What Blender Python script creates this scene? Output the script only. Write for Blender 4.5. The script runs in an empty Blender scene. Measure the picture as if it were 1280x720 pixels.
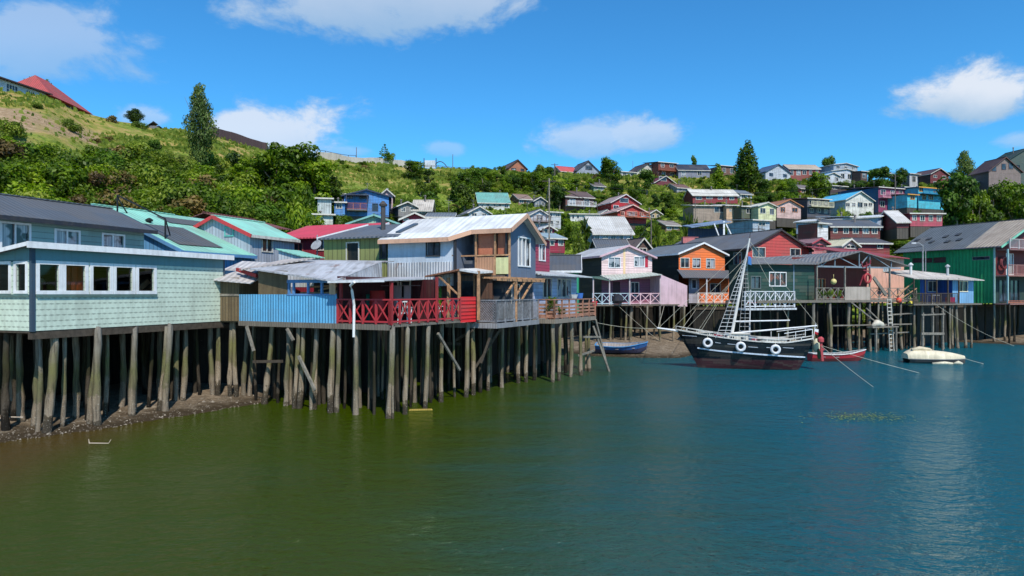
import bpy, math, random
from math import radians as R_, sin, cos, pi, sqrt, floor
random.seed(7)
F, CX, CY, H = 853.0, 640.0, 366.0, 5.0      # focal length (px of a 1280 wide frame), principal column, horizon row, eye height
COL = bpy.context.scene.collection
def lin(c): return c/12.92 if c <= .04045 else ((c+.055)/1.055)**2.4
def C(r, g, b, k=1.0): return (min(1, lin(r/255)*k), min(1, lin(g/255)*k), min(1, lin(b/255)*k), 1)
def lerp(a, b, t): return a+(b-a)*t
def interp(tab, x):
    if x <= tab[0][0]: return tab[0][1]
    for (a, va), (b, vb) in zip(tab, tab[1:]):
        if x <= b: return va+(vb-va)*(x-a)/(b-a)
    return tab[-1][1]
def sm(t): t = max(0, min(1, t)); return t*t*(3-2*t)
# ---------------------------------------------------------------- value noise for the terrain
def h2(i, j):
    n = (i*374761393+j*668265263) & 0xffffffff
    n = ((n ^ (n >> 13))*1274126177) & 0xffffffff
    return ((n ^ (n >> 16)) & 0xffff)/65535.0
def vn(x, y):
    i, j = floor(x), floor(y); u, v = sm(x-i), sm(y-j)
    return lerp(lerp(h2(i, j), h2(i+1, j), u), lerp(h2(i, j+1), h2(i+1, j+1), u), v)
def fbm(x, y, o=4):
    s = a = 0; w = 1
    for k in range(o): s += w*vn(x, y); a += w; x, y, w = x*2.03+17, y*2.03+5, w*.5
    return s/a
# ---------------------------------------------------------------- terrain height
SHORE = [(-1500,14),(-200,19),(0,22.7),(125,24.9),(250,28.2),(330,30.9),(362,37),(440,50),(560,58),(700,58),(742,53.5),(800,52.4),(850,52),(900,60),(1000,66),(1110,72),(1150,73.5),(1200,69),(1280,65),(1500,56),(3000,40)]
FOOT = [(-1500,40),(0,46),(300,50),(400,56),(500,66),(600,78),(700,85),(900,90),(1100,94),(1280,92),(3000,80)]
CREST = [(-1500,95),(0,106),(60,112),(110,122),(190,132),(270,140),(330,153),(430,167),(560,177),(700,183),(900,190),(1100,198),(1200,204),(1280,204),(3000,170)]
ZC = 37.0
def zt(x, y):
    if y < 3: return -3.0
    px = CX+F*x/y; px = max(-1500, min(3000, px))
    s, f, c = interp(SHORE, px), interp(FOOT, px), interp(CREST, px)
    d = y-s
    if d < 0: z = max(-3.5, d*.16)
    else: z = min(1.3, d*.075)+.10*(fbm(x*.8, y*.8)-.5)*min(1, d)
    if y > f-12:
        z = lerp(z, 3.4, sm((y-f+12)/12))
    if y > f:
        t = (y-f)/(c-f)
        if t < 1:
            k = t+.035*sin(t*19+px*.012)*(1-t)
            z = 3.4+(ZC-3.4)*max(0, k)
            z += (fbm(x*.07, y*.07)-.5)*3.0*min(1, t*4)*(1-t*.6)+(fbm(x*.35, y*.35, 3)-.5)*.8*min(1, t*4)
        else:
            z = ZC+(fbm(x*.07, y*.07)-.5)*1.1-min(1, (y-c)/60)*2+(fbm(x*.35, y*.35, 3)-.5)*.5
    return z
def wp(px, py, D): return ((px-CX)/F*D, D, H-(py-CY)/F*D)
def scr(x, y, z): return (CX+F*x/y, CY-(z-H)/y*F)
def pick(px, py, d0=20, d1=230):
    D = d0
    while D < d1:
        if zt((px-CX)/F*D, D) >= H-(py-CY)/F*D: return D
        D += .5
    return interp(CREST, px)
# ---------------------------------------------------------------- mesh builder
class MB:
    def __init__(s): s.v = []; s.f = []; s.mi = []; s.m = 0; s.isl = []
    def add(s, pts, faces):
        o = len(s.v); s.isl.append((o, len(s.f), s.m)); s.v += [tuple(p) for p in pts]
        for f in faces: s.f.append(tuple(o+i for i in f)); s.mi.append(s.m)
    def poly(s, *pts): s.add(pts, [tuple(range(len(pts)))])
    def hexa(s, p): s.add(p, [(0,3,2,1),(4,5,6,7),(0,1,5,4),(1,2,6,5),(2,3,7,6),(3,0,4,7)])
    def box(s, x0, x1, y0, y1, z0, z1):
        s.hexa([(x0,y0,z0),(x1,y0,z0),(x1,y1,z0),(x0,y1,z0),(x0,y0,z1),(x1,y0,z1),(x1,y1,z1),(x0,y1,z1)])
    def obox(s, o, t, n, u0, u1, z0, z1, w0, w1):
        P = lambda u, w, z: (o[0]+t[0]*u+n[0]*w, o[1]+t[1]*u+n[1]*w, z)
        s.hexa([P(u0,w1,z0),P(u1,w1,z0),P(u1,w0,z0),P(u0,w0,z0),P(u0,w1,z1),P(u1,w1,z1),P(u1,w0,z1),P(u0,w0,z1)])
    def beam(s, p, q, w, h=None):
        h = h or w
        d = [q[i]-p[i] for i in range(3)]; L = sqrt(sum(c*c for c in d)) or 1e-6; d = [c/L for c in d]
        up = (0,0,1) if abs(d[2]) < .95 else (1,0,0)
        a = (d[1]*up[2]-d[2]*up[1], d[2]*up[0]-d[0]*up[2], d[0]*up[1]-d[1]*up[0]); l = sqrt(sum(c*c for c in a)); a = [c/l for c in a]
        b = (a[1]*d[2]-a[2]*d[1], a[2]*d[0]-a[0]*d[2], a[0]*d[1]-a[1]*d[0])
        P = lambda o, i, j: tuple(o[k]+a[k]*i*w/2+b[k]*j*h/2 for k in range(3))
        s.hexa([P(p,-1,-1),P(p,1,-1),P(p,1,1),P(p,-1,1),P(q,-1,-1),P(q,1,-1),P(q,1,1),P(q,-1,1)])
    def tube(s, pts, rad, n=7, cap=True):
        rings = []
        for k, p in enumerate(pts):
            a, b = pts[max(0, k-1)], pts[min(len(pts)-1, k+1)]
            d = [b[i]-a[i] for i in range(3)]; L = sqrt(sum(c*c for c in d)) or 1e-6; d = [c/L for c in d]
            up = (0,0,1) if abs(d[2]) < .9 else (1,0,0)
            u = (d[1]*up[2]-d[2]*up[1], d[2]*up[0]-d[0]*up[2], d[0]*up[1]-d[1]*up[0]); l = sqrt(sum(c*c for c in u)); u = [c/l for c in u]
            w = (u[1]*d[2]-u[2]*d[1], u[2]*d[0]-u[0]*d[2], u[0]*d[1]-u[1]*d[0])
            r = rad[k] if isinstance(rad, (list, tuple)) else rad
            rings.append([tuple(p[i]+r*(u[i]*cos(2*pi*j/n)+w[i]*sin(2*pi*j/n)) for i in range(3)) for j in range(n)])
        V = [p for r in rings for p in r]; Fc = []
        for k in range(len(pts)-1):
            for j in range(n):
                j2 = (j+1) % n; Fc.append((k*n+j, k*n+j2, (k+1)*n+j2, (k+1)*n+j))
        if cap: Fc.append(tuple(range(n-1, -1, -1))); Fc.append(tuple((len(pts)-1)*n+j for j in range(n)))
        s.add(V, Fc)
    def mesh(s, name, mats, dz=0, smooth=False):
        me = bpy.data.meshes.new(name)
        me.from_pydata([(x, y, z-dz) for x, y, z in s.v], [], s.f); me.update()
        for m in (mats if isinstance(mats, (list, tuple)) else [mats]): me.materials.append(m)
        if any(s.mi): me.polygons.foreach_set('material_index', s.mi)
        uv = me.uv_layers.new(name='UVMap'); dat = []
        V = me.vertices
        for p in me.polygons:
            n = p.normal; hl = sqrt(n.x*n.x+n.y*n.y)
            t = (-n.y/hl, n.x/hl) if hl > .05 else (1.0, 0.0)
            if t[0] < -1e-3 or (abs(t[0]) <= 1e-3 and t[1] < 0): t = (-t[0], -t[1])
            bx, by, bz = -n.z*t[1], n.z*t[0], n.x*t[1]-n.y*t[0]     # n x t
            for vi in p.vertices:
                c = V[vi].co; v = c.x*bx+c.y*by+c.z*bz
                if hl > .9: v = c.z+dz
                dat += [c.x*t[0]+c.y*t[1], v]
        uv.data.foreach_set('uv', dat)
        if smooth: me.polygons.foreach_set('use_smooth', [True]*len(me.polygons))
        return me
DZ = {}
SPLIT = {'post','porch_post','brace','corner_board','strut','floor_beam','deck_box','float','roof_patch','plywood_screen','stored_timber','trim_line','rolled_canvas','batten'}
def build(s, name, mats, parent=None, smooth=False, **kw):
    if name in SPLIT and len(s.isl) > 1:
        E = s.isl+[(len(s.v), len(s.f), 0)]; r = None
        for (v0, f0, mi), (v1, f1, _) in zip(E, E[1:]):
            q = MB(); q.add(s.v[v0:v1], [tuple(i-v0 for i in f) for f in s.f[f0:f1]]); r = q.build(name, mats, parent, smooth, **kw)
        return r
    dz = 0; po = None
    if isinstance(parent, Thing): po = parent.o; dz = parent.zb
    elif parent is not None: po = parent; dz = DZ.get(parent.name, 0)
    ob = bpy.data.objects.new(name, s.mesh(name, mats, dz, smooth)); COL.objects.link(ob)
    if po: ob.parent = po; DZ[ob.name] = dz
    for k, v in kw.items(): ob[k] = v
    return ob
MB.build = build
def tag(o, label, cat, group=None):
    o['label'] = label; o['category'] = cat
    if group: o['group'] = group
    return o
class Thing:
    """An Empty with a turned ground frame; children are built in that frame with world heights."""
    def __init__(s, name, label, cat, x, y, rot=0, zb=0, group=None):
        s.tmp = name == 'x'; s.x, s.y, s.rot, s.zb = x, y, rot, zb; s.c, s.s = cos(R_(rot)), sin(R_(rot))
        s.o = bpy.data.objects.new(name, None); COL.objects.link(s.o)
        s.o.location = (x, y, zb); s.o.rotation_euler = (0, 0, R_(rot)); tag(s.o, label, cat, group)
    def loc(s, x, y): dx, dy = x-s.x, y-s.y; return (s.c*dx+s.s*dy, -s.s*dx+s.c*dy)
    def wor(s, x, y): return (s.x+s.c*x-s.s*y, s.y+s.s*x+s.c*y)
    def ray(s, side, px, off=0):
        """where the sight line of column px meets the plane y=off ('F') or x=off ('S'); -> (coordinate along it, distance)"""
        dx = (px-CX)/F; ox, oy = s.loc(0, 0); lx, ly = s.c*dx+s.s, -s.s*dx+s.c
        if side == 'F': t = (off-oy)/ly; return ox+lx*t, t
        t = (off-ox)/lx; return oy+ly*t, t
    def u(s, side, px, off=0): return s.ray(side, px, off)[0]
    def z(s, side, px, py, off=0): return H-(py-CY)/F*s.ray(side, px, off)[1]
def thing_px(name, label, cat, px, D, rot=0, zb=0, group=None): return Thing(name, label, cat, (px-CX)/F*D, D, rot, zb, group)
# ---------------------------------------------------------------- building pieces
SIDE = {  # side -> (tangent, outward normal)
 'F': ((1,0), (0,-1)), 'R': ((0,1), (1,0)), 'L': ((0,1), (-1,0)), 'B': ((1,0), (0,1))}
def wall(mb, side, off, u0, u1, z0, z1, ops=(), z1b=None, apex=None, rev=.09):
    """a wall with real openings. off = plane position; ops = (ua,ub,za,zb); z1b = height at u1 if the top slopes; apex=(u,z)"""
    t, n = SIDE[side]; o = (0, off) if side in 'FB' else (off, 0)
    P = lambda u, z, w=0: (o[0]+t[0]*u+n[0]*w, o[1]+t[1]*u+n[1]*w, z)
    zt_ = min(z1, z1b) if z1b is not None else z1
    us = sorted(set([u0, u1]+[max(u0, min(u1, a)) for q in ops for a in q[:2]])); zs = sorted(set([z0, zt_]+[max(z0, min(zt_, a)) for q in ops for a in q[2:4]]))
    for a, b in zip(us, us[1:]):
        for c, d in zip(zs, zs[1:]):
            mu, mz = (a+b)/2, (c+d)/2
            if any(q[0] < mu < q[1] and q[2] < mz < q[3] for q in ops): continue
            mb.poly(P(a,c), P(b,c), P(b,d), P(a,d))
    for q in ops:
        a, b, c, d = q[:4]
        for (ua, za), (ub, zb) in (((a,c),(b,c)), ((b,c),(b,d)), ((b,d),(a,d)), ((a,d),(a,c))):
            mb.poly(P(ua,za), P(ub,zb), P(ub,zb,-rev), P(ua,za,-rev))
    if z1b is not None and z1b != z1:
        if z1b > z1: mb.poly(P(u0,zt_), P(u1,zt_), P(u1,z1b))
        else: mb.poly(P(u0,zt_), P(u1,zt_), P(u0,z1))
    if apex: mb.poly(P(u0,z1), P(u1,z1), P(apex[0],apex[1]))
def window(par, side, off, q, fm, pm, nx=2, nz=1, fw=.07, out=.035, name='window', curtain=None, label=None):
    """frame (part) with its pane (sub-part) in the opening q"""
    t, n = SIDE[side]; o = (0, off) if side in 'FB' else (off, 0); a, b, c, d = q
    m = MB()
    m.obox(o,t,n,a-fw,b+fw,c-fw,c,-.02,out+.012); m.obox(o,t,n,a-fw,b+fw,d,d+fw,-.02,out)
    m.obox(o,t,n,a-fw,a,c,d,-.02,out); m.obox(o,t,n,b,b+fw,c,d,-.02,out)
    for k in range(1, nx):
        u = lerp(a, b, k/nx); m.obox(o,t,n,u-fw*.35,u+fw*.35,c,d,-.05,out*.4)
    for k in range(1, nz):
        z = lerp(c, d, k/nz); m.obox(o,t,n,a,b,z-fw*.3,z+fw*.3,-.048,out*.3)
    f = m.build(name, fm, par)
    if label: f['label'] = label
    g = MB(); P = lambda u, z, w: (o[0]+t[0]*u+n[0]*w, o[1]+t[1]*u+n[1]*w, z)
    g.poly(P(a,c,-.06), P(b,c,-.06), P(b,d,-.06), P(a,d,-.06)); g.build('pane', pm, f)
    return f
def slab(mb, pts, th=.06):
    """pts: top outline, extruded downwards"""
    n = len(pts); V = list(pts)+[(x, y, z-th) for x, y, z in pts]
    mb.add(V, [tuple(range(n)), tuple(range(2*n-1, n-1, -1))]+[(i, n+i, n+(i+1) % n, (i+1) % n) for i in range(n)])
def gable_roof(B, x0, x1, y0, y1, ze, zr, axis, rm, fm=None, ov=.3, ovg=.3, th=.07, ridge=None, skip=''):
    """axis 'x': ridge runs along x; 'y': ridge runs along y. returns roof object"""
    m = MB()
    if axis == 'x':
        ym = ridge if ridge is not None else (y0+y1)/2; sl0 = (zr-ze)/(ym-y0); sl1 = (zr-ze)/(y1-ym)
        A = x0-ovg; E = x1+ovg
        slab(m, [(A,y0-ov,ze-ov*sl0+th),(E,y0-ov,ze-ov*sl0+th),(E,ym,zr+th),(A,ym,zr+th)], th)
        slab(m, [(A,ym,zr+th+.004),(E,ym,zr+th+.004),(E,y1+ov,ze-ov*sl1+th),(A,y1+ov,ze-ov*sl1+th)], th)
        m.beam((A-.02,ym,zr+th+.02),(E+.02,ym,zr+th+.02),.22,.05)
    else:
        xm = ridge if ridge is not None else (x0+x1)/2; sl0 = (zr-ze)/(xm-x0); sl1 = (zr-ze)/(x1-xm)
        A = y0-ovg; E = y1+ovg
        slab(m, [(x0-ov,A,ze-ov*sl0+th),(xm,A,zr+th),(xm,E,zr+th),(x0-ov,E,ze-ov*sl0+th)], th)
        slab(m, [(xm,A,zr+th+.004),(x1+ov,A,ze-ov*sl1+th),(x1+ov,E,ze-ov*sl1+th),(xm,E,zr+th+.004)], th)
        m.beam((xm,A-.02,zr+th+.02),(xm,E+.02,zr+th+.02),.22,.05)
    r = m.build('roof', rm, B)
    if fm:
        f = MB(); h = .16
        if axis == 'x':
            f.beam((A,y0-ov-.02,ze-ov*sl0-.03),(E,y0-ov-.02,ze-ov*sl0-.03),.035,h)
            for X in (A-.02, E+.02):
                f.beam((X,y0-ov,ze-ov*sl0-.02),(X,ym,zr-.02),.035,h); f.beam((X,ym,zr-.02),(X,y1+ov,ze-ov*sl1-.02),.035,h)
        else:
            for Y in (A-.02, E+.02):
                f.beam((x0-ov,Y,ze-ov*sl0-.02),(xm,Y,zr-.02),.035,h); f.beam((xm,Y,zr-.02),(x1+ov,Y,ze-ov*sl1-.02),.035,h)
            f.beam((x0-ov-.02,A,ze-ov*sl0-.03),(x0-ov-.02,E,ze-ov*sl0-.03),.035,h); f.beam((x1+ov+.02,A,ze-ov*sl1-.03),(x1+ov+.02,E,ze-ov*sl1-.03),.035,h)
        f.build('fascia', fm, r)
    return r
def railing(B, p, q, z0, h, style, mat, n=6, post=.08, name='railing', bm=None):
    """a railing from p to q (local xy); style x / x2 / bal / lattice / boards"""
    m = MB(); L = sqrt((q[0]-p[0])**2+(q[1]-p[1])**2); t = ((q[0]-p[0])/L, (q[1]-p[1])/L)
    P = lambda u, z, w=0: (p[0]+t[0]*u-t[1]*w, p[1]+t[1]*u+t[0]*w, z)
    zt2 = z0+h
    m.beam(P(-.04,zt2), P(L+.04,zt2), .09, .06); m.beam(P(0,z0+.1), P(L,z0+.1), .05, .07)
    for k in range(n+1):
        u = L*k/n; m.beam(P(u,z0), P(u,zt2-.03), post)
    w = L/n
    for k in range(n):
        a, b = k*w+.03, (k+1)*w-.03; za, zb = z0+.14, zt2-.04
        if style == 'x': m.beam(P(a,za,.012), P(b,zb,.012), .03, .055); m.beam(P(a,zb,-.022), P(b,za,-.022), .03, .055)
        elif style == 'x2':
            m.beam(P(a,za,.012), P(b,zb,.012), .03, .05); m.beam(P(a,zb,-.022), P(b,za,-.022), .03, .05); m.beam(P((a+b)/2,za,.05), P((a+b)/2,zb,.05), .03, .04)
            m.beam(P((a+b)/2,za,.085), P(b,(za+zb)/2,.085), .02, .035); m.beam(P(a,(za+zb)/2,.085), P((a+b)/2,zb,.085), .02, .035)
        elif style == 'bal':
            c = max(2, int(w/.14))
            for i in range(c): u = lerp(a, b, (i+.5)/c); m.beam(P(u,za), P(u,zb), .03)
        elif style == 'lattice':
            st = .13; i = 0
            while i*st < w+h:
                for sgn in (0, 1):
                    u0, u1, c0, c1 = i*st, i*st-h+.18, za, zb
                    # clip the diagonal to the bay
                    A, Z = u0, c0; E, Y = u0-(zb-za), c1
                    if A > w: Z += (A-w); A = w
                    if E < 0: Y += E; E = 0
                    if Y > Z:
                        if sgn: A, E = w-A, w-E
                        m.beam(P(k*w+A,Z,.012 if sgn else -.014), P(k*w+E,Y,.012 if sgn else -.014), .018, .03)
                i += 1
        elif style == 'boards':
            z = za
            while z+.12 < zb: m.obox((p[0],p[1]), t, (-t[1],t[0]), a-.03, b+.03, z, z+.12, .02, .045); z += .2
    return m.build(name, mat, B)
# ---------------------------------------------------------------- materials
class NT:
    def __init__(s, name):
        s.m = bpy.data.materials.new(name); s.m.use_nodes = True; s.t = s.m.node_tree; s.t.nodes.clear()
        s.out = s.n('ShaderNodeOutputMaterial')
    def n(s, typ, **kw):
        nd = s.t.nodes.new(typ)
        for k, v in kw.items(): setattr(nd, k, v)
        return nd
    def l(s, a, b): s.t.links.new(a, b)
    def put(s, sock, v):
        if hasattr(v, 'default_value') or isinstance(v, bpy.types.NodeSocket): s.l(v, sock)
        else: sock.default_value = v
    def math(s, op, a, b=None, c=None, clamp=False):
        nd = s.n('ShaderNodeMath', operation=op, use_clamp=clamp); s.put(nd.inputs[0], a)
        if b is not None: s.put(nd.inputs[1], b)
        if c is not None: s.put(nd.inputs[2], c)
        return nd.outputs[0]
    def mix(s, f, a, b, mode='MIX'):
        nd = s.n('ShaderNodeMix', data_type='RGBA', blend_type=mode); s.put(nd.inputs[0], f); s.put(nd.inputs[6], a); s.put(nd.inputs[7], b); return nd.outputs[2]
    def noise(s, vec, scale, detail=3, rough=.55, dist=0):
        nd = s.n('ShaderNodeTexNoise'); nd.inputs['Scale'].default_value = scale; nd.inputs['Detail'].default_value = detail
        nd.inputs['Roughness'].default_value = rough; nd.inputs['Distortion'].default_value = dist
        if vec is not None: s.l(vec, nd.inputs['Vector'])
        return nd.outputs['Fac']
    def ramp(s, f, pts, interp='LINEAR'):
        nd = s.n('ShaderNodeValToRGB'); nd.color_ramp.interpolation = interp; el = nd.color_ramp.elements
        while len(el) < len(pts): el.new(.5)
        for e, (p, c) in zip(el, pts): e.position = p; e.color = c if isinstance(c, tuple) else (c, c, c, 1)
        s.put(nd.inputs[0], f); return nd.outputs[0]
    def mrange(s, v, a, b, c=0, d=1, t='SMOOTHSTEP'):
        nd = s.n('ShaderNodeMapRange', interpolation_type=t); s.put(nd.inputs[0], v)
        for i, k in enumerate((a, b, c, d)): s.put(nd.inputs[i+1], k)
        return nd.outputs[0]
    def mapping(s, vec, scale=(1,1,1), loc=(0,0,0), rot=(0,0,0)):
        nd = s.n('ShaderNodeMapping'); s.l(vec, nd.inputs[0]); nd.inputs['Scale'].default_value = scale; nd.inputs['Location'].default_value = loc; nd.inputs['Rotation'].default_value = rot; return nd.outputs[0]
    def bsdf(s, col, rough=.7, bump=None, dist=.02, strength=1, spec=.4, metal=0, **kw):
        b = s.n('ShaderNodeBsdfPrincipled'); s.put(b.inputs['Base Color'], col); s.put(b.inputs['Roughness'], rough)
        b.inputs['Specular IOR Level'].default_value = spec; b.inputs['Metallic'].default_value = metal
        for k, v in kw.items(): s.put(b.inputs[k.replace('_', ' ')], v)
        if bump is not None:
            n = s.n('ShaderNodeBump'); n.inputs['Strength'].default_value = strength; n.inputs['Distance'].default_value = dist; s.l(bump, n.inputs['Height']); s.l(n.outputs[0], b.inputs['Normal'])
        s.l(b.outputs[0], s.out.inputs[0]); return b
_mc = {}
def mul(c, k): return (c[0]*k, c[1]*k, c[2]*k, 1)
def surf(col, kind='plain', per=.15, wear=.35, rough=.6, stain=None, rust=0, k=1.0, deep=1.0):
    """painted / metal cladding. col is an (r,g,b) 0-255 base colour"""
    key = (col, kind, per, wear, rough, stain, rust, k, deep)
    if key in _mc: return _mc[key]
    _g = .3*col[0]+.59*col[1]+.11*col[2]; N = NT(kind+'_cladding'); c = C(*[lerp(q, _g, .10) for q in col], k); wear = min(1, wear*1.7+.06)
    uv = N.n('ShaderNodeTexCoord').outputs['UV']; sep = N.n('ShaderNodeSeparateXYZ'); N.l(uv, sep.inputs[0]); u, v = sep.outputs[0], sep.outputs[1]
    ob = N.n('ShaderNodeTexCoord').outputs['Object']
    # weathering: broad patches and vertical streaks
    n1 = N.noise(ob, .9, 5, .6); st = N.noise(N.mapping(uv, (5, .35, 1)), 1.0, 4, .6)
    fine = N.noise(ob, 14, 3, .6)
    dirt = C(*(stain or (88, 78, 66)), .8)
    f = N.math('MULTIPLY', N.mrange(N.math('ADD', N.math('MULTIPLY', n1, .5), N.math('MULTIPLY', st, .5)), .42, .64), wear)
    base = N.mix(f, c, N.mix(.55, c, dirt))
    pl = N.noise(N.mapping(uv, (1.6, 4.5, 1), (7,3,0)), 2.2, 6, .7); base = N.mix(N.math('MULTIPLY', N.mrange(pl, .60, .68), min(.75, wear*.8)), base, N.mix(.5, c, C(150,140,126)))
    base = N.mix(N.mrange(fine, .3, .75, 0, .2), base, mul(c, .68))
    bump = None; dist = .02
    if kind == 'clap':
        fr = N.math('FRACT', N.math('DIVIDE', v, per)); seam = N.mrange(fr, .80, .97)
        row = N.math('FLOOR', N.math('DIVIDE', v, per)); wn = N.n('ShaderNodeTexWhiteNoise', noise_dimensions='1D'); N.l(row, wn.inputs['W'])
        base = N.mix(N.math('MULTIPLY', wn.outputs[0], .14), base, mul(c, .6)); base = N.mix(N.math('MULTIPLY', seam, .55*deep), base, mul(c, .22)); bump = N.math('SUBTRACT', 1.0, fr); dist = per*.16
        cv = N.n('ShaderNodeCombineXYZ'); N.l(row, cv.inputs[0]); N.l(N.math('FLOOR', N.math('ADD', N.math('DIVIDE', u, 1.9), N.math('MULTIPLY', row, .37))), cv.inputs[1]); bn = N.n('ShaderNodeTexWhiteNoise', noise_dimensions='2D'); N.l(cv.outputs[0], bn.inputs['Vector']); base = N.mix(N.mrange(bn.outputs['Value'], .45, 1, 0, .36), base, N.mix(.5, mul(c, .55), C(120,112,100)))
    elif kind == 'corr':
        w = N.math('SINE', N.math('MULTIPLY', u, 2*pi/per)); g = N.mrange(w, -1, -.1, 1, 0)  # grooves darkened in the colour, painting shade so the ribs read
        sheet = N.math('FRACT', N.math('DIVIDE', u, per*6)); sh = N.mrange(sheet, .0, .03, 1, 0)
        row = N.math('FLOOR', N.math('DIVIDE', u, per*6)); wn = N.n('ShaderNodeTexWhiteNoise', noise_dimensions='1D'); N.l(row, wn.inputs['W'])
        base = N.mix(N.math('MULTIPLY', wn.outputs[0], .22), base, mul(c, .66)); base = N.mix(N.math('MULTIPLY', g, .30*deep), base, mul(c, .35)); base = N.mix(N.math('MULTIPLY', sh, .4*deep), base, mul(c, .3)); bump = w; dist = per*.12*min(1, max(.25, deep))
        cv = N.n('ShaderNodeCombineXYZ'); N.l(row, cv.inputs[0]); N.l(N.math('FLOOR', N.math('ADD', N.math('DIVIDE', v, 2.3), N.math('MULTIPLY', row, .41))), cv.inputs[1]); bn = N.n('ShaderNodeTexWhiteNoise', noise_dimensions='2D'); N.l(cv.outputs[0], bn.inputs['Vector']); base = N.mix(N.mrange(bn.outputs['Value'], .4, 1, 0, .34), base, N.mix(.5, mul(c, .6), C(130,118,104)))
    elif kind == 'boards':
        fr = N.math('FRACT', N.math('DIVIDE', u, per)); seam = N.mrange(N.math('ABSOLUTE', N.math('SUBTRACT', fr, .5)), .40, .49)
        row = N.math('FLOOR', N.math('DIVIDE', u, per)); wn = N.n('ShaderNodeTexWhiteNoise', noise_dimensions='1D'); N.l(row, wn.inputs['W'])
        gr = N.noise(N.mapping(uv, (30, 1.5, 1)), 1, 3)
        base = N.mix(N.math('MULTIPLY', wn.outputs[0], .38), base, mul(c, .5)); base = N.mix(N.mrange(gr, .3, .8, 0, .35), base, mul(c, .6)); base = N.mix(N.math('MULTIPLY', seam, .75*deep), base, mul(c, .15)); bump = N.math('MULTIPLY', seam, -1.0); dist = .012
    elif kind == 'shingle':
        row = N.math('FLOOR', N.math('DIVIDE', v, per)); sc = N.math('ABSOLUTE', N.math('SINE', N.math('ADD', N.math('MULTIPLY', u, pi/(per*1.15)), N.math('MULTIPLY', row, pi/2))))
        fr = N.math('FRACT', N.math('ADD', N.math('DIVIDE', v, per), N.math('MULTIPLY', sc, -.16)))
        seam = N.mrange(fr, .80, .93); cell = N.n('ShaderNodeTexWhiteNoise', noise_dimensions='2D'); cv = N.n('ShaderNodeCombineXYZ'); N.l(row, cv.inputs[0]); N.l(N.math('FLOOR', N.math('DIVIDE', u, per*1.15)), cv.inputs[1]); N.l(cv.outputs[0], cell.inputs['Vector'])
        base = N.mix(N.math('MULTIPLY', cell.outputs['Value'], .2), base, mul(c, .62)); base = N.mix(N.math('MULTIPLY', seam, .72*deep), base, mul(c, .16)); bump = N.math('SUBTRACT', 1.0, fr); dist = .02
    else: bump = fine; dist = .006
    if rust:
        rn = N.noise(N.mapping(uv, (1.3, .6, 1)), 1.1, 5, .65); base = N.mix(N.mrange(rn, .62-.12*rust, .74-.12*rust, 0, .8), base, C(132, 84, 52, .8))
    N.bsdf(base, rough, bump, dist, .8, .35)
    _mc[key] = N.m; return N.m
def glass(kind):
    if kind in _mc: return _mc[kind]
    N = NT(kind); uv = N.n('ShaderNodeTexCoord').outputs['UV']
    if kind == 'clear_glass':
        g = N.n('ShaderNodeBsdfGlossy'); g.inputs['Roughness'].default_value = .03; t = N.n('ShaderNodeBsdfTransparent'); t.inputs[0].default_value = (.5,.56,.56,1)
        fr = N.n('ShaderNodeFresnel'); fr.inputs[0].default_value = 1.5; m = N.n('ShaderNodeMixShader'); N.l(N.math('ADD', N.math('MULTIPLY', fr.outputs[0], .3), .03), m.inputs[0]); N.l(t.outputs[0], m.inputs[1]); N.l(g.outputs[0], m.inputs[2]); N.l(m.outputs[0], N.out.inputs[0])
    else:
        ob = N.n('ShaderNodeTexCoord').outputs['Object']; n = N.noise(ob, 1.3, 3)
        if kind == 'dark_glass': col = N.mix(N.mrange(n, .4, .65), C(22,28,36), C(62,74,88))
        elif kind == 'curtain_glass':
            w = N.noise(N.mapping(uv, (22, .5, 1)), 1, 2); cur = N.mix(N.mrange(w, .3, .7), C(196,198,204,.8), C(128,134,146,.8)); col = N.mix(N.mrange(n, .44, .52), C(34,40,50), cur)
        else: col = N.mix(N.mrange(n, .45, .6), C(28,30,36), C(120,60,45))
        b = N.bsdf(col, .55, spec=.3); b.inputs['Coat Weight'].default_value = 1; b.inputs['Coat Roughness'].default_value = .04; b.inputs['Coat IOR'].default_value = 1.5
    _mc[kind] = N.m; return N.m
def pile_mat(k=1.0):
    N = NT('weathered_pile_wood'); g = N.n('ShaderNodeNewGeometry').outputs['Position']; sep = N.n('ShaderNodeSeparateXYZ'); N.l(g, sep.inputs[0])
    oi = N.n('ShaderNodeObjectInfo').outputs['Random']
    n = N.noise(g, 3, 4); z = N.math('ADD', N.math('ADD', sep.outputs[2], N.math('MULTIPLY', N.math('SUBTRACT', n, .5), 1.1)), N.math('MULTIPLY', N.math('SUBTRACT', oi, .5), .9))
    col = N.ramp(N.math('DIVIDE', z, 4.2), [(0, C(58,50,40)), (.07, C(84,72,56)), (.09, C(150,134,116)), (.30, C(140,124,102)), (.335, C(112,104,74)), (.50, C(112,110,68)), (.62, C(126,118,98)), (.82, C(146,138,126)), (1, C(112,108,106))])  # tidal bands up the pile; darker heads paint in the floor's shade
    gr = N.noise(N.mapping(g, (14, 14, 1.0)), 1, 4, .6); col = N.mix(N.mrange(gr, .42, .75, 0, .8), col, C(62,54,44)); col = N.mix(N.math('MULTIPLY', oi, .35), col, C(64,66,64))
    sp = N.noise(g, 22, 2); col = N.mix(N.math('MULTIPLY', N.mrange(sp, .60, .72), N.mrange(z, .9, 1.6, .8, 0)), col, C(176,170,158))
    col = N.mix(1, col, (k,k,k,1), 'MULTIPLY'); N.bsdf(col, .85, N.math('ADD', gr, N.math('MULTIPLY', sp, .5)), .05, 1, .2); return N.m
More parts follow.
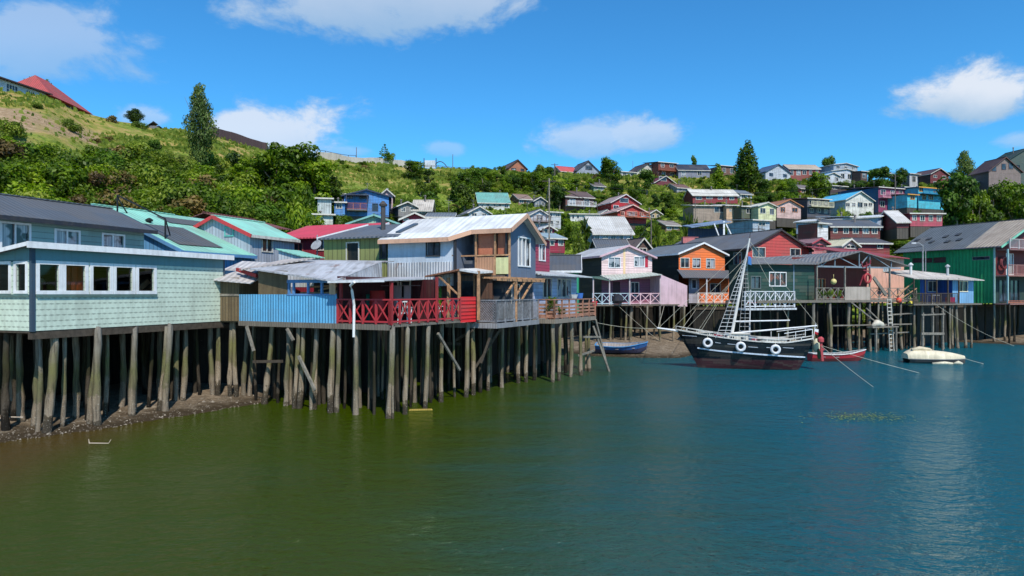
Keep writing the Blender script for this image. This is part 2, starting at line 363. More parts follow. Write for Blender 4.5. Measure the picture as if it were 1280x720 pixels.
def wood_mat(c, name='old_timber'):
    N = NT(name); g = N.n('ShaderNodeTexCoord').outputs['Object']; n = N.noise(g, 6, 4, .6); n2 = N.noise(g, 1.1, 2)
    col = N.mix(N.mrange(n, .3, .75), C(*c), mul(C(*c), .5)); col = N.mix(N.mrange(n2, .4, .7, 0, .35), col, C(70,64,58)); N.bsdf(col, .8, n, .01, .8, .25); return N.m
def leaf_mat(name, cols, tr=.35):
    N = NT(name); at = N.n('ShaderNodeAttribute', attribute_name='leaf'); oi = N.n('ShaderNodeObjectInfo').outputs['Random']
    g = N.n('ShaderNodeNewGeometry').outputs['Position']; n = N.noise(g, .35, 3)
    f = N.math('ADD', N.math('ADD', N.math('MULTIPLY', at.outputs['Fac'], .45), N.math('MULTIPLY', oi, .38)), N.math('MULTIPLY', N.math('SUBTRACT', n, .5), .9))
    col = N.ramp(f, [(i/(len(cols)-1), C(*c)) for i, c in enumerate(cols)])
    d = N.n('ShaderNodeBsdfPrincipled'); N.l(col, d.inputs['Base Color']); d.inputs['Roughness'].default_value = .5; d.inputs['Specular IOR Level'].default_value = .3
    t = N.n('ShaderNodeBsdfTranslucent'); N.l(N.mix(1, col, (1.0,1.25,.45,1), 'MULTIPLY'), t.inputs[0]); m = N.n('ShaderNodeMixShader'); m.inputs[0].default_value = tr
    N.l(d.outputs[0], m.inputs[1]); N.l(t.outputs[0], m.inputs[2]); N.l(m.outputs[0], N.out.inputs[0]); return N.m
WHITE = surf((225,226,228), 'plain', wear=.25); OFFW = surf((205,200,190), 'plain', wear=.4); DARKTRIM = surf((44,48,56), 'plain'); TAN = surf((190,150,118), 'boards', .2, .3)
GD, GC, GR_ = glass('dark_glass'), glass('curtain_glass'), glass('warm_glass')
PILE = pile_mat(1.0); PILE_SHADE = pile_mat(.22); TIMBER = wood_mat((136,130,120)); NEWWOOD = wood_mat((196,150,112), 'new_timber'); DARKWOOD = wood_mat((84,74,64), 'dark_timber'); GREYRAIL = wood_mat((140,142,148), 'grey_paint_timber')  # second pile wood is darkened to paint in the gloom under the floors
DECK = surf((128,118,106), 'boards', .14, .4); ROPE = surf((186,180,160), 'plain'); BLACK = surf((26,28,32), 'plain')
def plain(c, rough=.5, **k): return surf(c, 'plain', rough=rough, **k)
# ---------------------------------------------------------------- camera, sun, sky
sc = bpy.context.scene
cam = bpy.data.objects.new('camera', bpy.data.cameras.new('camera')); COL.objects.link(cam); sc.camera = cam
cam.location = (0, 0, H); cam.rotation_euler = (R_(90), 0, 0); cam.data.sensor_width = 36; cam.data.lens = 36*F/1280; cam.data.shift_y = (CY-360)/1280; cam.data.clip_end = 20000; cam.data.clip_start = .2
sc.view_settings.view_transform = 'Standard'; sc.view_settings.look = 'None'; sc.view_settings.exposure = 0
SUNAZ = math.atan2(.27, -.85); SUNEL = R_(50)        # azimuth from +Y towards +X: behind the camera, to the right
sd = (sin(SUNAZ)*cos(SUNEL), cos(SUNAZ)*cos(SUNEL), sin(SUNEL))
L = bpy.data.lights.new('sun', 'SUN'); L.energy = 5.0; L.angle = R_(.5); L.color = (1, .94, .83)
so = bpy.data.objects.new('sun', L); COL.objects.link(so)
from mathutils import Vector
so.rotation_euler = Vector(sd).to_track_quat('Z', 'Y').to_euler()
w = bpy.data.worlds.new('World'); sc.world = w; w.use_nodes = True
class WN(NT):
    def __init__(s, t): s.t = t; t.nodes.clear(); s.out = s.n('ShaderNodeOutputWorld')
N = WN(w.node_tree)
sky = N.n('ShaderNodeTexSky', sky_type='NISHITA'); sky.sun_disc = False; sky.sun_elevation = SUNEL; sky.sun_rotation = SUNAZ; sky.ozone_density = 2.2; sky.air_density = 1.0; sky.dust_density = .3; sky.altitude = 600
hs = N.n('ShaderNodeHueSaturation'); hs.inputs['Saturation'].default_value = 1.12; hs.inputs['Value'].default_value = 1.0; N.l(sky.outputs[0], hs.inputs['Color'])
skyc = N.mix(1, hs.outputs[0], (.47, 1.22, 1.55, 1), 'MULTIPLY')
dr = N.n('ShaderNodeTexCoord').outputs['Generated']; sp = N.n('ShaderNodeSeparateXYZ'); N.l(dr, sp.inputs[0])
yy = N.math('MAXIMUM', sp.outputs[1], .02); az = N.math('DIVIDE', sp.outputs[0], yy); el = N.math('DIVIDE', sp.outputs[2], yy)
n1 = N.noise(N.mapping(dr, (1, 1, 1.7)), 9, 8, .62, .25); n2 = N.noise(N.mapping(dr, (1, 1, 2.4), (3, 1, 0)), 3.2, 5, .6)
mask = None; shade = None
for px, py, rx, rt, rb, op in [(45,55,165,75,70,.55),(480,-22,215,70,84,.8),(345,186,120,80,46,.9),(728,180,80,34,20,.66),(812,174,76,38,18,.72),(1212,132,150,68,26,1.0),(1290,178,50,22,20,.5),(556,188,36,16,12,.4),(172,152,60,26,14,.55),(420,190,60,14,10,.4),
                               (1900,60,260,80,50,1),(-500,90,260,90,60,1),(-900,-300,400,160,90,1),(1500,-420,420,130,90,1),(2600,150,300,70,40,1)]:
    dx = N.math('DIVIDE', N.math('SUBTRACT', az, (px-CX)/F), rx/F)
    de0 = N.math('SUBTRACT', el, (CY-py)/F)
    up = N.math('DIVIDE', N.math('MAXIMUM', de0, 0), rt/F); dn = N.math('DIVIDE', N.math('MAXIMUM', N.math('MULTIPLY', de0, -1), 0), rb/F)
    d = N.math('SQRT', N.math('ADD', N.math('MULTIPLY', dx, dx), N.math('ADD', N.math('MULTIPLY', up, up), N.math('MULTIPLY', dn, dn))))
    v = N.math('ADD', N.math('SUBTRACT', 1.0, d), N.math('MULTIPLY', N.math('SUBTRACT', n1, .5), 2.1))
    m_ = N.math('MULTIPLY', N.mrange(v, .02, .48), op)
    lit = N.mrange(N.math('ADD', de0, N.math('MULTIPLY', N.math('SUBTRACT', n1, .5), .05)), -rb/F*.9, rt/F*.35)
    sh = N.math('MULTIPLY', lit, m_)
    mask = m_ if mask is None else N.math('MAXIMUM', mask, m_); shade = sh if shade is None else N.math('MAXIMUM', shade, sh)
back = N.math('MULTIPLY', N.mrange(sp.outputs[1], -.02, -.25), N.mrange(n2, .55, .72)); mask = N.math('MAXIMUM', mask, back); shade = N.math('MAXIMUM', shade, N.math('MULTIPLY', back, .7))
ccol = N.mix(shade, (3.1,4.6,6.2,1), (7.0,7.3,7.8,1))
full = N.mix(N.math('MULTIPLY', N.math('MINIMUM', mask, 1.0), .88), skyc, ccol)
bg = N.n('ShaderNodeBackground'); N.l(full, bg.inputs[0]); bg.inputs[1].default_value = .12; N.l(bg.outputs[0], N.out.inputs[0])
# ---------------------------------------------------------------- ground
def build_ground():
    pxs = [-1500+60*i for i in range(22)]+[-180+9*i for i in range(178)]+[1422+60*i for i in range(27)]
    Ds = [3.2]; 
    while Ds[-1] < 40: Ds.append(Ds[-1]*1.035+.12)
    while Ds[-1] < 235: Ds.append(Ds[-1]+1.35)
    while Ds[-1] < 6000: Ds.append(Ds[-1]*1.25)
    V = []; cols = []; Fc = []
    for D in Ds:
        for px in pxs:
            x = (px-CX)/F*D; z = zt(x, D); V.append((x, D, z))
            s, f, c = interp(SHORE, px), interp(FOOT, px), interp(CREST, px)
            t = (D-f)/(c-f); veg = sm((D-f+14)/8)
            X, Y = scr(x, D, z)
            # bare sandy scar under the crest on the left, in world terms: x -62..-48, z 24..31
            dd = ((x+71)/15)**2+((z-28.0)/3.2)**2; scar = sm(1.4-dd+(fbm(x*.25, D*.25)-.5)*2.2)
            dd2 = abs((z-23.6)-(x+66)*-.22); scar = max(scar, sm(1.3-dd2*.9+(fbm(x*.4, D*.4)-.5)*2.4)*(1 if -80 < x < -50 else 0))
            if px > 130: scar = 0
            dry = sm((t-.35)*2.2)*fbm(x*.09+9, D*.09, 4)*1.5
            cols.append((scar, min(1, dry), veg, 1))
    n = len(pxs)
    for i in range(len(Ds)-1):
        for j in range(n-1): a = i*n+j; Fc.append((a, a+1, a+n+1, a+n))
    me = bpy.data.meshes.new('ground'); me.from_pydata(V, [], Fc); me.polygons.foreach_set('use_smooth', [True]*len(Fc))
    ca = me.color_attributes.new('zone', 'FLOAT_COLOR', 'POINT'); ca.data.foreach_set('color', [k for c in cols for k in c])
    N = NT('ground_cover'); at = N.n('ShaderNodeAttribute', attribute_name='zone'); s3 = N.n('ShaderNodeSeparateColor'); N.l(at.outputs['Color'], s3.inputs[0])
    g = N.n('ShaderNodeNewGeometry').outputs['Position']
    a = N.noise(g, .22, 6, .65); b = N.noise(g, 1.6, 5, .65); c2 = N.noise(g, 9, 4, .6); d = N.noise(g, .6, 4, .6)
    grass = N.ramp(b, [(.28, C(44,66,22)), (.45, C(86,110,36)), (.58, C(120,136,50)), (.75, C(150,152,78))])
    dry = N.ramp(d, [(.3, C(92,104,40)), (.46, C(128,128,58)), (.58, C(158,136,82)), (.75, C(166,142,104))])
    veg = N.mix(N.mrange(N.math('ADD', s3.outputs[1], N.math('SUBTRACT', a, .5)), .35, .75), grass, dry)
    soil = N.ramp(N.math('ADD', N.math('MULTIPLY', b, .6), N.math('MULTIPLY', c2, .4)), [(.3, C(104,84,62)), (.5, C(150,126,98)), (.7, C(182,160,134))])
    mud = N.ramp(N.math('ADD', N.math('MULTIPLY', b, .45), N.math('MULTIPLY', c2, .55)), [(.3, C(78,67,54)), (.48, C(114,100,84)), (.58, C(138,124,106)), (.68, C(172,162,146))])
    sz = N.n('ShaderNodeSeparateXYZ'); N.l(g, sz.inputs[0]); wet = N.mrange(N.math('ADD', sz.outputs[2], N.math('MULTIPLY', N.math('SUBTRACT', b, .5), .25)), .02, .25); mud = N.mix(wet, C(58,48,34), mud)
    col = N.mix(N.mrange(N.math('ADD', s3.outputs[2], N.math('MULTIPLY', N.math('SUBTRACT', b, .5), .5)), .4, .6), mud, veg); col = N.mix(s3.outputs[0], col, soil)
    N.bsdf(col, .9, N.math('ADD', b, N.math('MULTIPLY', c2, .35)), .25, .9, .15); me.materials.append(N.m)
    o = bpy.data.objects.new('ground', me); COL.objects.link(o); o['kind'] = 'structure'
build_ground()
def build_water():
    m = MB(); m.poly((-9000,-9000,0), (9000,-9000,0), (9000,9000,0), (-9000,9000,0))
    N = NT('estuary_water'); g = N.n('ShaderNodeNewGeometry').outputs['Position']; sp = N.n('ShaderNodeSeparateXYZ'); N.l(g, sp.inputs[0])
    x, y = sp.outputs[0], sp.outputs[1]
    big = N.noise(g, .09, 3, .5)
    # brown by the shore; green and blue paint in reflected hillside and sky
    t = N.math('ADD', N.math('SUBTRACT', x, N.math('MULTIPLY', y, .14)), N.math('MULTIPLY', N.math('SUBTRACT', big, .5), 8))
    t = N.math('ADD', t, N.math('MULTIPLY', N.math('SUBTRACT', N.noise(N.mapping(g, (.35, 1.6, 1)), .5, 4, .6), .5), 7)); ch = N.mrange(t, -7.5, 9.5)
    near = N.mrange(N.math('ADD', x, N.math('MULTIPLY', N.math('SUBTRACT', big, .5), 3)), -15.5, -11.5)
    col = N.mix(near, C(66,52,18), C(48,62,0)); col = N.mix(ch, col, C(10,78,92))
    wv1 = N.noise(N.mapping(g, (1, 1.5, 1), rot=(0,0,.35)), 1.35, 3, .55, .3); wv2 = N.noise(N.mapping(g, (1, 1.6, 1), (4,2,0), (0,0,-.3)), 4.2, 4, .65, .4)
    calm = N.mrange(N.noise(N.mapping(g, (.5, 1, 1)), .12, 3, .5), .38, .62, .45, 1.0)
    hgt = N.math('MULTIPLY', N.math('ADD', N.math('MULTIPLY', wv1, .75), N.math('MULTIPLY', wv2, .30)), calm)
    bmp = N.n('ShaderNodeBump'); bmp.inputs['Strength'].default_value = 1; bmp.inputs['Distance'].default_value = .46; N.l(hgt, bmp.inputs['Height'])
    d = N.n('ShaderNodeBsdfDiffuse'); N.l(col, d.inputs[0]); gl = N.n('ShaderNodeBsdfGlossy'); gl.inputs['Roughness'].default_value = .065; N.l(bmp.outputs[0], gl.inputs['Normal']); gl.inputs[0].default_value = (.9,.95,.9,1)
    fr = N.n('ShaderNodeFresnel'); fr.inputs[0].default_value = 1.33; N.l(bmp.outputs[0], fr.inputs['Normal'])
    mx = N.n('ShaderNodeMixShader'); N.l(N.math('MULTIPLY', N.math('ADD', fr.outputs[0], .015), .82, clamp=True), mx.inputs[0]); N.l(d.outputs[0], mx.inputs[1]); N.l(gl.outputs[0], mx.inputs[2]); N.l(mx.outputs[0], N.out.inputs[0])
    m.build('water', N.m, kind='structure')
build_water()

def pebbles():
    rng = random.Random(12); m = MB()
    for k in range(1500):
        px = rng.uniform(-60, 340) if k < 1100 else rng.uniform(742, 860); d = rng.uniform(-.1, 2.6) if k < 1100 else rng.uniform(-.2, 6); D = interp(SHORE, px)+d; x = (px-CX)/F*D; z = zt(x, D)
        if z < -.03: continue
        r = rng.uniform(.014, .045)*(1 if rng.random() < .95 else 2.2); P_ = [(x+r*rng.uniform(.7,1.2)*cos(a), D+r*rng.uniform(.7,1.2)*sin(a), z-.01) for a in (0,1.3,2.5,3.8,5.1)]; t = (x+rng.uniform(-.3,.3)*r, D+rng.uniform(-.3,.3)*r, z+r*rng.uniform(.5,.9)); m.add(P_+[t], [(i,(i+1)%5,5) for i in range(5)])
    N = NT('stones'); g = N.n('ShaderNodeNewGeometry').outputs['Position']; n = N.noise(g, 5, 2); N.bsdf(N.ramp(n, [(.3, C(70,62,54)), (.5, C(104,94,82)), (.7, C(156,146,132))]), .85); o = m.build('pebbles', N.m); o['kind'] = 'stuff'; tag(o, 'pale stones and shells scattered over the mud at the waterline', 'stones')
pebbles()
# ---------------------------------------------------------------- stilts
def _pile_mesh(k):
    rnd = random.Random(100+k); m = MB(); n = 9; bx = by = 0
    pts = []; rad = []
    for i in range(n):
        t = i/(n-1); pts.append((bx, by, t)); bx += rnd.uniform(-.04, .04); by += rnd.uniform(-.04, .04)
        rad.append((.14-.045*t)*rnd.uniform(.82, 1.18)*(1.18 if i == 0 else 1))
    m.tube(pts, rad, 8); return m.mesh('stilt', PILE, 0, True)
PM = [_pile_mesh(k) for k in range(7)]
PM_SHADE = []
for _m in PM: _c = _m.copy(); _c.materials[0] = PILE_SHADE; PM_SHADE.append(_c)
def stilt(B, bx, by, tx, ty, z0, z1, r=1.0, dark=False):
    """a stilt from base to top, both in the frame of B"""
    o = bpy.data.objects.new('stilt', random.choice(PM_SHADE if dark else PM)); COL.objects.link(o); o.parent = B.o
    d = Vector((tx-bx, ty-by, z1-z0)); o.location = (bx, by, z0-B.zb); q = d.to_track_quat('Z', 'Y'); e = q.to_euler(); o.rotation_euler = e
    o.scale = (r, r, d.length); return o
def stilt_px(B, pb, pyb, pt, ztop, r=1.0, zb=None):
    """front stilt read off its waterline (column pb, row pyb) with its head at column pt"""
    D = H*F/(pyb-CY); x, y = (pb-CX)/F*D, D; g = zt(x, y) if zb is None else zb
    z0 = min(-.5, g-.4); xt = (pt-CX)/F*D
    lb = B.loc(x, y); lt = B.loc(xt, y+.05); stilt(B, lb[0], lb[1], lt[0], lt[1], z0, ztop, r)
def stilt_grid(B, xs, ys, ztop, j=.25, r=(.75,1.1), seed=1):
    rnd = random.Random(seed)
    for x in xs:
        for y in ys:
            a, b = x+rnd.uniform(-j, j), y+rnd.uniform(-j, j); wx, wy = B.wor(a, b)
            stilt(B, a, b, a+rnd.uniform(-.12,.12), b+rnd.uniform(-.12,.12), min(-.4, zt(wx, wy)-.3), ztop, rnd.uniform(*r), dark=rnd.random() < .8)
def fr(a, b, n): return [lerp(a, b, i/(n-1)) for i in range(n)] if n > 1 else [a]
def braces(B, segs, mat=None, w=.09, name='brace'):
    m = MB()
    for p, q in segs: m.beam(p, q, w, w*1.3)
    return m.build(name, mat or DARKWOOD, B)
def pxop(B, side, off, r):
    """opening on a wall from a pixel rectangle (x0,y0,x1,y1) of the photograph"""
    a, Da = B.ray(side, r[0], off); b, Db = B.ray(side, r[2], off); D = (Da+Db)/2
    lo, hi = H-(r[3]-CY)/F*D, H-(r[1]-CY)/F*D
    if a > b: a, b = b, a
    return (a, b, lo, hi)
# ================================================================ S1 sage shingled house on stilts, at the left
sage = (198,214,196); sage_shade = (92,138,146)
S1 = thing_px('stilt_house', 'sage green shingled stilt house with five white framed windows toward the water', 'house', 40, 23.5, -20.3, 3.68)
e1 = S1.u('S', 280); zT = 6.62; zE = 6.62
zmid = S1.z('S', 160, 341)   # painted eave shade starts above the windows
wr = [(49,332,73,364), (82,332,106,364), (116,334,137,363), (145,334,165,363), (173,334,192,363)]
ops = [pxop(S1, 'S', 0, q) for q in wr]; zw0 = sum(o[2] for o in ops)/5; zw1 = sum(o[3] for o in ops)/5; ops = [(a, b, zw0, zw1) for a, b, _, _ in ops]
opsF = [(-3.1,-2.3,zw0,zw1), (-1.85,-1.15,zw0,zw1), (-.78,-.3,zw0,zw1)]
SH = surf(sage, 'shingle', .2, .25, k=.97, deep=.75); zband = zw1+.14
ue = ops[-1][1]+.13
m = MB(); wall(m, 'R', 0, 0, e1, 3.68, zband, ops); wall(m, 'F', 0, -6, 0, 3.68, zband, opsF); wall(m, 'B', e1, -6, 0, 3.68, zE); wall(m, 'L', -6, 0, e1, 3.68, 5.85); m.build('wall', SH, S1)
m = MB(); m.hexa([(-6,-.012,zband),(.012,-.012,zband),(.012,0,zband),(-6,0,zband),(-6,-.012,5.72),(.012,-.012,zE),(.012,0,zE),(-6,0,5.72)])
m.box(.001,.013,0,e1,zband+.002,zE); m.build('painted_eave_shade', surf(sage_shade, 'plain', wear=.2), S1, label='eave shade painted as a smooth blue grey band')  # eave shadow painted on as a blue grey strip
for o in ops: window(S1, 'R', 0, o, WHITE, glass('clear_glass'), nx=1, fw=.13)
for o in opsF: window(S1, 'F', 0, o, WHITE, glass('clear_glass'), nx=1, fw=.11)
m = MB(); m.obox((0,0),(0,1),(1,0),ops[0][0]-.13,ue,zw0-.21,zw0-.135,.0,.07); m.obox((0,0),(1,0),(0,-1),-3.25,-.1,zw0-.21,zw0-.135,0,.07); m.build('window_sill', surf((90,120,116),'plain'), S1)
m = MB(); slab(m, [(-6.3,-.32,5.78),(.26,-.32,zE+.10),(.26,e1+.3,zE+.10),(-6.3,e1+.3,5.78)], .07); rf = m.build('roof', surf((120,126,134),'corr',.2,.4), S1)
m = MB(); m.box(.263,.295,-.36,e1+.34,zE-.09,zE+.13); m.hexa([(-6.3,-.355,5.66),(.26,-.355,zE-.02),(.26,-.323,zE-.02),(-6.3,-.323,5.66),(-6.3,-.355,5.80),(.26,-.355,zE+.12),(.26,-.323,zE+.12),(-6.3,-.323,5.80)]); m.build('fascia', WHITE, rf)
m = MB(); m.box(-.10,.03,-.03,.10,3.66,zE); m.box(-.06,.03,e1-.06,e1+.03,3.66,zE); m.build('corner_board', surf((52,74,94),'plain'), S1)
m = MB(); m.box(-6,-.02,.02,e1-.02,3.60,3.78); m.beam((-.1,0,3.5),(-.1,e1,3.5),.2,.22); m.beam((-3,0,3.5),(-3,e1,3.5),.2,.22); m.build('floor', DARKWOOD, S1)
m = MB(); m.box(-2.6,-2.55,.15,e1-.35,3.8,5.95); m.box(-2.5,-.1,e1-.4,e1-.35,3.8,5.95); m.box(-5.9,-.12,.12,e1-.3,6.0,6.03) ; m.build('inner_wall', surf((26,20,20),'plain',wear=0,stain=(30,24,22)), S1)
m = MB()
yo = (ops[1][0]+ops[1][1])/2
for k in range(9): m.box(-.33-.05*(k%2),-.28-.05*(k%2),yo-.45+k*.13,yo-.32+k*.13,4.3,5.98)
m.build('curtain', plain((240,96,46)), S1)
m = MB(); m.tube([(-.7,(ops[0][0]+ops[0][1])/2,4.6),(-.7,(ops[0][0]+ops[0][1])/2,5.35)],[.26,.2],10); m.tube([(-.7,(ops[0][0]+ops[0][1])/2,5.36),(-.7,(ops[0][0]+ops[0][1])/2,5.5),(-.7,(ops[0][0]+ops[0][1])/2,5.56)],[.3,.26,.05],10); m.build('lamp', plain((150,140,112)), S1)
m = MB(); m.beam((-.8,ops[4][0]-.2,4.5),(-.5,ops[4][1]+.2,5.5),.12,.2); m.build('stair_rail', plain((190,120,80)), S1)
for pb, py, pt, r in [(14.5,526,13,1),(28,533,25,1.1),(42,536,45,1.05),(57.5,542,61,1.15),(111,532,118.5,.95),(120.6,533,121,1.15),(165,522.5,171,1.25),(200,516,206,1.1),(206,516,209,1.1),(220,507,222,.95),(229,507,231,1),(265,500,264,1),(272.5,500,273,1)]:
    stilt_px(S1, pb, py, pt, 3.6, r)
stilt_grid(S1, [-1.5,-2.9,-4.6], fr(.2, e1-.2, 8), 3.6, .3, (.8,1.15), 3)
# ================================================================ S2 upper storey house behind it
S2 = Thing('stilt_house', 'long grey green house with dark charcoal roof rising behind the sage green shingled one', 'house', *S1.wor(-3.5, 0), -20.3, 3.6)
y2 = S2.u('S', 180); zE2 = 8.02; y0_ = -4.5
ops = [pxop(S2,'S',0,q) for q in [(2,276,36,304),(70,281,98,301),(129,286,154,305)]]; ops = [(a,b,6.75,7.55) if i else (a,b,6.7,7.65) for i,(a,b,c,d) in enumerate(ops)]
m = MB(); GS = surf((142,172,164),'clap',.24,.15); wall(m,'R',0,y0_,y2,3.6,zE2,ops); wall(m,'F',y0_,-5,0,3.6,zE2,apex=(-2.5,9.0)); wall(m,'B',y2,-5,0,3.6,zE2,apex=(-2.5,9.0)); wall(m,'L',-5,y0_,y2,3.6,zE2); m.build('wall', GS, S2)
for i,o in enumerate(ops): window(S2,'R',0,o,WHITE,GC,nx=2,fw=.08)
gable_roof(S2,-5,0,y0_,y2,zE2,9.0,'y',surf((84,92,102),'corr',.25,.3,deep=.6),surf((40,44,54),'plain'),ov=.42,ovg=.35)
m = MB(); m.box(.002,.03,y0_,y2,zE2-.17,zE2-.02); m.build('eave_board', WHITE, S2)
m = MB(); m.box(-5,0,y0_,y2,3.5,3.62); m.build('floor', DARKWOOD, S2)
stilt_grid(S2, [-.4,-2,-3.6,-5], fr(0, y2, 6), 3.55, .3, (.8,1.1), 5)
# ================================================================ T long turquoise roof
T = thing_px('stilt_house', 'long house with big weathered turquoise roof and light blue gable wall', 'house', 226, 33, -20.3, 3.6)
zE = 7.1; zR = 9.45; LT = 4.78
m = MB(); wall(m,'F',0,-11.4,0,3.6,zE,apex=(-5.7,zR)); wall(m,'R',0,0,LT,3.6,zE); wall(m,'B',LT,-11.4,0,3.6,zE,apex=(-5.7,zR)); wall(m,'L',-11.4,0,LT,3.6,zE); m.build('wall', surf((96,160,214),'boards',.25,.35), T)
TEAL = surf((138,208,186),'corr',.3,.5,deep=.5,stain=(120,140,140))
gable_roof(T,-11.4,0,0,LT,zE,zR,'y',TEAL,surf((84,140,190),'plain'),ov=.3,ovg=.15)
m = MB(); slab(m,[(-5.7,LT+.15,zR+.07),(-4.2,LT+.15,zR-.55),(-4.2,9.2,zR-.55),(-5.7,9.2,zR+.07)],.06); m.build('roof', TEAL, T, label='far end of the turquoise roof'); m = MB(); wall(m,'B',9.1,-11.4,-4.2,3.6,zE); m.build('wall', surf((96,160,214),'boards',.25,.35), T)
m = MB(); m.tube([(-3.6,1.4,8.0),(-3.6,1.4,8.75)],.1,8); m.tube([(-3.6,1.4,8.72),(-3.6,1.4,8.80),(-3.6,1.4,8.9)],[.16,.2,.06],8); m.build('chimney', BLACK, T)
m = MB()
for X, Y in ((-4.4,.2),(-1.2,.2)):
    zz = zE+(zR-zE)*(-X/5.7); m.beam((X,Y,zz),(X,Y,zz+1.05),.06)
z1_ = zE+(zR-zE)*(4.4/5.7)+1.05; z2_ = zE+(zR-zE)*(1.2/5.7)+1.05; m.beam((-4.4,.2,z1_),(-1.2,.2,z2_),.06); m.beam((-4.4,.2,z1_-.1),(-4.9,1.2,z1_-.8),.05); m.beam((-1.2,.2,z2_),(-1.7,1.0,z2_-.85),.05); m.build('roof_rack', BLACK, T)
m = MB()
for (a,b,c,d) in ((-4.9,-3.9,3.0,6.5),(-3.2,-.4,.3,3.2)):
    f_ = lambda x: zE+(zR-zE)*(-x/5.7)+.12
    m.poly((a,c,f_(a)),(b,c,f_(b)),(b,d,f_(b)),(a,d,f_(a)))
m.build('roof_patch', surf((86,92,98),'corr',.3,.5), T, label='old grey iron sheets patched onto the turquoise roof')
# ================================================================ W grey boarded house, turquoise roof with red verge
W = thing_px('stilt_house', 'light grey boarded house with turquoise roof and red gable edge beside the big turquoise roof', 'house', 313, 37.5, -20.3, 3.6)
e = 3.75; zE = 8.22; zR = 9.25; wW = 4.9
o1 = pxop(W,'F',0,(282,285,291,294)); o2 = pxop(W,'S',0,(328,298,340,314))
m = MB(); wall(m,'F',0,-wW,0,3.6,zE,[o1],apex=(-wW/2,zR)); wall(m,'R',0,0,e,3.6,zE,[o2]); wall(m,'B',e,-wW,0,3.6,zE,apex=(-wW/2,zR)); wall(m,'L',-wW,0,e,3.6,zE); m.build('wall', surf((178,186,200),'boards',.22,.35), W)
window(W,'F',0,o1,surf((90,190,180),'plain'),GD,nx=1); window(W,'R',0,o2,OFFW,GR_,nx=2)
r = gable_roof(W,-wW,0,0,e,zE,zR,'y',surf((142,212,192),'corr',.25,.4,deep=.5,stain=(140,150,150)),None,ov=.25,ovg=.2)
m = MB(); m.beam((-wW/2,-.23,zR+.0),(.25,-.23,zE-.12),.05,.2); m.beam((-wW/2,-.23,zR+.0),(-wW-.25,-.23,zE-.12),.05,.2); m.build('fascia', surf((206,58,62),'plain'), r)
m = MB(); m.box(.25,.28,-.2,e+.2,zE-.2,zE-.04); m.build('gutter', OFFW, r)
# brown roof peeking over W
BRN = thing_px('shed', 'low brown rusted metal roof shed just behind the grey boarded house', 'shed', 262, 44, -20.3, 3.4)
m = MB(); m.box(-3,2.4,.1,4,3.4,9.2); m.build('wall', surf((120,92,84),'boards'), BRN); gable_roof(BRN,-3.4,3.0,0,4,9.3,10.1,'y',surf((132,72,68),'corr',.25,.5),None,ov=.2)
# ================================================================ RR red roofed maroon house
RR = thing_px('stilt_house', 'maroon house under a bright red metal roof, between grey and olive houses', 'house', 402, 43, -20, 3.6)
x0 = RR.u('F', 350); x1 = RR.u('F', 446); zE = RR.z('F', 400, 297); o1 = pxop(RR,'F',0,(397,301,404,312)); o2 = pxop(RR,'F',0,(368,305,378,322))
m = MB(); wall(m,'F',0,x0,x1,3.6,zE,[o1,o2]); wall(m,'R',x1,0,5,3.6,zE); wall(m,'L',x0,0,5,3.6,zE); wall(m,'B',5,x0,x1,3.6,zE); m.build('wall', surf((150,32,52),'boards',.2,.3), RR)
window(RR,'F',0,o1,OFFW,GD); window(RR,'F',0,o2,surf((190,90,80),'plain'),GR_)
m = MB(); slab(m, [(x0-.3,-.45,zE),(x1+.4,-.45,zE),(x1+.4,3.2,zE+1.15),(x0-.3,3.2,zE+1.15)],.08); slab(m, [(x0-.3,3.2,zE+1.155),(x1+.4,3.2,zE+1.155),(x1+.4,6.2,zE+.3),(x0-.3,6.2,zE+.3)],.08); r = m.build('roof', surf((214,64,84),'corr',.25,.25,deep=.6), RR)
m = MB(); m.beam((x1+.42,-.45,zE-.03),(x1+.42,3.2,zE+1.1),.04,.16); m.build('fascia', WHITE, r)
m = MB(); m.tube([(x0+3.4,-.75,6.6),(x0+3.4,-.75,zE+.1)],.04,6); m.tube([(x0+3.4,-.78,zE-.55),(x0+3.4,-.83,zE-.54),(x0+3.4,-.86,zE-.52)],[.08,.3,.36],14); dsh = m.build('satellite_dish', plain((150,154,160)), None)
tag(dsh, 'small grey satellite dish on a pole in front of the maroon house', 'satellite dish'); dsh.parent = None; dsh.matrix_world = RR.o.matrix_world.copy()
dsh.location = (RR.x, RR.y, 0); dsh.rotation_euler = (0,0,R_(-20))
# ================================================================ OL olive house
OL = thing_px('stilt_house', 'olive green boarded house with open dark doorway and dark grey roof', 'house', 410, 37.5, -22, 3.6)
x1 = OL.u('F', 483); x0 = OL.u('F', 405); zE = OL.z('F', 445, 297.5); o1 = pxop(OL,'F',0,(434,304,448,330)); o2 = pxop(OL,'F',0,(480,302,484,322)); o2 = (min(o2[0],x1-.35),x1-.06,o2[2],o2[3])
m = MB(); wall(m,'F',0,x0,x1,3.6,zE,[o1,o2]); wall(m,'R',x1,0,5,3.6,zE); wall(m,'L',x0,0,5,3.6,zE); wall(m,'B',5,x0,x1,3.6,zE); m.build('wall', surf((140,146,84),'boards',.3,.3), OL)
window(OL,'F',0,o1,OFFW,plain((14,22,24)),nx=1,name='doorway'); window(OL,'F',0,o2,DARKTRIM,GD,nx=1)
m = MB(); slab(m, [(x0-.15,-.35,zE+.02),(x1+.9,-.35,zE+.02),(x1+.9,3,zE+1.0),(x0+.9,3,zE+1.0)],.08); slab(m, [(x0+.9,3,zE+1.005),(x1+.9,3,zE+1.005),(x1+.9,5.5,zE),(x0+.9,5.5,zE)],.08); r = m.build('roof', surf((96,104,116),'corr',.28,.3), OL)
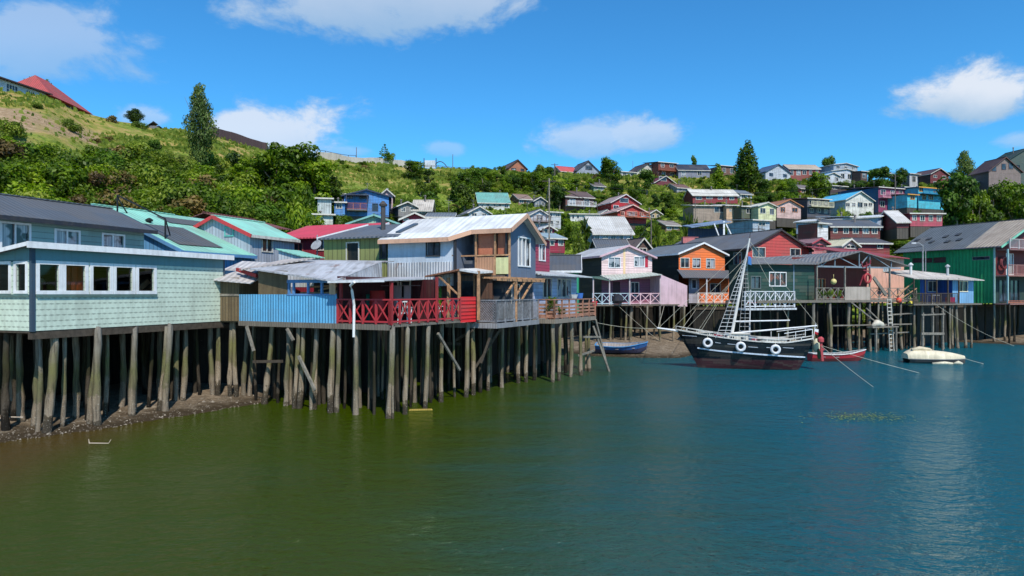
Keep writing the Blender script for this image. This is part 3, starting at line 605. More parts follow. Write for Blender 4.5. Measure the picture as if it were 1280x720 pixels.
m = MB(); m.beam((x0-.2,-.37,zE),(x0+.86,3,zE+1.0),.04,.14); m.build('fascia', WHITE, r)
m = MB(); cx = OL.u('F', 479, 1.5); m.tube([(cx,1.5,zE+.3),(cx,1.5,zE+1.9)],.13,8); m.tube([(cx,1.5,zE+1.85),(cx,1.5,zE+1.95),(cx,1.5,zE+2.15)],[.2,.24,.05],8); m.build('chimney', plain((70,66,66)), r)
# ================================================================ BV blue veranda house + RD red deck house (frame turned -28)
C2 = ((487-CX)/F*27.0, 27.0)
BV = Thing('stilt_house', 'house with sky blue corrugated front, open window frames and low grey roof', 'house', *C2, -28, 3.7)
xa, xb, xc = BV.u('F', 299), BV.u('F', 421), 0.0
zb0 = 3.72; zr_ = BV.z('F', 360, 368); BLUEC = surf((92,180,232),'corr',.16,.3)
m = MB(); m.box(xa,xb,0,.04,zb0,zr_); m.box(xa,xa+.04,.05,3,zb0,zr_); m.build('corrugated_front', BLUEC, BV)
ztop_l = BV.z('F', 322, 336); ztop_r = BV.z('F', 421, 349)
xp0, xp1 = BV.u('F', 323), BV.u('F', 359)
m = MB(); m.hexa([(xp0,.0,zr_),(xp1,.0,zr_),(xp1,.04,zr_),(xp0,.04,zr_),(xp0,.0,ztop_l),(xp1,.0,ztop_l-.12),(xp1,.04,ztop_l-.12),(xp0,.04,ztop_l)]); m.build('plywood_panel', surf((112,94,66),'plain',wear=.9,stain=(60,46,34)), BV)
m = MB(); zwT = ze_rr = BV.z('F', 421, 349)-.14
for px in (361,367,385,402): u = BV.u('F',px); m.box(u-.05,u+.05,-.02,.06,zr_,zwT+.05)
m.box(xp1,BV.u('F',413),-.025,.065,zwT,zwT+.12); m.box(xp1,xb,-.02,.06,zr_-.04,zr_+.03); m.box(xp1,BV.u('F',400),-.02,.06,zwT+.12,zwT+.14); m.build('window_frame', surf((84,140,200),'plain',wear=.4), BV)
m = MB(); u = BV.u('F',415); m.box(u-.13,u+.2,-.03,.02,zr_,ztop_r); m.build('post_board', surf((206,164,130),'plain'), BV)
m = MB(); m.box(xp1,xb,1.6,1.64,zb0,ztop_r); m.build('inner_wall', plain((46,50,58)), BV)
m = MB()
for i,(a,b) in enumerate(((5.0,5.0),(5.25,5.32),(5.1,5.35),(4.95,5.15))): m.beam((xp1+.3+.4*i,.5+.12*i,a),(xb-.4,.6+.1*i,b),.07)
m.build('stored_timber', NEWWOOD, BV)

m = MB(); m.box(xa,xb,.05,4.6,zb0-.1,zb0); m.box(xb,0,.0,4.6,zb0-.1,zb0); m.box(-2.6,0,4.6,6.7,zb0-.1,zb0)
m.beam((xa,-.02,zb0-.1),(0,-.02,zb0-.1),.07,.22); m.build('deck', DECK, BV)
# big low roof: pale grey sheets running down to the eave
ze_l = ztop_l+.02; ze_r = BV.z('F', 440, 350.5, -.6); xr = BV.u('F', 533, .4)
GREYR = surf((180,182,188),'corr',.3,.6,rust=.4,deep=.15)
m = MB(); slab(m, [(xp0-.2,-.3,ze_l),(xb+.3,-.45,ze_r),(-4.1,4.6,6.5),(xp0-.9,3.6,6.6)],.06); slab(m, [(xb+.3,-.45,ze_r+.004),(-1.6,-.45,ze_r+.02),(-1.6,4.5,5.74)],.06); slab(m, [(xb+.3,-.45,ze_r+.002),(-1.6,4.5,5.738),(-3.95,4.5,5.76)],.06); m.poly((xb+.32,-.4,ze_r-.02),(-3.97,4.5,5.7),(-4.08,4.58,6.46))
slab(m, [(-1.6,-.45,ze_r+.024),(.1,-.45,ze_r+.01),(.1,2.1,5.6),(-1.6,4.5,5.744)],.05); slab(m, [(xp0-.9,3.6,6.604),(-4.1,4.6,6.508),(-4.6,6.2,6.62),(xp0-1.8,5.6,6.75)],.05)
roofBV = m.build('roof', GREYR, BV)
m = MB(); slab(m, [(xp0-1.6,.3,ze_l-.02),(xp0-.1,.0,ze_l+.05),(xp0+.1,3.4,ze_l+.62),(xp0-2.0,3.4,ze_l+.6)],.05); slab(m, [(xp0-2.1,1.2,ze_l-.35),(xp0-.5,.9,ze_l-.4),(xp0-.5,2.6,ze_l+.02),(xp0-2.3,2.9,ze_l+.1)],.05); m.build('roof', surf((196,186,180),'corr',.3,.6,rust=.5), BV, label='rust stained pale roof sheets lapping over the grey roof')
m = MB(); m.beam((xp0-2.1,.6,ze_l+.0),(xp0-.5,.35,ze_l-.32),.1,.16); m.build('fascia', surf((176,40,48),'plain'), BV, label='dull red board along the upper roof edge')
g = MB(); ug = BV.u('F', 437, -.5); g.tube([(ug+.35,-.62,ze_r-.06),(ug+.05,-.5,ze_r-.2),(ug-.05,-.3,ze_r-.4),(ug-.08,-.14,ze_r-1.0),(ug-.1,-.14,3.2)],.055,8); g.beam((xb,-.5,ze_r-.05),(.1,-.5,ze_r-.03),.10,.09); g.build('gutter', WHITE, BV)
# brown shack at the left of the blue front
SK = thing_px('shack', 'weathered brown board shack wedged between sage green and blue houses', 'shack', 278, 31.6, -14, 3.7)
m = MB(); w_ = SK.u('F', 299); wall(m,'F',0,-.3,w_,3.7,SK.z('F',288,347)); m.box(-.3,w_,.06,3,3.64,3.7); wall(m,'R',w_,0,3,3.7,5.6); m.build('wall', surf((116,98,70),'boards',.16,.8,stain=(60,44,34)), SK)
m = MB(); m.box(-.3,w_,-.03,-.005,4.85,4.95); m.build('batten', TIMBER, SK)
m = MB(); z9 = SK.z('F',288,347); slab(m, [(-.8,-.4,z9-.05),(w_+.9,-.4,z9-.25),(w_+.9,2.6,z9+.75),(-.8,2.6,z9+.9)],.05); m.build('roof', surf((200,196,196),'corr',.3,.5,rust=.4), SK)
# lean-to dormer above the roof
DM = thing_px('shed', 'little pale grey shed with sloping turquoise roof standing among the roofs', 'shed', 348, 36, -22, 5.5)
a = DM.u('F', 376); z0, z1, z2 = 5.3, DM.z('F',348,312), DM.z('F',376,320)
m = MB(); wall(m,'F',0,0,a,z0,z1,z1b=z2); wall(m,'L',0,0,1.6,z0,z1); wall(m,'R',a,0,1.6,z0,z2); wall(m,'B',1.6,0,a,z0,z1,z1b=z2); m.build('wall', surf((206,212,218),'boards',.2,.2), DM)
m = MB(); slab(m, [(-.1,-.12,z1+.06),(a+.15,-.12,z2+.0),(a+.15,1.8,z2),(-.1,1.8,z1+.06)],.05); m.build('roof', TEAL, DM)
# ---- red railed deck house
RD = Thing('stilt_house', 'maroon walled house with long red cross braced railing around its covered deck', 'house', *C2, -28, 3.7)
REDP = surf((186,44,54),'plain',wear=.35); rtop = RD.z('F', 455, 374.5)
railing(RD, (xb+.05,0), (0,0), 3.74, rtop-3.74, 'x', REDP, 4)
yE = RD.u('S', 575); railing(RD, (0,0), (0,yE), 3.74, rtop-3.74, 'x', REDP, 8)
yF = RD.u('S', 595); m = MB()
zz = 3.62
while zz < rtop: m.hexa([(0,yE+.03,zz),(.04,yE+.03,zz),(.04,yF,zz),(0,yF,zz),(-.02,yE+.03,zz+.17),(.015,yE+.03,zz+.17),(.015,yF,zz+.17),(-.02,yF,zz+.17)]); zz += .17
m.build('board_panel', surf((214,34,40),'clap',.17,.2), RD)
zc = ze_r
ow = [pxop(RD,'F',3.4,(489,353,497,374)), pxop(RD,'F',3.4,(502,352,512,372))]
m = MB(); ux0 = xb; wall(m,'F',3.4,ux0,-.05,3.72,zc+.1,ow); wall(m,'L',xb+.02,0,3.4,3.72,zc+.2); m.build('wall', surf((76,24,34),'boards',.2,.4), RD)
for q in ow: window(RD,'F',3.4,q,OFFW,GD,nx=1)
m = MB()
for px in (487,): u = RD.u('F',px,.0); m.beam((u+.0,.12,3.7),(u,.12,zc),.1)
m.beam((-2.6,.1,3.7),(-2.6,.1,zc),.1); m.beam((-.0,3.3,3.7),(0,3.3,zc+.2),.1); m.build('post', surf((150,40,46),'plain'), RD)
# things on the deck
def simple(name, label, cat, B, build, mat, group=None, smooth=False):
    t = Thing(name, label, cat, B.x, B.y, B.rot, B.zb, group); m = MB(); build(m)
    o = bpy.data.objects.new(name, m.mesh(name, mat, B.zb, smooth)); COL.objects.link(o); bpy.data.objects.remove(t.o)
    if B.tmp: bpy.data.objects.remove(B.o)
    o.location = (B.x, B.y, B.zb); o.rotation_euler = (0,0,R_(B.rot)); tag(o, label, cat, group); return o
def barrel(cx, cy, z, r, h):
    def f(m): m.tube([(cx,cy,z),(cx,cy,z+.04),(cx,cy,z+h*.3),(cx,cy,z+h*.32),(cx,cy,z+h*.66),(cx,cy,z+h*.68),(cx,cy,z+h)],[r*.94,r,r,r*1.05,r*1.05,r,r*.95],14)
    return f
u = RD.u('F', 472, 1.5); simple('barrel','red plastic barrel standing behind the red deck railing','barrel',RD,barrel(u,1.5,3.74,.33,1.35),plain((196,30,34)),smooth=True)
u = RD.u('F', 457, 2.0); simple('barrel','dark green plastic barrel beside the red one on the deck','barrel',RD,barrel(u,2.0,3.74,.27,1.2),plain((24,110,96)),smooth=True)
def chair(B, name, label, x, y, rz, col, z):
    t = Thing(name, label, 'chair', *B.wor(x, y), B.rot+rz, z); mt = plain(col, .4)
    m = MB(); m.hexa([(-.22,-.22,z+.42),(.22,-.22,z+.42),(.2,.2,z+.40),(-.2,.2,z+.40),(-.22,-.22,z+.45),(.22,-.22,z+.45),(.2,.2,z+.43),(-.2,.2,z+.43)]); m.build('seat', mt, t)
    m = MB()
    for k in range(5): m.beam((-.18+.09*k,.2,z+.43),(-.2+.1*k,.3,z+.9),.05,.02)
    m.beam((-.24,.3,z+.9),(.24,.3,z+.9),.05,.05); m.build('backrest', mt, t)
    for a, b in ((-.2,-.2),(.2,-.2),(-.18,.2),(.18,.2)): m = MB(); m.beam((a*1.15,b*1.15,z),(a,b,z+.42),.05); m.build('leg', mt, t)
    for s in (-1,1): m = MB(); m.beam((s*.24,-.2,z+.43),(s*.25,-.2,z+.64),.04); m.beam((s*.25,-.22,z+.65),(s*.24,.26,z+.67),.06,.03); m.build('armrest', mt, t)
ch = chair(RD,'garden_chair','white plastic garden chair on the deck behind the red railing',-.55,1.7,200,(225,228,232),3.73)
chair(RD,'garden_chair','white plastic garden chair tipped farther back on the red railed deck',-.7,4.4,150,(205,205,205),3.73)
def cloths(m):
    for k,(a,w_) in enumerate(((-1.3,.45),(-.7,.3),(-.3,.4))): m.hexa([(a,2.2,4.5),(a+w_,2.25,4.45),(a+w_,2.28,4.45),(a,2.23,4.5),(a,2.2,5.3),(a+w_,2.2,5.3),(a+w_,2.23,5.3),(a,2.23,5.3)])
simple('laundry','dull clothes hung in the shade above the red railed deck','laundry',RD,lambda m: (m.poly((-1.5,2.2,4.4),(-1.1,2.25,4.42),(-1.1,2.2,5.3),(-1.5,2.2,5.3)), m.poly((-.95,2.2,4.6),(-.6,2.22,4.55),(-.6,2.2,5.3),(-.95,2.2,5.3)), m.beam((-2.2,2.2,5.31),(-.1,2.2,5.31),.02)),plain((150,130,140)))
simple('shelf_rack','wooden shelf rack at the back of the red railed deck','shelf',RD,lambda m: [m.box(-3.6,-2.7,3.0,3.3,z_,z_+.04) for z_ in (3.9,4.3,4.7,5.1)]+[m.beam((x_,3.05,3.74),(x_,3.05,5.2),.05) for x_ in (-3.6,-2.7)],DARKWOOD)
for pb, py, pt, r in [(287,500,288,.9),(295.5,500,294,.9),(303.7,498,307,.95),(311.5,498,316,.9),(329,505,337,1),(355.6,507.5,359,.95),(364.6,511,370,.75),(371,511,378,.95),(383,512,394.5,.95),(393,512,398,.85)]: stilt_px(BV, pb, py, pt, 3.62, r)
for pb, py, pt, r in [(411,516,417,1.15),(418.6,516,421.7,.9),(443.6,519,445,1.05),(480,523.5,488.5,1.1),(491,523.5,491,.45),(504,518,510,.9),(525.5,511,532.6,.95),(553,503,555.5,1),(580.4,496.7,582,1.1),(594.6,494,594,1)]: stilt_px(RD, pb, py, pt, 3.62, r)
stilt_grid(BV, fr(xa+.3, xb-.3, 6), [1.7,3.0,4.4], 3.62, .25, (.6,.9), 11); stilt_grid(RD, [-3.2,-1.7], fr(1.5, 6.2, 5), 3.62, .25, (.6,.9), 12)
braces(BV, [((xa+.6,-.1,3.5),(xa+1.0,-.05,2.4)),((BV.u('F',361),-.1,3.45),(BV.u('F',369),-.1,2.95)),((BV.u('F',376),-.12,2.3),(BV.u('F',396),-.1,.9))], TIMBER)
# ================================================================ GH grey two-storey house with gable to the water
GH = thing_px('stilt_house', 'two storey grey house with white roof, timber balcony and gable facing the water', 'house', 620, 32.5, -25, 3.45)
GREYG = surf((98,112,134),'plain',wear=.3); yR = 5.1; yr = 2.98; zr = 9.0; zf = 5.85
op = pxop(GH,'S',-.12,(648,298,662,332))
zeR = 7.9; zeP = zr-(yr-.6)*.47; zeB = zr-(yr-1.5)*.47
m = MB()   # gable wall facing the water: a polygon with the window cut as strips
a_, b_, c_, d_ = op
prof = lambda y: zr-abs(y-yr)*(.47 if y < yr else .52)
X = -.12; YB = 1.4; YW = 2.5; ys = sorted([YB, a_, b_, yr, yR]);
for p, q in zip(ys, ys[1:]):
    mid = (p+q)/2
    if a_ < mid < b_: m.poly((X,p,zf-.3),(X,q,zf-.3),(X,q,c_),(X,p,c_)); m.poly((X,p,d_),(X,q,d_),(X,q,prof(q)),(X,p,prof(p)))
    else: m.poly((X,p,zf-.3),(X,q,zf-.3),(X,q,prof(q)),(X,p,prof(p)))
wall(m,'F',YW,-2.6,X-.01,zf-.3,prof(YW),[(-2.3,-1.75,zf+.05,zf+1.75)]); wall(m,'R',-2.6,.6,YW,zf-.3,prof(.8),z1b=prof(YW))
wall(m,'B',yR,-6.7,X,zf-.3,prof(yR)); m.build('wall', GREYG, GH)
o1 = pxop(GH,'F',.6,(534,297,549,319)); x0 = GH.u('F',485,.6); zsp = GH.z('F',520,328,.6)
m = MB(); wall(m,'F',.6,x0,-2.6,zsp,zeP,[(o1[0],o1[1],max(o1[2],zsp+.02),min(o1[3],zeP-.08))]); wall(m,'L',x0,.6,yR,5.2,prof(.6)); m.build('wall', surf((186,198,212),'plain',wear=.25), GH, label='smooth pale blue grey upper wall')
m = MB(); m.box(x0,-2.58,.57,.60,5.35,zsp); m.build('wall', surf((206,210,216),'corr',.16,.5,rust=.1), GH, label='corrugated iron skirt with streaks')
window(GH,'F',.6,(o1[0],o1[1],max(o1[2],zsp+.02),min(o1[3],zeP-.08)),DARKTRIM,GD,nx=2); window(GH,'R',X,op,WHITE,GC,nx=3)
m = MB(); m.box(-2.3,-1.75,YW+.05,YW+.08,zf+.05,zf+1.75); m.build('door', plain((96,58,40)), GH)
m = MB(); m.box(-2.62,-2.5,.5,.62,3.6,zeP); m.box(X-.02,X+.05,YB-.1,YB+.02,zf-.3,prof(YB)-.05); m.build('corner_board', DARKTRIM, GH)
# roof in three slabs
RW = surf((216,218,220),'corr',.36,.35,deep=.12); m = MB(); f_ = lambda y: prof(y)+.08
slab(m, [(x0-.35,.2,f_(.2)),(-2.75,.2,f_(.2)),(-1.9,1.05,f_(1.05)),(.3,1.05,f_(1.05)),(.3,yr,f_(yr)),(x0-.35,yr,f_(yr))],.07); slab(m, [(x0-.35,yr,f_(yr)+.004),(.3,yr,f_(yr)+.004),(.3,yR+.45,f_(yR+.45)),(x0-.35,yR+.45,f_(yR+.45))],.07); r = m.build('roof', RW, GH)
m = MB(); FA = surf((206,158,128),'plain',wear=.25); m.beam((x0-.35,.18,f_(.2)-.12),(-2.75,.18,f_(.2)-.12),.04,.22); m.beam((-2.75,.18,f_(.2)-.12),(-1.9,1.03,f_(1.05)-.12),.04,.22); m.beam((-1.9,1.03,f_(1.05)-.12),(.3,1.03,f_(1.05)-.12),.04,.22)
m.beam((.32,1.05,f_(1.05)-.11),(.32,yr,f_(yr)-.11),.04,.2); m.beam((.32,yr,f_(yr)-.11),(.32,yR+.45,f_(yR+.45)-.11),.04,.2); m.build('fascia', FA, r)
m = MB(); q = GH.u('F',512,1.5); m.hexa([(q-.55,1.0,f_(1.0)+.02),(q-.25,1.0,f_(1.0)+.02),(q+.15,2.1,f_(2.1)+.02),(q-.15,2.1,f_(2.1)+.02),(q-.55,1.0,f_(1.0)+.1),(q-.25,1.0,f_(1.0)+.1),(q+.15,2.1,f_(2.1)+.1),(q-.15,2.1,f_(2.1)+.1)]); m.build('skylight', plain((70,84,100),.2), r)
# balcony
yb = YB-.12; m = MB(); m.box(-2.58,X-.02,yb,YW,zf-.12,zf); m.box(-2.58,X-.02,yb-.06,yb-.005,zf-.25,zf+.02); m.build('balcony_floor', surf((120,104,96),'boards',.2), GH)
px4 = [GH.u('F',p,yb) for p in (574,595,619,637)]; m = MB()
for i, X_ in enumerate(px4): m.beam((X_,yb,zf-.1),(X_,yb,prof(yb)-.1 if i else zf+1.05),.09)
m.build('post', NEWWOOD, GH)
m = MB(); m.beam((px4[0]-.04,yb-.01,zf+1.02),(px4[3]+.04,yb-.01,zf+1.02),.09,.07); m.beam((px4[0],.6,zf+1.02),(px4[0],yb,zf+1.02),.07,.06); m.build('balcony_rail', NEWWOOD, GH)
m = MB(); m.box(px4[1]+.05,px4[2]-.05,yb-.02,yb+.01,zf+.02,zf+.95); m.build('balcony_panel', surf((186,134,100),'corr',.09,.2), GH, label='brown lattice balcony panel')
m = MB(); m.box(px4[2]+.06,px4[3]+.02,yb-.04,yb-.01,zf+.08,zf+.9); m.build('balcony_panel', plain((214,212,150)), GH, label='pale yellow balcony panel')
m = MB(); m.box(px4[0]+.05,px4[1]-.05,yb+.3,yb+.33,zf+.02,zf+.8); m.build('balcony_panel', plain((96,104,118)), GH, label='grey balcony panel')
m = MB(); m.box(px4[1]+.05,px4[2]-.05,yb+.16,yb+.2,zf+1.0,prof(yb+.16)-.1); m.box(px4[2]+.06,px4[3]-.1,yb+.17,yb+.2,zf+1.0,prof(yb+.17)-.1); m.build('plywood_screen', surf((190,112,80),'plain',wear=.5,stain=(130,60,44)), GH)
# lower storey
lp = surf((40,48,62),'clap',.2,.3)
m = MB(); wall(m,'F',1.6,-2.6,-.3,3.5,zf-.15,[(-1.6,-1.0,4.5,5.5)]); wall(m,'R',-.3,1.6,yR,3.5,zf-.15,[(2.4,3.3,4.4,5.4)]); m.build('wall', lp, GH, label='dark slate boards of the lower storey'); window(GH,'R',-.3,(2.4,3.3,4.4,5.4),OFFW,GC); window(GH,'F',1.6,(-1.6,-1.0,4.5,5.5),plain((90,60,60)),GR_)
m = MB(); m.box(-2.75,.0,.05,yR,3.40,3.5); m.beam((-2.75,-.03,3.42),(0.03,-.03,3.42),.06,.24); m.beam((.03,-.03,3.42),(.03,yR+.1,3.42),.06,.24); m.build('deck', surf((150,150,154),'boards',.14), GH)
railing(GH,(-2.65,0),(0,0),3.54,1.1,'lattice',GREYRAIL,1); railing(GH,(0,0),(0,yR),3.54,1.1,'bal',GREYRAIL,5)
m = MB(); m.obox((0,0),(0,1),(1,0),.1,yR*.58,3.75,4.45,-.05,-.04); m.build('wire_mesh', surf((120,128,130),'corr',.07), GH)
m = MB()
for (X_, Y_, zt_, c) in ((-2.6,.0,zf-.1,0),(-.02,2.3,zf-.1,0),(-1.1,.3,zf-.1,0)): m.beam((X_,Y_,3.5),(X_,Y_,zt_),.12)
m.beam((-.02,2.3,zf-1.0),(-.02,3.6,zf-.15),.08); m.beam((-.02,3.0,4.6),(-.02,4.6,zf-.15),.08); m.beam((-.02,1.2,zf-.9),(-.02,2.3,zf-.2),.08); m.build('post', NEWWOOD, GH)
m = MB(); m.beam((0,.2,zf-.2),(0,yR+.9,zf-.2),.1,.14)
for k in range(9): m.beam((-1.0,.5+.6*k,zf-.11),(.35,.5+.6*k,zf-.11),.06,.08)
m.build('floor_beam', NEWWOOD, GH)
# brown lean-to porch roof left of the lower storey
p0 = GH.u('F',531,-.4); m = MB(); zl, zh = GH.z('F',540,344.5,-.4), GH.z('F',574,336,-.4); p1 = GH.u('F',574,-.4); p2 = GH.u('F',597,-.4)
slab(m, [(p0,-.4,zl),(p1,-.4,zh),(p1,1.6,zh+.1),(p0,1.6,zl+.1)],.08); m.build('porch_roof', surf((150,98,70),'boards',.2,.5), GH)
m = MB(); slab(m, [(p1+.01,-.4,zh),(p2,-.4,zh-.15),(p2,1.5,zh-.05),(p1+.01,1.5,zh+.1)],.1); m.build('porch_roof', RW, GH, label='white sheet at the end of the porch roof')
m = MB(); m.beam((p1-.05,-.3,3.7),(p1-.05,-.3,zh),.11); m.beam((p1-1.2,-.3,zh-.35),(p1-.05,-.3,zh-1.3),.07); m.beam((p2,-.3,3.7),(p2,-.3,zh-.1),.11); m.build('porch_post', NEWWOOD, GH)
ob_ = pxop(GH,'F',1.2,(576,342,592,372)); m = MB(); wall(m,'F',1.2,p0,p2,3.6,zl,[ob_]); m.build('wall', surf((110,76,60),'boards',.2,.6), GH, label='brown boarded porch wall'); window(GH,'F',1.2,ob_,NEWWOOD,GD,nx=1)
for pb, py, pt, r in [(611,488.8,614,.85),(629,484.6,631,.95),(648,479,649,.95),(657.5,477.7,659,.95),(669.6,472,670,.9)]: stilt_px(GH, pb, py, pt, 3.38, r)
stilt_grid(GH, fr(-6,-1.6,4), fr(1.0,4.8,4), 3.38, .3, (.7,1), 13)
braces(GH, [((-.3,.3,3.3),(-.9,.2,1.6)),((-.1,.8,3.3),(-1.6,.3,.9)),((-2.3,-.1,2.6),(-1.2,-.1,3.2)),((-3.1,-.1,2.5),(-1.9,-.1,2.5))])
# ================================================================ M magenta slab house behind
M = thing_px('stilt_house', 'narrow crimson house with white window squeezed behind the grey gabled house', 'house', 666, 42.5, -27, 3.5)
zE = M.z('S', 680, 300, 0); mm = MB(); xx = -3.2; yM = M.u('S',687)
o1 = pxop(M,'S',0,(674,306,681,325)); wall(mm,'F',0,xx,0,3.5,zE); wall(mm,'R',0,0,yM,3.5,zE,[o1]); wall(mm,'B',yM,xx,0,3.5,zE); mm.build('wall', surf((158,48,76),'clap',.2,.35), M); window(M,'R',0,o1,WHITE,GC)
mm = MB(); slab(mm,[(.3,-.3,zE+.05),(.3,yM+.3,zE+.05),(xx-.2,yM+.3,zE+.8),(xx-.2,-.3,zE+.8)],.07); mm.build('roof', surf((120,120,126),'corr',.25), M)
# ================================================================ M2 pale blue house with planted wooden deck
M2 = thing_px('stilt_house', 'pale blue boarded house with white windows behind a brown railed planted deck', 'house', 693, 38, -28, 3.4)
X = -2.0; y0 = M2.u('S',667,X); y1 = M2.u('S',721,X); zE = 6.05; wins = [pxop(M2,'S',X,q) for q in ((679,352,689,371),(697,352,713,370))]; wins = [(a,b,4.75,5.85) for a,b,_,_ in wins]
m = MB(); wall(m,'R',X,y0,y1,3.4,zE,wins); wall(m,'F',y0,X-4,X,3.4,zE); wall(m,'B',y1,X-4,X,3.4,zE); m.build('wall', surf((176,186,214),'clap',.22,.35), M2)
window(M2,'R',X,wins[0],OFFW,GR_,nx=2); window(M2,'R',X,wins[1],OFFW,GC,nx=3)
m = MB(); slab(m,[(X+.9,y0-.6,zE+.02),(X+.9,y1+.6,zE+.02),(X-4,y1+.6,zE+.75),(X-4,y0-.6,zE+.75)],.07); m.build('roof', surf((196,202,206),'corr',.25,.4), M2)
yD = M2.u('S',744); xD = M2.u('F',673)
m = MB(); m.box(min(xD,X),0,0,yD,3.42,3.5); m.box(X,0,.0,yD,3.41,3.418); m.beam((xD,-.03,3.4),(.03,-.03,3.4),.06,.24); m.beam((.03,-.03,3.4),(.03,yD,3.4),.06,.24); m.build('deck', surf((150,138,124),'boards',.14), M2)
BRW = wood_mat((176,128,106),'brown_timber'); railing(M2,(xD,0),(0,0),3.52,1.1,'boards',BRW,2); railing(M2,(0,0),(0,yD),3.52,1.1,'boards',BRW,6)
for pb, py, pt, r in [(691.5,478,692,1),(698,476,701,.9),(712.7,471,714,1),(728,469,727,1),(733,464,733,.55),(738,464,738,1)]: stilt_px(M2, pb, py, pt, 3.4, r)
stilt_grid(M2, fr(-4.5,-1.5,3), fr(.5,yD-.3,5), 3.4, .3, (.7,1), 14)
braces(M2, [((-.1,yD-2.5,1.2),(-.1,yD,1.3)),((.1,yD-.2,3.3),(.5,yD+1,0)),((.4,yD-.1,2.2),(.0,yD-2,2.3)),((.9,yD+.4,-.3),(.1,yD-.6,2.9))], TIMBER)
def pot_plant(B, x, y, z, s, label, cols=None):
    t = Thing('potted_plant', label, 'plant', *B.wor(x, y), 0, z); m = MB(); m.tube([(0,0,z),(0,0,z+.3*s),(0,0,z+.32*s)],[.13*s,.19*s,.17*s],10); m.build('pot', plain((150,80,56)), t)
    POTS.append((t, z+.3*s, s))
POTS = []
pot_plant(M2,-.35,.4,3.5,1.6,'bushy potted plant at the near corner of the brown railed deck'); pot_plant(M2,-.3,1.6,3.5,1.0,'small potted plant in middle of the brown railed deck'); pot_plant(M2,-.4,5.1,3.5,.8,'tiny potted plant at far end of the brown railed deck')
simple('bucket','bright blue bucket on the brown railed deck','bucket',M2,lambda m: m.tube([(-.25,4.3,4.62),(-.25,4.3,4.66),(-.25,4.3,4.98)],[.14,.17,.22],12),plain((40,120,220)))
simple('basin','white plastic basin on the brown railed deck','basin',M2,lambda m: m.tube([(-.25,3.3,4.62),(-.25,3.3,4.66),(-.25,3.3,4.9)],[.16,.2,.3],12),plain((225,225,225)))
# ================================================================ small green house with dark grey roof
SG = thing_px('house', 'small emerald green house with plain dark grey roof behind the pale blue one', 'house', 690, 52, -5, 3.4)
x1 = SG.u('F',727); zE = SG.z('F',710,337); zR = SG.z('F',710,320,2.2)
m = MB(); wall(m,'F',0,-1,x1-.2,3.4,zE); wall(m,'R',x1-.2,0,4.4,3.4,zE,apex=(2.2,zR)); wall(m,'L',-1,0,4.4,3.4,zE,apex=(2.2,zR)); m.build('wall', surf((40,160,120),'boards',.2,.2), SG); gable_roof(SG,-1,x1-.2,0,4.4,zE,zR,'x',surf((78,84,94),'corr',.3,.4,deep=.2),WHITE,ov=.25,ovg=.2)

# ================================================================ dark backings added to blacken the space under the houses
def backing(label, pts, top=3.55):
    t = Thing('retaining_or_shade_wall', label, 'dark backing', *pts[0], 0, 0); mt = surf((24,22,20),'boards',.3,.4); m = MB()
    for (x0,y0),(x1,y1) in zip(pts, pts[1:]):
        a=(x0-t.x,y0-t.y); b=(x1-t.x,y1-t.y); m.poly((a[0],a[1],-1.2),(b[0],b[1],-1.2),(b[0],b[1],top),(a[0],a[1],top)); m.poly((a[0],a[1]+.15,-1.2),(a[0],a[1]+.15,top),(b[0],b[1]+.15,top),(b[0],b[1]+.15,-1.2))
    m.build('backing_face', mt, t)
    m = MB()
    for (x0,y0),(x1,y1) in zip(pts, pts[1:]): m.beam((x0-t.x,y0-t.y-.05,top-.2),(x1-t.x,y1-t.y-.05,top-.2),.1,.2)
    m.build('backing_beam', DARKWOOD, t)
backing('added dark bulkhead in the shade behind the stilts of the left houses', [S1.wor(-12,-1.5), S1.wor(-5.8,-1.5), S1.wor(-5.8,e1), BV.wor(xa+.2,5.2), BV.wor(-5.5,5.2), GH.wor(-6.5,5.4), GH.wor(-3.5,5.4), M2.wor(-5,2.5), M2.wor(-5,12)], 3.5)

braces(RD, [((-.15,3.6,3.2),(-.15,5.4,1.4))], TIMBER); braces(BV, [((xa+.8,.1,1.9),(xa+2.6,.1,2.0))])
for B_, xs_, sd_ in ((BV, fr(xa+.6, xb-.4, 6), 31), (RD, [-2.2,-1.2], 32), (S1, [-.7], 33)):
    stilt_grid(B_, xs_, [.8, 1.5] if B_ is not S1 else fr(.6, e1-.4, 9), 3.6, .22, (.55,.85), sd_)
stilt_grid(RD, [-.9], fr(.8, 6.0, 7), 3.6, .2, (.5,.8), 34)
# ================================================================ the middle and right rows: frames turned +24, stilts on the beach
RA = 24
# ---- P pink house
P = thing_px('stilt_house', 'pale pink gabled house with black side wall and cross braced balconies over the beach', 'house', 752, 62, RA, 3.9)
WP = P.u('F', 815); zE = P.z('F',752,319); zR = zE+.95; zb = 3.95; zm = P.z('F',790,348)
PINK = surf((228,198,196),'clap',.22,.2); w1 = pxop(P,'F',0,(761,322,775,334)); w2 = pxop(P,'F',0,(793,322,805,334)); dz_ = (w2[2]-w1[2], w2[3]-w1[3]); w2 = (w2[0],w2[1],w1[2]+.15,w1[3]+.1)
m = MB(); wall(m,'F',0,0,WP,zm,zE,[w1,w2],apex=(WP/2,zR)); wall(m,'R',WP,0,6.5,zb,zE); wall(m,'B',6.5,0,WP,zb,zE,apex=(WP/2,zR)); m.build('wall', PINK, P)
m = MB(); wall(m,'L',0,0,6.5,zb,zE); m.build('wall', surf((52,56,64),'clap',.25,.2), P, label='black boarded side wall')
m = MB(); wall(m,'F',.02,0,WP,zb,zm,[(1.2,2.0,zb+.1,zm-.3),(3.2,4.0,zb+.8,zm-.4)]); m.build('wall', surf((150,86,116),'clap',.22,.3), P, label='dusky pink lower wall in the porch shade')
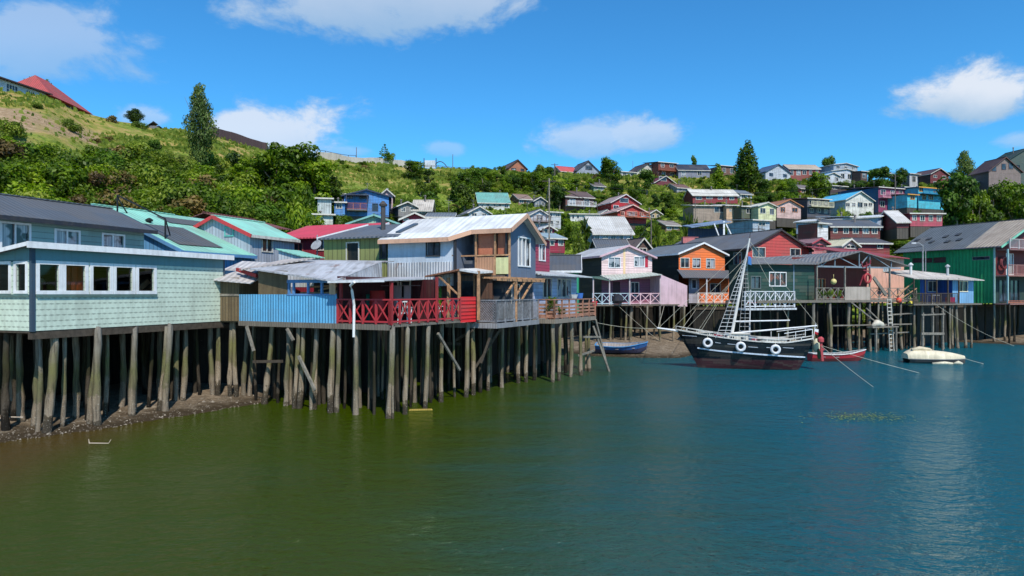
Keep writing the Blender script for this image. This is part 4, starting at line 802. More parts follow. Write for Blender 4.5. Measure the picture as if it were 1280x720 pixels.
window(P,'F',0,w1,WHITE,GC,nx=2); window(P,'F',0,w2,WHITE,GC,nx=2); window(P,'F',.02,(3.2,4.0,zb+.8,zm-.4),WHITE,GD); 
m = MB(); m.box(w2[1]+.12,w2[1]+.42,-.04,-.005,w2[2]-.1,w2[3]+.1); m.build('shutter', plain((196,30,60)), P)
m = MB(); m.box(1.2,2.0,.08,.1,zb+.1,zm-.3); m.build('door', plain((70,40,50)), P)
m = MB(); m.box(WP*.42,WP*.46,-.03,-.004,zm,zR-.3); m.build('batten', surf((236,200,150),'plain'), P)
gable_roof(P,0,WP,0,6.5,zE,zR,'y',surf((196,196,200),'corr',.3,.3),surf((210,170,180),'plain'),ov=.35,ovg=.3)
# porch and balcony in front
xl = P.u('F',741,-1.6); xm_ = P.u('F',788,-1.6); xr2 = P.u('F',825,-1.6); zpr = P.z('F',826,343,-1.7)
m = MB(); slab(m,[(xm_-2.2,-1.8,zpr-.55),(xr2+.1,-1.8,zpr),(xr2+.1,.0,zpr+.25),(xm_-2.2,.0,zpr-.1)],.06); m.build('porch_roof', surf((190,200,190),'corr',.3,.5), P)
m = MB(); slab(m,[(xl-.1,-1.75,zpr-.35),(xm_-2.22,-1.75,zpr-.6),(xm_-2.22,0,zpr-.2),(xl-.1,0,zpr-.2)],.06); m.build('porch_roof', surf((70,110,100),'corr',.3,.5), P, label='dark green sheets over the left balcony')
m = MB(); m.box(xl,xr2+2.2,-1.6,0,zb-.12,zb); m.build('deck', DECK, P)
railing(P,(xl,-1.58),(xm_-.15,-1.58),zb,1.0,'x',surf((176,200,214),'plain'),4); railing(P,(xm_,-1.58),(xr2,-1.58),zb,1.0,'x',surf((232,190,200),'plain'),3)
m = MB(); 
for X in (xl+.05,xm_-.08,xm_-2.2,xr2): m.beam((X,-1.58,zb),(X,-1.58,zpr-.4),.1)
m.build('post', surf((196,180,186),'plain'), P)
xe = P.u('F',859,-1.2); m = MB(); m.poly((xr2+.05,-1.6,zb-.15),(xe,-1.2,zb-.25),(xe,-1.2,P.z('F',859,357,-1.2)),(xr2+.05,-1.6,zpr)); m.poly((xr2+.05,-1.6,zb-.15),(xr2+.05,-1.6,zpr),(xr2+.05,0,zpr+.2),(xr2+.05,0,zb-.15)); m.build('wind_screen', surf((212,180,192),'plain',wear=.3), P, label='big plain dusty pink side panel')
simple('cloth','black cloth hanging over the pale blue balcony rail','cloth',P,lambda m: m.tube([(xm_-1.4,-1.66,zb+.1),(xm_-1.4,-1.68,zb+.35),(xm_-1.4,-1.66,zb+.75),(xm_-1.4,-1.62,zb+.95)],[.35,.5,.45,.15],9),plain((30,34,50)))
simple('basket','small red basket hung on the left end of the balcony rail','basket',P,lambda m: m.tube([(xl+.1,-1.75,zb-.1),(xl+.1,-1.75,zb+.25),(xl+.1,-1.75,zb+.3)],[.16,.26,.22],10),plain((230,40,60)))
# ---- O orange house
O = thing_px('stilt_house', 'bright orange gabled house with black side wall and grey skirt roof above its veranda', 'house', 848.5, 66.5, RA, 4)
WO = O.u('F',906); zE = O.z('F',849,316); zR = zE+1.05; zm = O.z('F',878,338); zb = 4.0
ws = [pxop(O,'F',0,q) for q in ((851,323,861,334),(866,323,875,335),(883,323,893,335))]; zz0,zz1 = ws[0][2:]; ws = [(a,b,zz0,zz1) for a,b,_,_ in ws]
ORG = surf((244,116,50),'clap',.25,.12); m = MB(); wall(m,'F',0,0,WO,zm,zE,ws,apex=(WO/2,zR)); wall(m,'R',WO,0,7,zb,zE); wall(m,'B',7,0,WO,zb,zE,apex=(WO/2,zR)); m.build('wall', ORG, O)
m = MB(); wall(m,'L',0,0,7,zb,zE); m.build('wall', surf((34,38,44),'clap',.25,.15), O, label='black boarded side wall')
for i,q in enumerate(ws): window(O,'F',0,q,OFFW,GD if i == 0 else GC,nx=2)
gable_roof(O,0,WO,0,7,zE,zR,'y',surf((112,120,128),'corr',.3,.2),WHITE,ov=.3,ovg=.3)
xa1 = O.u('F',850,-1.3); xa2 = O.u('F',919,-1.3); zs = O.z('F',890,347,-1.3)
m = MB(); slab(m,[(xa1+.3,-1.35,zs),(xa2,-1.35,zs),(WO+.5,.05,zm+.06),(-.2,.05,zm+.06)],.07); m.build('skirt_roof', surf((92,98,108),'corr',.3,.2), O)
x1,x2 = O.u('F',874,-.1), O.u('F',914,-.1); q = pxop(O,'F',-.1,(888,355,900,367))
m = MB(); wall(m,'F',-.1,x1,x2,zb,zs+.3,[q]); m.build('wall', ORG, O, label='orange lower wall on the veranda'); window(O,'F',-.1,q,OFFW,GD)
x3 = O.u('F',861,-.1); q = pxop(O,'F',-.1,(865,350,870,360)); m = MB(); wall(m,'F',-.1,x3,x1,zb,zs+.3,[q]); m.build('wall', surf((166,162,176),'clap',.2,.3), O, label='pale grey lower wall'); window(O,'F',-.1,q,WHITE,GD,nx=1)
x4,x5 = O.u('F',872,-1.2), O.u('F',912,-1.2)
m = MB(); m.box(x3,x5,-1.25,0,zb-.12,zb); m.build('deck', DECK, O); railing(O,(x4,-1.2),(x5,-1.2),zb,.98,'x',surf((240,226,216),'plain'),4)
m = MB(); m.beam((x1,-1.2,zb),(x1,-1.2,zs),.09); m.beam((x5,-1.2,zb),(x5,-1.2,zs),.09); m.build('post', WHITE, O)
# ---- R red gabled long house
Rh = thing_px('stilt_house', 'long dark house with brick red gable behind the ship mast', 'house', 935, 67, RA, 4)
WR = Rh.u('F',1011); zE = Rh.z('F',935,309); zR = zE+1.85; zb = 4.0
w1 = pxop(Rh,'F',0,(941,307,956,321)); w2 = pxop(Rh,'F',0,(988,308,1000,318)); w3 = pxop(Rh,'F',0,(946,350,951,354))
m = MB(); wall(m,'F',0,0,WR,zb,zE,[(w1[0],w1[1],w1[2],min(w1[3],zE-.02)),(w2[0],w2[1],w1[2],min(w1[3],zE-.02))],apex=(WR*.5,zR)); m.build('wall', surf((196,70,66),'clap',.3,.3), Rh)
for q in (w1,w2): window(Rh,'F',0,(q[0],q[1],w1[2],min(w1[3],zE-.02)),OFFW,GD,nx=2)
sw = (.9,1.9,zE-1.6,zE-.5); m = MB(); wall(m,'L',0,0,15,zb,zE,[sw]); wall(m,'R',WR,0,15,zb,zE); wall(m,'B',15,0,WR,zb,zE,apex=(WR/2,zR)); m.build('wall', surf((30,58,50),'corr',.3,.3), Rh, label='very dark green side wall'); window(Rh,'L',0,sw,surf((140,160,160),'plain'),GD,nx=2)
gable_roof(Rh,0,WR,0,15,zE,zR,'y',surf((104,108,116),'corr',.3,.5,rust=.15),surf((60,52,54),'plain'),ov=.35,ovg=.3)
# balcony in front of R with white lattice
GB = thing_px('stilt_house', 'very dark green house with grey roof and open trussed fisherman porch', 'house', 992, 56, RA, 4.4)
zb = 4.4; zE = GB.z('F',992,331); xL = GB.u('F',933,0); xRr = GB.u('F',1018,0); q = pxop(GB,'F',0,(962,341,982,357))
DG = surf((28,64,54),'clap',.28,.15); m = MB(); wall(m,'F',0,xL,xRr,zb,zE,[q,pxop(GB,'F',0,(939,346,950,360))]); wall(m,'L',xL,0,2,zb,zE); wall(m,'R',xRr,0,2.5,zb,zE); m.build('wall', DG, GB); window(GB,'F',0,q,WHITE,GR_,nx=3); window(GB,'F',0,pxop(GB,'F',0,(939,346,950,360)),surf((90,100,100),'plain'),GD)
m = MB(); m.box(-.05,.05,-.03,-.004,zb,zE); m.build('corner_board', plain((120,140,160)), GB)
xRR = GB.u('F',1112,0); xap = GB.u('F',1070,0); zap = GB.z('F',1070,314); zer = GB.z('F',1112,327)
sl = (zap-zE)/(xap-xL)
m = MB(); slab(m,[(xL-.2,-.5,zE+.02),(xRr,-.5,zE+.12),(xRr,2.6,zE+.6),(xL+2.4,2.2,zE+.5)],.08); slab(m,[(xRr-.3,-.5,zE+.126),(xap,-.5,zap),(xap,5,zap),(xL+3,3,zE+.62),(xRr-.3,2.0,zE+.52)],.08); slab(m,[(xap,-.5,zap+.005),(xRR+1.9,-.5,zer-.35),(xRR+1.9,4,zer-.35),(xap,4,zap+.005)],.08); m.build('roof', surf((124,124,126),'corr',.3,.6,rust=.2), GB)
m = MB(); zt_ = zE-.1
m.beam((xRr,-.3,zt_),(xRR+1,-.3,zt_),.1,.14)
for a in (xRr+.4,xRr+2.0,xap,xap+1.3,xRR-.2):
    zz = (zap-(xap-a)*sl*1.25) if a < xap else zap-(a-xap)*(zap-zer)/(xRR-xap); m.beam((a,-.3,zt_),(a,-.3,zz),.08)
for a,b in ((xRr+.4,xRr+2.0),(xap,xRr+2.0),(xap,xap+1.3),(xRR-.2,xap+1.3)):
    zz = zap-abs(xap-b)*sl*1.0; m.beam((a,-.26,zt_),(b,-.26,zz-.1),.07)
m.build('roof_truss', surf((120,136,150),'plain'), GB)
m = MB(); wall(m,'F',2.4,xRr,xRR,zb,zE+.8,[(xRr+1.3,xRr+2.3,zb,zb+1.8),(xRr+3.1,xRr+3.9,zb+.8,zb+1.8)]); m.build('wall', surf((128,48,44),'boards',.2,.4), GB, label='dull red wall at the back of the porch'); window(GB,'F',2.4,(xRr+3.1,xRr+3.9,zb+.8,zb+1.8),surf((220,130,80),'plain'),GR_,name='window')
m = MB(); m.box(xRr+1.3,xRr+2.3,2.5,2.53,zb,zb+1.8); m.build('door', plain((60,30,28)), GB)
m = MB(); xd2 = GB.u('F',1146,-1); m.box(xL,xd2,-1.1,2.4,zb-.14,zb-.005); m.beam((xL,-1.13,zb-.1),(xd2,-1.13,zb-.1),.08,.2); m.build('deck', DECK, GB)
xq = [GB.u('F',p,-1.05) for p in (931,993,1020,1056,1087,1145)]
railing(GB,(xq[0],-1.05),(xq[1],-1.05),zb-.55,1.25,'x2',surf((214,216,222),'plain'),5); railing(GB,(xq[2],-1.05),(xq[3],-1.05),zb,1.0,'x',TIMBER,4); railing(GB,(xq[4],-1.05),(xq[5],-1.05),zb,1.0,'x',TIMBER,5)
m = MB(); m.box(xq[0]-.1,xq[1]+.1,-1.2,0,zb-.75,zb-.6); m.build('balcony_floor', surf((200,204,210),'boards',.3), GB)
m = MB(); m.box(xq[3],xq[4],-1.1,-1.06,zb-.1,zb+1.1); m.build('board_panel', surf((188,172,158),'boards',.14,.4), GB)
m = MB()
for p in (1021,1056,1087,1112,1145): X = GB.u('F',p,-1.0); m.beam((X,-1.0,zb),(X,-1.0,zE-.1 if p < 1140 else zb+1.1),.11)
m.build('post', TIMBER, GB)
# life ring, red anchor like hoist, buoys, planks on the deck
def ring(m, c, R, r, n=20, k=7, axis='y'):
    V=[];Fc=[]
    for i in range(n):
        a=2*pi*i/n
        for j in range(k):
            b=2*pi*j/k; rr=R+r*cos(b); V.append((c[0]+rr*cos(a), c[1]+r*sin(b), c[2]+rr*sin(a)) if axis=='y' else (c[0]+r*sin(b), c[1]+rr*cos(a), c[2]+rr*sin(a)))
    for i in range(n):
        for j in range(k): Fc.append((i*k+j, i*k+(j+1)%k, ((i+1)%n)*k+(j+1)%k, ((i+1)%n)*k+j))
    m.add(V,Fc)
xr_ = GB.u('F',1084,-1.2); zr_ = GB.z('F',1084,348,-1.2)
simple('life_ring','red life ring hung on the fisherman porch','life ring',GB,lambda m: ring(m,(xr_,-1.22,zr_),.36,.11),plain((176,44,52)),smooth=True)
def hoist(m):
    z=zr_+.5
    m.beam((xr_,-1.12,z-1.2),(xr_,-1.12,z+.9),.09); m.beam((xr_-.45,-1.12,z+.45),(xr_+.45,-1.12,z+.75),.09); m.beam((xr_-.4,-1.12,z+.2),(xr_+.35,-1.12,z+.1),.08); m.beam((xr_-.45,-1.12,z+.45),(xr_-.6,-1.12,z+.9),.07); m.beam((xr_+.45,-1.12,z+.75),(xr_+.5,-1.12,z+1.1),.07); m.beam((xr_-.35,-1.12,z-.2),(xr_-.8,-1.12,z-1.1),.07)
simple('hoist_frame','red painted metal hoist standing at the porch rail above the life ring','hoist',GB,hoist,plain((140,44,58)))
for i,(px,py,c,l) in enumerate([(1123.5,375.5,(232,70,50),'orange round buoy hanging under the fisherman deck'),(1138,379.5,(220,200,60),'yellow round buoy hanging under the fisherman deck'),(1042,352,(214,196,120),'yellow lantern shaped float hanging in the porch')]):
    X=GB.u('F',px,-1.25); Z=GB.z('F',px,py,-1.25)
    def fb(m,X=X,Z=Z): m.tube([(X,-1.25,Z+.24*sin(t)) for t in fr(-pi/2,pi/2,7)],[max(.02,.24*cos(t)) for t in fr(-pi/2,pi/2,7)],12); m.tube([(X,-1.25,Z+.2),(X,-1.25,Z+.6)],.015,5)
    simple('buoy',l,'buoy',GB,fb,plain(c),smooth=True)
def plk(m): 
    a=GB.u('F',1092,-1.3); b=GB.u('F',1108,-1.3); m.beam((a,-1.3,zb+1.9),(b,-1.25,zb+.4),.12,.3)
simple('plank','pale plank leaning on the fisherman deck rail right of the life ring','plank',GB,plk,TIMBER)
def plk2(m): a=GB.u('F',1120,-1.4); b=GB.u('F',1143,-1.2); m.beam((a,-1.4,zb+.3),(b,-1.2,zb+1.6),.07,.09); m.beam((a+.2,-1.4,zb-.1),(b+.3,-1.2,zb+1.0),.06,.07)
simple('pole_bundle','two long poles propped across the far end of the fisherman deck','poles',GB,plk2,NEWWOOD)
def lad(m):
    a=GB.u('F',1113,-1.35); zz=.1
    m.beam((a-.25,-1.5,-.2),(a-.25,-1.2,zb+.1),.06); m.beam((a+.25,-1.5,-.2),(a+.25,-1.2,zb+.1),.06)
    while zz<zb: m.beam((a-.25,-1.5+.3*zz/zb,zz),(a+.25,-1.5+.3*zz/zb,zz),.045,.08); zz+=.33
simple('ladder','white wooden ladder down from the fisherman deck to the water','ladder',GB,lad,surf((196,190,178),'plain'))
# flower boxes on GB
for k,px in enumerate((1024,1031,1038,1047)): 
    t = Thing('potted_plant', ['pot of dark leafy plant first along the fisherman porch rail','pot of dark leafy plant second along the fisherman porch rail','pot of dark leafy plant third along the fisherman porch rail','pot of dark leafy plant beside the board panel'][k], 'plant', *GB.wor(GB.u('F',px,-.9),-.9),0,zb+.02); m=MB(); m.tube([(0,0,zb+.02),(0,0,zb+.36)],[.14,.2],10); m.build('pot', plain((120,110,90)), t); POTS.append((t,zb+.34,1.2))
# ---- Bl blue house at right
Bl = thing_px('stilt_house', 'light blue house with dim terrace and long pale roof in front of green hall', 'house', 1191, 62, 20, 4)
x1 = Bl.u('F',1217); zb = 4.05; zE = Bl.z('F',1200,350); q = pxop(Bl,'F',0,(1198,352,1209,364)); q = (q[0],q[1],q[2],min(q[3],zE-.1))
m = MB(); wall(m,'F',0,-.05,x1,zb,zE,[q]); wall(m,'R',x1,0,4,zb,zE); m.build('wall', surf((120,178,226),'boards',.22,.3), Bl); window(Bl,'F',0,q,surf((230,220,190),'plain'),GD)
xl = Bl.u('F',1150,1.5); m = MB(); q = pxop(Bl,'F',1.5,(1160,352,1178,364)); wall(m,'F',1.5,xl,-.05,zb,zE+.2,[q]); wall(m,'L',-.05,0,1.5,zb,zE); m.build('wall', surf((34,96,196),'boards',.2,.3), Bl, label='deep blue terrace wall'); window(Bl,'F',1.5,q,surf((180,200,210),'plain'),GD,nx=3)
xw = Bl.u('F',1132,.0); m = MB(); slab(m,[(xw,-.8,zE+.1),(x1+.3,-.8,zE+.0),(x1+.3,2.0,zE+.55),(xw+3,2.2,zE+.95),(xw,2.2,zE+.75)],.07); m.build('roof', surf((206,196,186),'corr',.3,.5,rust=.3), Bl)
m = MB(); m.box(xw,x1,-.8,1.5,zb-.14,zb-.005); m.build('deck', DECK, Bl); railing(Bl,(xw,-.75),(-.3,-.75),zb,.9,'bal',DARKWOOD,5)
m = MB()
for X in fr(xw+.1,-.2,5): m.beam((X,-.72,zb),(X,-.72,zE+.1),.09)
m.build('post', DARKWOOD, Bl)
simple('table','white plastic table on the blue terrace','table',Bl,lambda m: (m.box(-2.9,-1.8,-.3,.4,zb+.72,zb+.76), m.beam((-2.8,-.2,zb),(-2.8,-.2,zb+.72),.06), m.beam((-1.9,-.2,zb),(-1.9,-.2,zb+.72),.06), m.beam((-2.8,.3,zb),(-2.8,.3,zb+.72),.06), m.beam((-1.9,.3,zb),(-1.9,.3,zb+.72),.06)),WHITE)
simple('crate','crimson crate standing at the blue terrace rail','crate',Bl,lambda m: (m.box(-1.2,-.55,-.65,-.2,zb,zb+.05), m.box(-1.2,-1.16,-.65,-.2,zb+.05,zb+.55), m.box(-.59,-.55,-.65,-.2,zb+.05,zb+.55), m.box(-1.155,-.595,-.65,-.61,zb+.05,zb+.55), m.box(-1.155,-.595,-.24,-.2,zb+.05,zb+.55)),plain((176,30,90)))
def vent(cx,cy,z0,h,label,c=(176,180,184)):
    t = Thing('flue_pipe', label, 'flue', cx, cy, 0, z0); m = MB(); m.tube([(0,0,z0),(0,0,z0+h)],.11,8); m.build('pipe', plain(c), t); m = MB(); m.tube([(0,0,z0+h),(0,0,z0+h+.06),(0,0,z0+h+.25)],[.2,.22,.04],8); m.build('cowl', plain(c), t)
X,Y = Bl.wor(Bl.u('F',1184.5,.6),.6); vent(X,Y,zE+.2,1.0,'grey flue pipe with cowl on the pale roof of the light blue house')
X,Y = Bl.wor(Bl.u('F',1138.5,.8),.8); vent(X,Y,zE+.3,1.0,'white flue pipe left of the street lamps beside green hall',(210,210,210))
# ---- salmon house behind
SL = thing_px('house', 'salmon pink walled house with dull red roof between fisherman porch and green hall', 'house', 1118, 68, RA, 4)
x1 = SL.u('F',1130); zE = SL.z('F',1125,323); q=(.0,.0,0,0)
m = MB(); wall(m,'F',0,-4,x1,4,zE,[(-1.6,-.6,zE-1.3,zE-.4)]); wall(m,'R',x1,0,7,4,zE); wall(m,'L',-4,0,7,4,zE); m.build('wall', surf((226,166,140),'plain'), SL); window(SL,'F',0,(-1.6,-.6,zE-1.3,zE-.4),OFFW,GC)
m = MB(); slab(m,[(-7,-.4,zE+.35),(x1+.3,-.4,zE+.02),(x1-2,5,zE+1.25),(-7,5,zE+1.35)],.08); m.build('roof', surf((160,62,70),'corr',.3,.3), SL)
# ---- big green hall
GHl = thing_px('boat_hall', 'big dark green timber hall with patched grey roof and balconied red end wall', 'hall', 1243, 68, RA, 4)
ly = GHl.u('S',1129); zE = GHl.z('S',1243,307); zb = 3.95; W_ = 12; zR = zE+2.9
GRN = surf((38,164,92),'corr',.35,.6,stain=(16,84,58),deep=.4); ops=[pxop(GHl,'S',0,(1141,323,1152,328)),pxop(GHl,'S',0,(1155,323,1165,328)),pxop(GHl,'S',0,(1167,322,1182,328)),pxop(GHl,'S',0,(1216,321,1237,324.5))]
m = MB(); wall(m,'L',0,0,ly,zb,zE,ops); wall(m,'B',ly,0,W_,zb,zE,apex=(W_/2,zR)); wall(m,'R',W_,0,ly,zb,zE); m.build('wall', GRN, GHl)
for i,q in enumerate(ops): window(GHl,'L',0,q,surf((80,60,50) if i<3 else (140,140,130),'plain'),surf((96,44,36),'plain') if i<3 else GD,nx=1,name='shutter_window',fw=.04)
MAR = surf((120,44,48),'boards',.2,.3); zf2 = zb+2.9
m = MB(); wall(m,'F',0,0,W_,zf2-.2,zE,[(1.9,3.0,zf2,zE-.8),(5,6,zf2+.6,zE-.6)],apex=(W_/2,zR)); m.build('wall', MAR, GHl, label='maroon boarded end wall')
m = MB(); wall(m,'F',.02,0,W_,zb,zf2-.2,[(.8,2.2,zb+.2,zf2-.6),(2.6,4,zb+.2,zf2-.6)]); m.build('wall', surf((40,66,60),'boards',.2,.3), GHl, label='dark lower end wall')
window(GHl,'F',0,(1.9,3.0,zf2,zE-.8),WHITE,surf((200,214,214),'plain'),nx=1,name='door'); window(GHl,'F',0,(5,6,zf2+.6,zE-.6),WHITE,GD); window(GHl,'F',.02,(.8,2.2,zb+.2,zf2-.6),DARKTRIM,GD); window(GHl,'F',.02,(2.6,4,zb+.2,zf2-.6),DARKTRIM,GD)
r = gable_roof(GHl,0,W_,0,ly,zE,zR,'y',surf((96,104,110),'corr',.35,.7,stain=(60,62,60)),None,ov=.45,ovg=.9)
m = MB(); s_ = (zR-zE)/(W_/2); m.beam((-.47,-.93,zE-.47*s_),(W_/2,-.93,zR+.02),.06,.2); m.beam((W_/2,-.93,zR+.02),(W_+.47,-.93,zE-.47*s_),.06,.2); m.build('fascia', surf((120,200,170),'plain'), r)
m = MB(); f_=lambda x: zE+s_*x+.10; m.poly((-.4,-.88,f_(-.4)),(W_/2-.2,-.88,f_(W_/2-.2)),(W_/2-.2,3.0,f_(W_/2-.2)),(-.4,2.6,f_(-.4))); m.build('roof_patch', surf((176,160,142),'corr',.35,.5), r, label='pale brown newer sheets at the near end of the roof')
m = MB()
for (x_,y_) in ((1.2,5.5),(2.6,6.6),(1.4,7.4),(2.3,8.3),(1.5,4.4),(2.9,5.4),(2.2,9.6)): 
    m.hexa([(x_,y_,f_(x_)),(x_+.5,y_,f_(x_+.5)),(x_+.5,y_+.45,f_(x_+.5)),(x_,y_+.45,f_(x_)),(x_,y_,f_(x_)+.08),(x_+.5,y_,f_(x_+.5)+.08),(x_+.5,y_+.45,f_(x_+.5)+.08),(x_,y_+.45,f_(x_)+.08)])
m.build('roof_vents', plain((52,56,60)), r)
for zz,nm in ((zf2-.1,'upper'),(zb,'lower')):
    m = MB(); m.box(0,W_,-1.3,0,zz-.12,zz); m.build('balcony_floor', surf((170,120,110),'boards',.2), GHl)
railing(GHl,(.05,-1.25),(W_,-1.25),zf2-.1,1.0,'bal',surf((170,120,112),'plain'),9); railing(GHl,(.05,-1.25),(W_,-1.25),zb,.25,'boards',surf((190,110,84),'plain'),6)
railing(GHl,(.4,-1.2),(W_,-1.2),zE-.35,.95,'bal',surf((190,180,180),'plain'),8)
m = MB(); m.box(.4,W_,-1.2,0,zE-.48,zE-.36); m.build('balcony_floor', surf((150,110,110),'boards',.2), GHl)
m = MB(); 
for X in (.05,4,8,12): m.beam((X,-1.22,zb),(X,-1.22,zE-.4),.12)
m.build('post', surf((150,190,190),'plain'), GHl)
m = MB(); c_=(1.0,-.35,zf2+1.15); ring(m,c_,.55,.14,18,6); m.build('wheel', plain((120,40,44)), GHl)
m = MB(); m.box(-.1,.02,-.08,.05,zb,zE); m.build('corner_board', surf((150,190,180),'plain'), GHl)
# ---- stilts of the right rows
for pb,top,py,D in [(763,381,429,62),(781.5,381,429,62),(788,381,429,62),(808,382,430,62),(826,382,430,61),(842,382,430,61),(854,382,430,61)]:
    x=(pb-CX)/F*D; l=P.loc(x,D); stilt(P,l[0],l[1],l[0]+.05,l[1],0,3.85,.85 if pb!=788 else 1.3)
stilt_grid(P, fr(-.3,6.4,7), [-.2,1.4,3.2], 3.85, .35, (.6,.9), 21)
stilt_grid(O, fr(.2,4.8,6), [-1.1,.2,1.5,3], 3.9, .3, (.6,.95), 22); stilt_grid(Rh, fr(.6,5,5), [.3,2,4], 3.9, .3, (.6,.9), 23)
for px,py,r in [(1017.5,445,1.2),(1038,445.5,1.1),(1064,446,1.35),(1074,444,.8),(1087.5,446.5,1),(1098,443,.7),(1112.7,445,.8),(1128,441,1),(1142,432,1),(1153,427,1.1)]:
    X,D=GB.ray('F',px,-1.0); stilt(GB,X+random.uniform(-.1,.1),-1.0,X,-1.0,-.5,zb if False else 4.3,r)
stilt_grid(GB, fr(xL+.4,xd2-.4,12), [-.6,1.1,2.6,4.4], 4.25, .4, (.5,.9), 24)
for px,r in ((1165,1.1),(1179,1.1),(1187,.8),(1191,.8),(1197.5,.9),(1207,1),(1214,.8)): X=Bl.u('F',px,-.5); stilt(Bl,X,-.5,X,-.5,-.5,3.95,r)
stilt_grid(Bl, fr(xw+.2,x1-.2,7), [.6,1.6,3], 3.95, .3, (.6,.9), 25)
stilt_grid(GHl, [-.1,1.5,3.5,5.5,7.5,9.5,11.5], fr(-1.1,ly-.5,8), 3.9, .35, (.7,1), 26)
X0=[GB.u('F',p,-1.2) for p in (1041,1064,1087,1112,1140)]
braces(GB, [((X0[0],-1.2,2.3),(X0[4],-1.15,2.25)),((X0[2]-.4,-1.2,3.7),(X0[3],-1.2,1.8)),((X0[1],-1.2,4.2),(X0[2]+.6,-1.2,2.6)),((X0[2],-1.25,1.5),(X0[4]-.5,-1.25,1.55)),((X0[3],-1.2,3.1),(X0[4],-1.2,3.2))], TIMBER, .08)
def plat(m): m.box(X0[2]-.5,X0[3]+.2,-1.9,-1.3,2.05,2.15); m.beam((X0[2],-1.8,-.3),(X0[2],-1.8,2.1),.14); m.beam((X0[3],-1.8,-.3),(X0[3],-1.8,2.1),.14)
simple('landing_stage','small timber landing shelf on posts beside the white ladder','landing',GB,plat,TIMBER)
simple('net_bundle','pale bundled fishing net heaped on the landing shelf','net',GB,lambda m: m.tube([(X0[2]-.2,-1.6,2.2),(X0[2]+.3,-1.65,2.45),(X0[2]+.9,-1.6,2.3),(X0[2]+1.2,-1.6,2.2)],[.12,.3,.26,.1],9),plain((206,198,180)),smooth=True)
def jet(m):
    a=Bl.u('F',1153,-1.6); b=Bl.u('F',1178,-1.6)
    for X in (a,(a+b)/2,b): m.beam((X,-1.6,-.4),(X+.05,-1.6,3.3),.14)
    m.beam((a-.2,-1.66,3.1),(b+.2,-1.66,3.15),.1,.12); m.beam((a-.2,-1.66,1.5),(b+.1,-1.66,1.45),.12,.2)
simple('mooring_posts','three mooring posts with rusty cross rail below the blue terrace','mooring posts',Bl,jet,TIMBER)
backing('added dark bulkhead behind the beach stilts of the pink and orange houses', [P.wor(-3,5), P.wor(7,5), O.wor(7,5), GB.wor(xL,6.5), GB.wor(xd2,6.5)], 3.8)
backing('added dark bulkhead behind the stilts of the green hall', [Bl.wor(xw,4.2), Bl.wor(x1,4.2), GHl.wor(1,3), GHl.wor(16,3)], 3.8)
# ================================================================ boats
def hull(m, L_, secs, nrow=7, open_top=True, xsc=1):
    """secs: (x, half_beam, keel z, sheer z); rows from keel to sheer; material bands set by m.band(z fraction)"""
    rows = []
    for x, b, k, s in secs:
        pr = []
        for j in range(nrow):
            t = j/(nrow-1); y = b*(1-(1-t)**2.2)**.75 if t > 0 else 0; pr.append((x, y, lerp(k, s, t)))
        rows.append(pr)
    return rows
def loft(m, rows, sides=(-1,1), mi=None):
    n = len(rows[0])
    for sg in sides:
        V = [(x, sg*y, z) for r in rows for x, y, z in r]; o = len(m.v); m.v += V
        for i in range(len(rows)-1):
            for j in range(n-1):
                a = o+i*n+j; q = (a, a+n, a+n+1, a+1) if sg < 0 else (a, a+1, a+n+1, a+n); m.f.append(q); m.mi.append(mi(i, j) if mi else 0)
# ---- the schooner: bow to the left, stern to the right
SCx0, SCy0 = (845-CX)/F*46.0, 46.0; SCx1, SCy1 = (1011-CX)/F*44.5, 44.5
ang = math.degrees(math.atan2(SCy1-SCy0, SCx1-SCx0)); LS = sqrt((SCx1-SCx0)**2+(SCy1-SCy0)**2)
SC = Thing('schooner', 'black hulled wooden schooner with maroon bottom, white stripe and white mast moored before the houses', 'sailing boat', SCx0, SCy0, ang, 0)
st = []; 
for i in range(25):
    t = i/24; x = LS*t
    b = 1.35*(sin(pi*min(1, t*1.35+.0)/2)**.8)*(1-.28*max(0, (t-.6)/.4)**2); b = max(b, .03)
    s = 2.5-.95*t+.25*(t**3)-.15*sin(pi*t)+(.0 if t < .8 else .25*(t-.8)/.2); k = -.55+1.0*max(0, (t-.88)/.12)**1.5 if t > .12 else lerp(.25,-.5,(t/.12)**.5) 
    st.append((x+(.0), b, k, s))
rows = []
for i, (x, b, k, s) in enumerate(st):
    pr = []; t = i/24
    for z in (k, k*.5, .05, .35, .66, .68, .95, 1.10, 1.14, 1.4, s-.02, s):
        z = min(max(z, k), s); f = (z-k)/(s-k) if s > k else 0; yb = b*(1-(1-f)**2.4)**.62*(.55+.45*(1-(1-f)**1.5)) if f > 0 else 0
        rake = (1-f)*(1.35*max(0, 1-t*3.2)) - .35*(1-f)*max(0, (t-.8)/.2)      # raked stem and stern
        pr.append((x+rake, yb, z))
    rows.append(pr)
BLK = surf((18,22,32),'clap',.16,.12,rough=.22,stain=(60,62,70)); MARN = surf((70,28,38),'clap',.16,.4,stain=(40,30,34)); 
m = MB(); loft(m, rows, mi=lambda i, j: 1 if j < 4 else 0)
tr = rows[-1]; n = len(tr); m.m = 0; m.add([(x, y, z) for x, y, z in tr]+[(x, -y, z) for x, y, z in tr], [(i, i+1, n+i+1, n+i) for i in range(n-1)])
hl = m.build('hull', [BLK, MARN], SC)
def hy(t, z):   # half beam of the hull at station fraction t, height z
    i = t*24; a = int(min(23, i)); x = i-a
    def at(r):
        for p, q in zip(r, r[1:]):
            if p[2] <= z <= q[2] and q[2] > p[2]: f = (z-p[2])/(q[2]-p[2]); return (lerp(p[0], q[0], f), lerp(p[1], q[1], f))
        return (r[-1][0], r[-1][1])
    u, v = at(rows[a]), at(rows[a+1]); return (lerp(u[0], v[0], x), lerp(u[1], v[1], x))
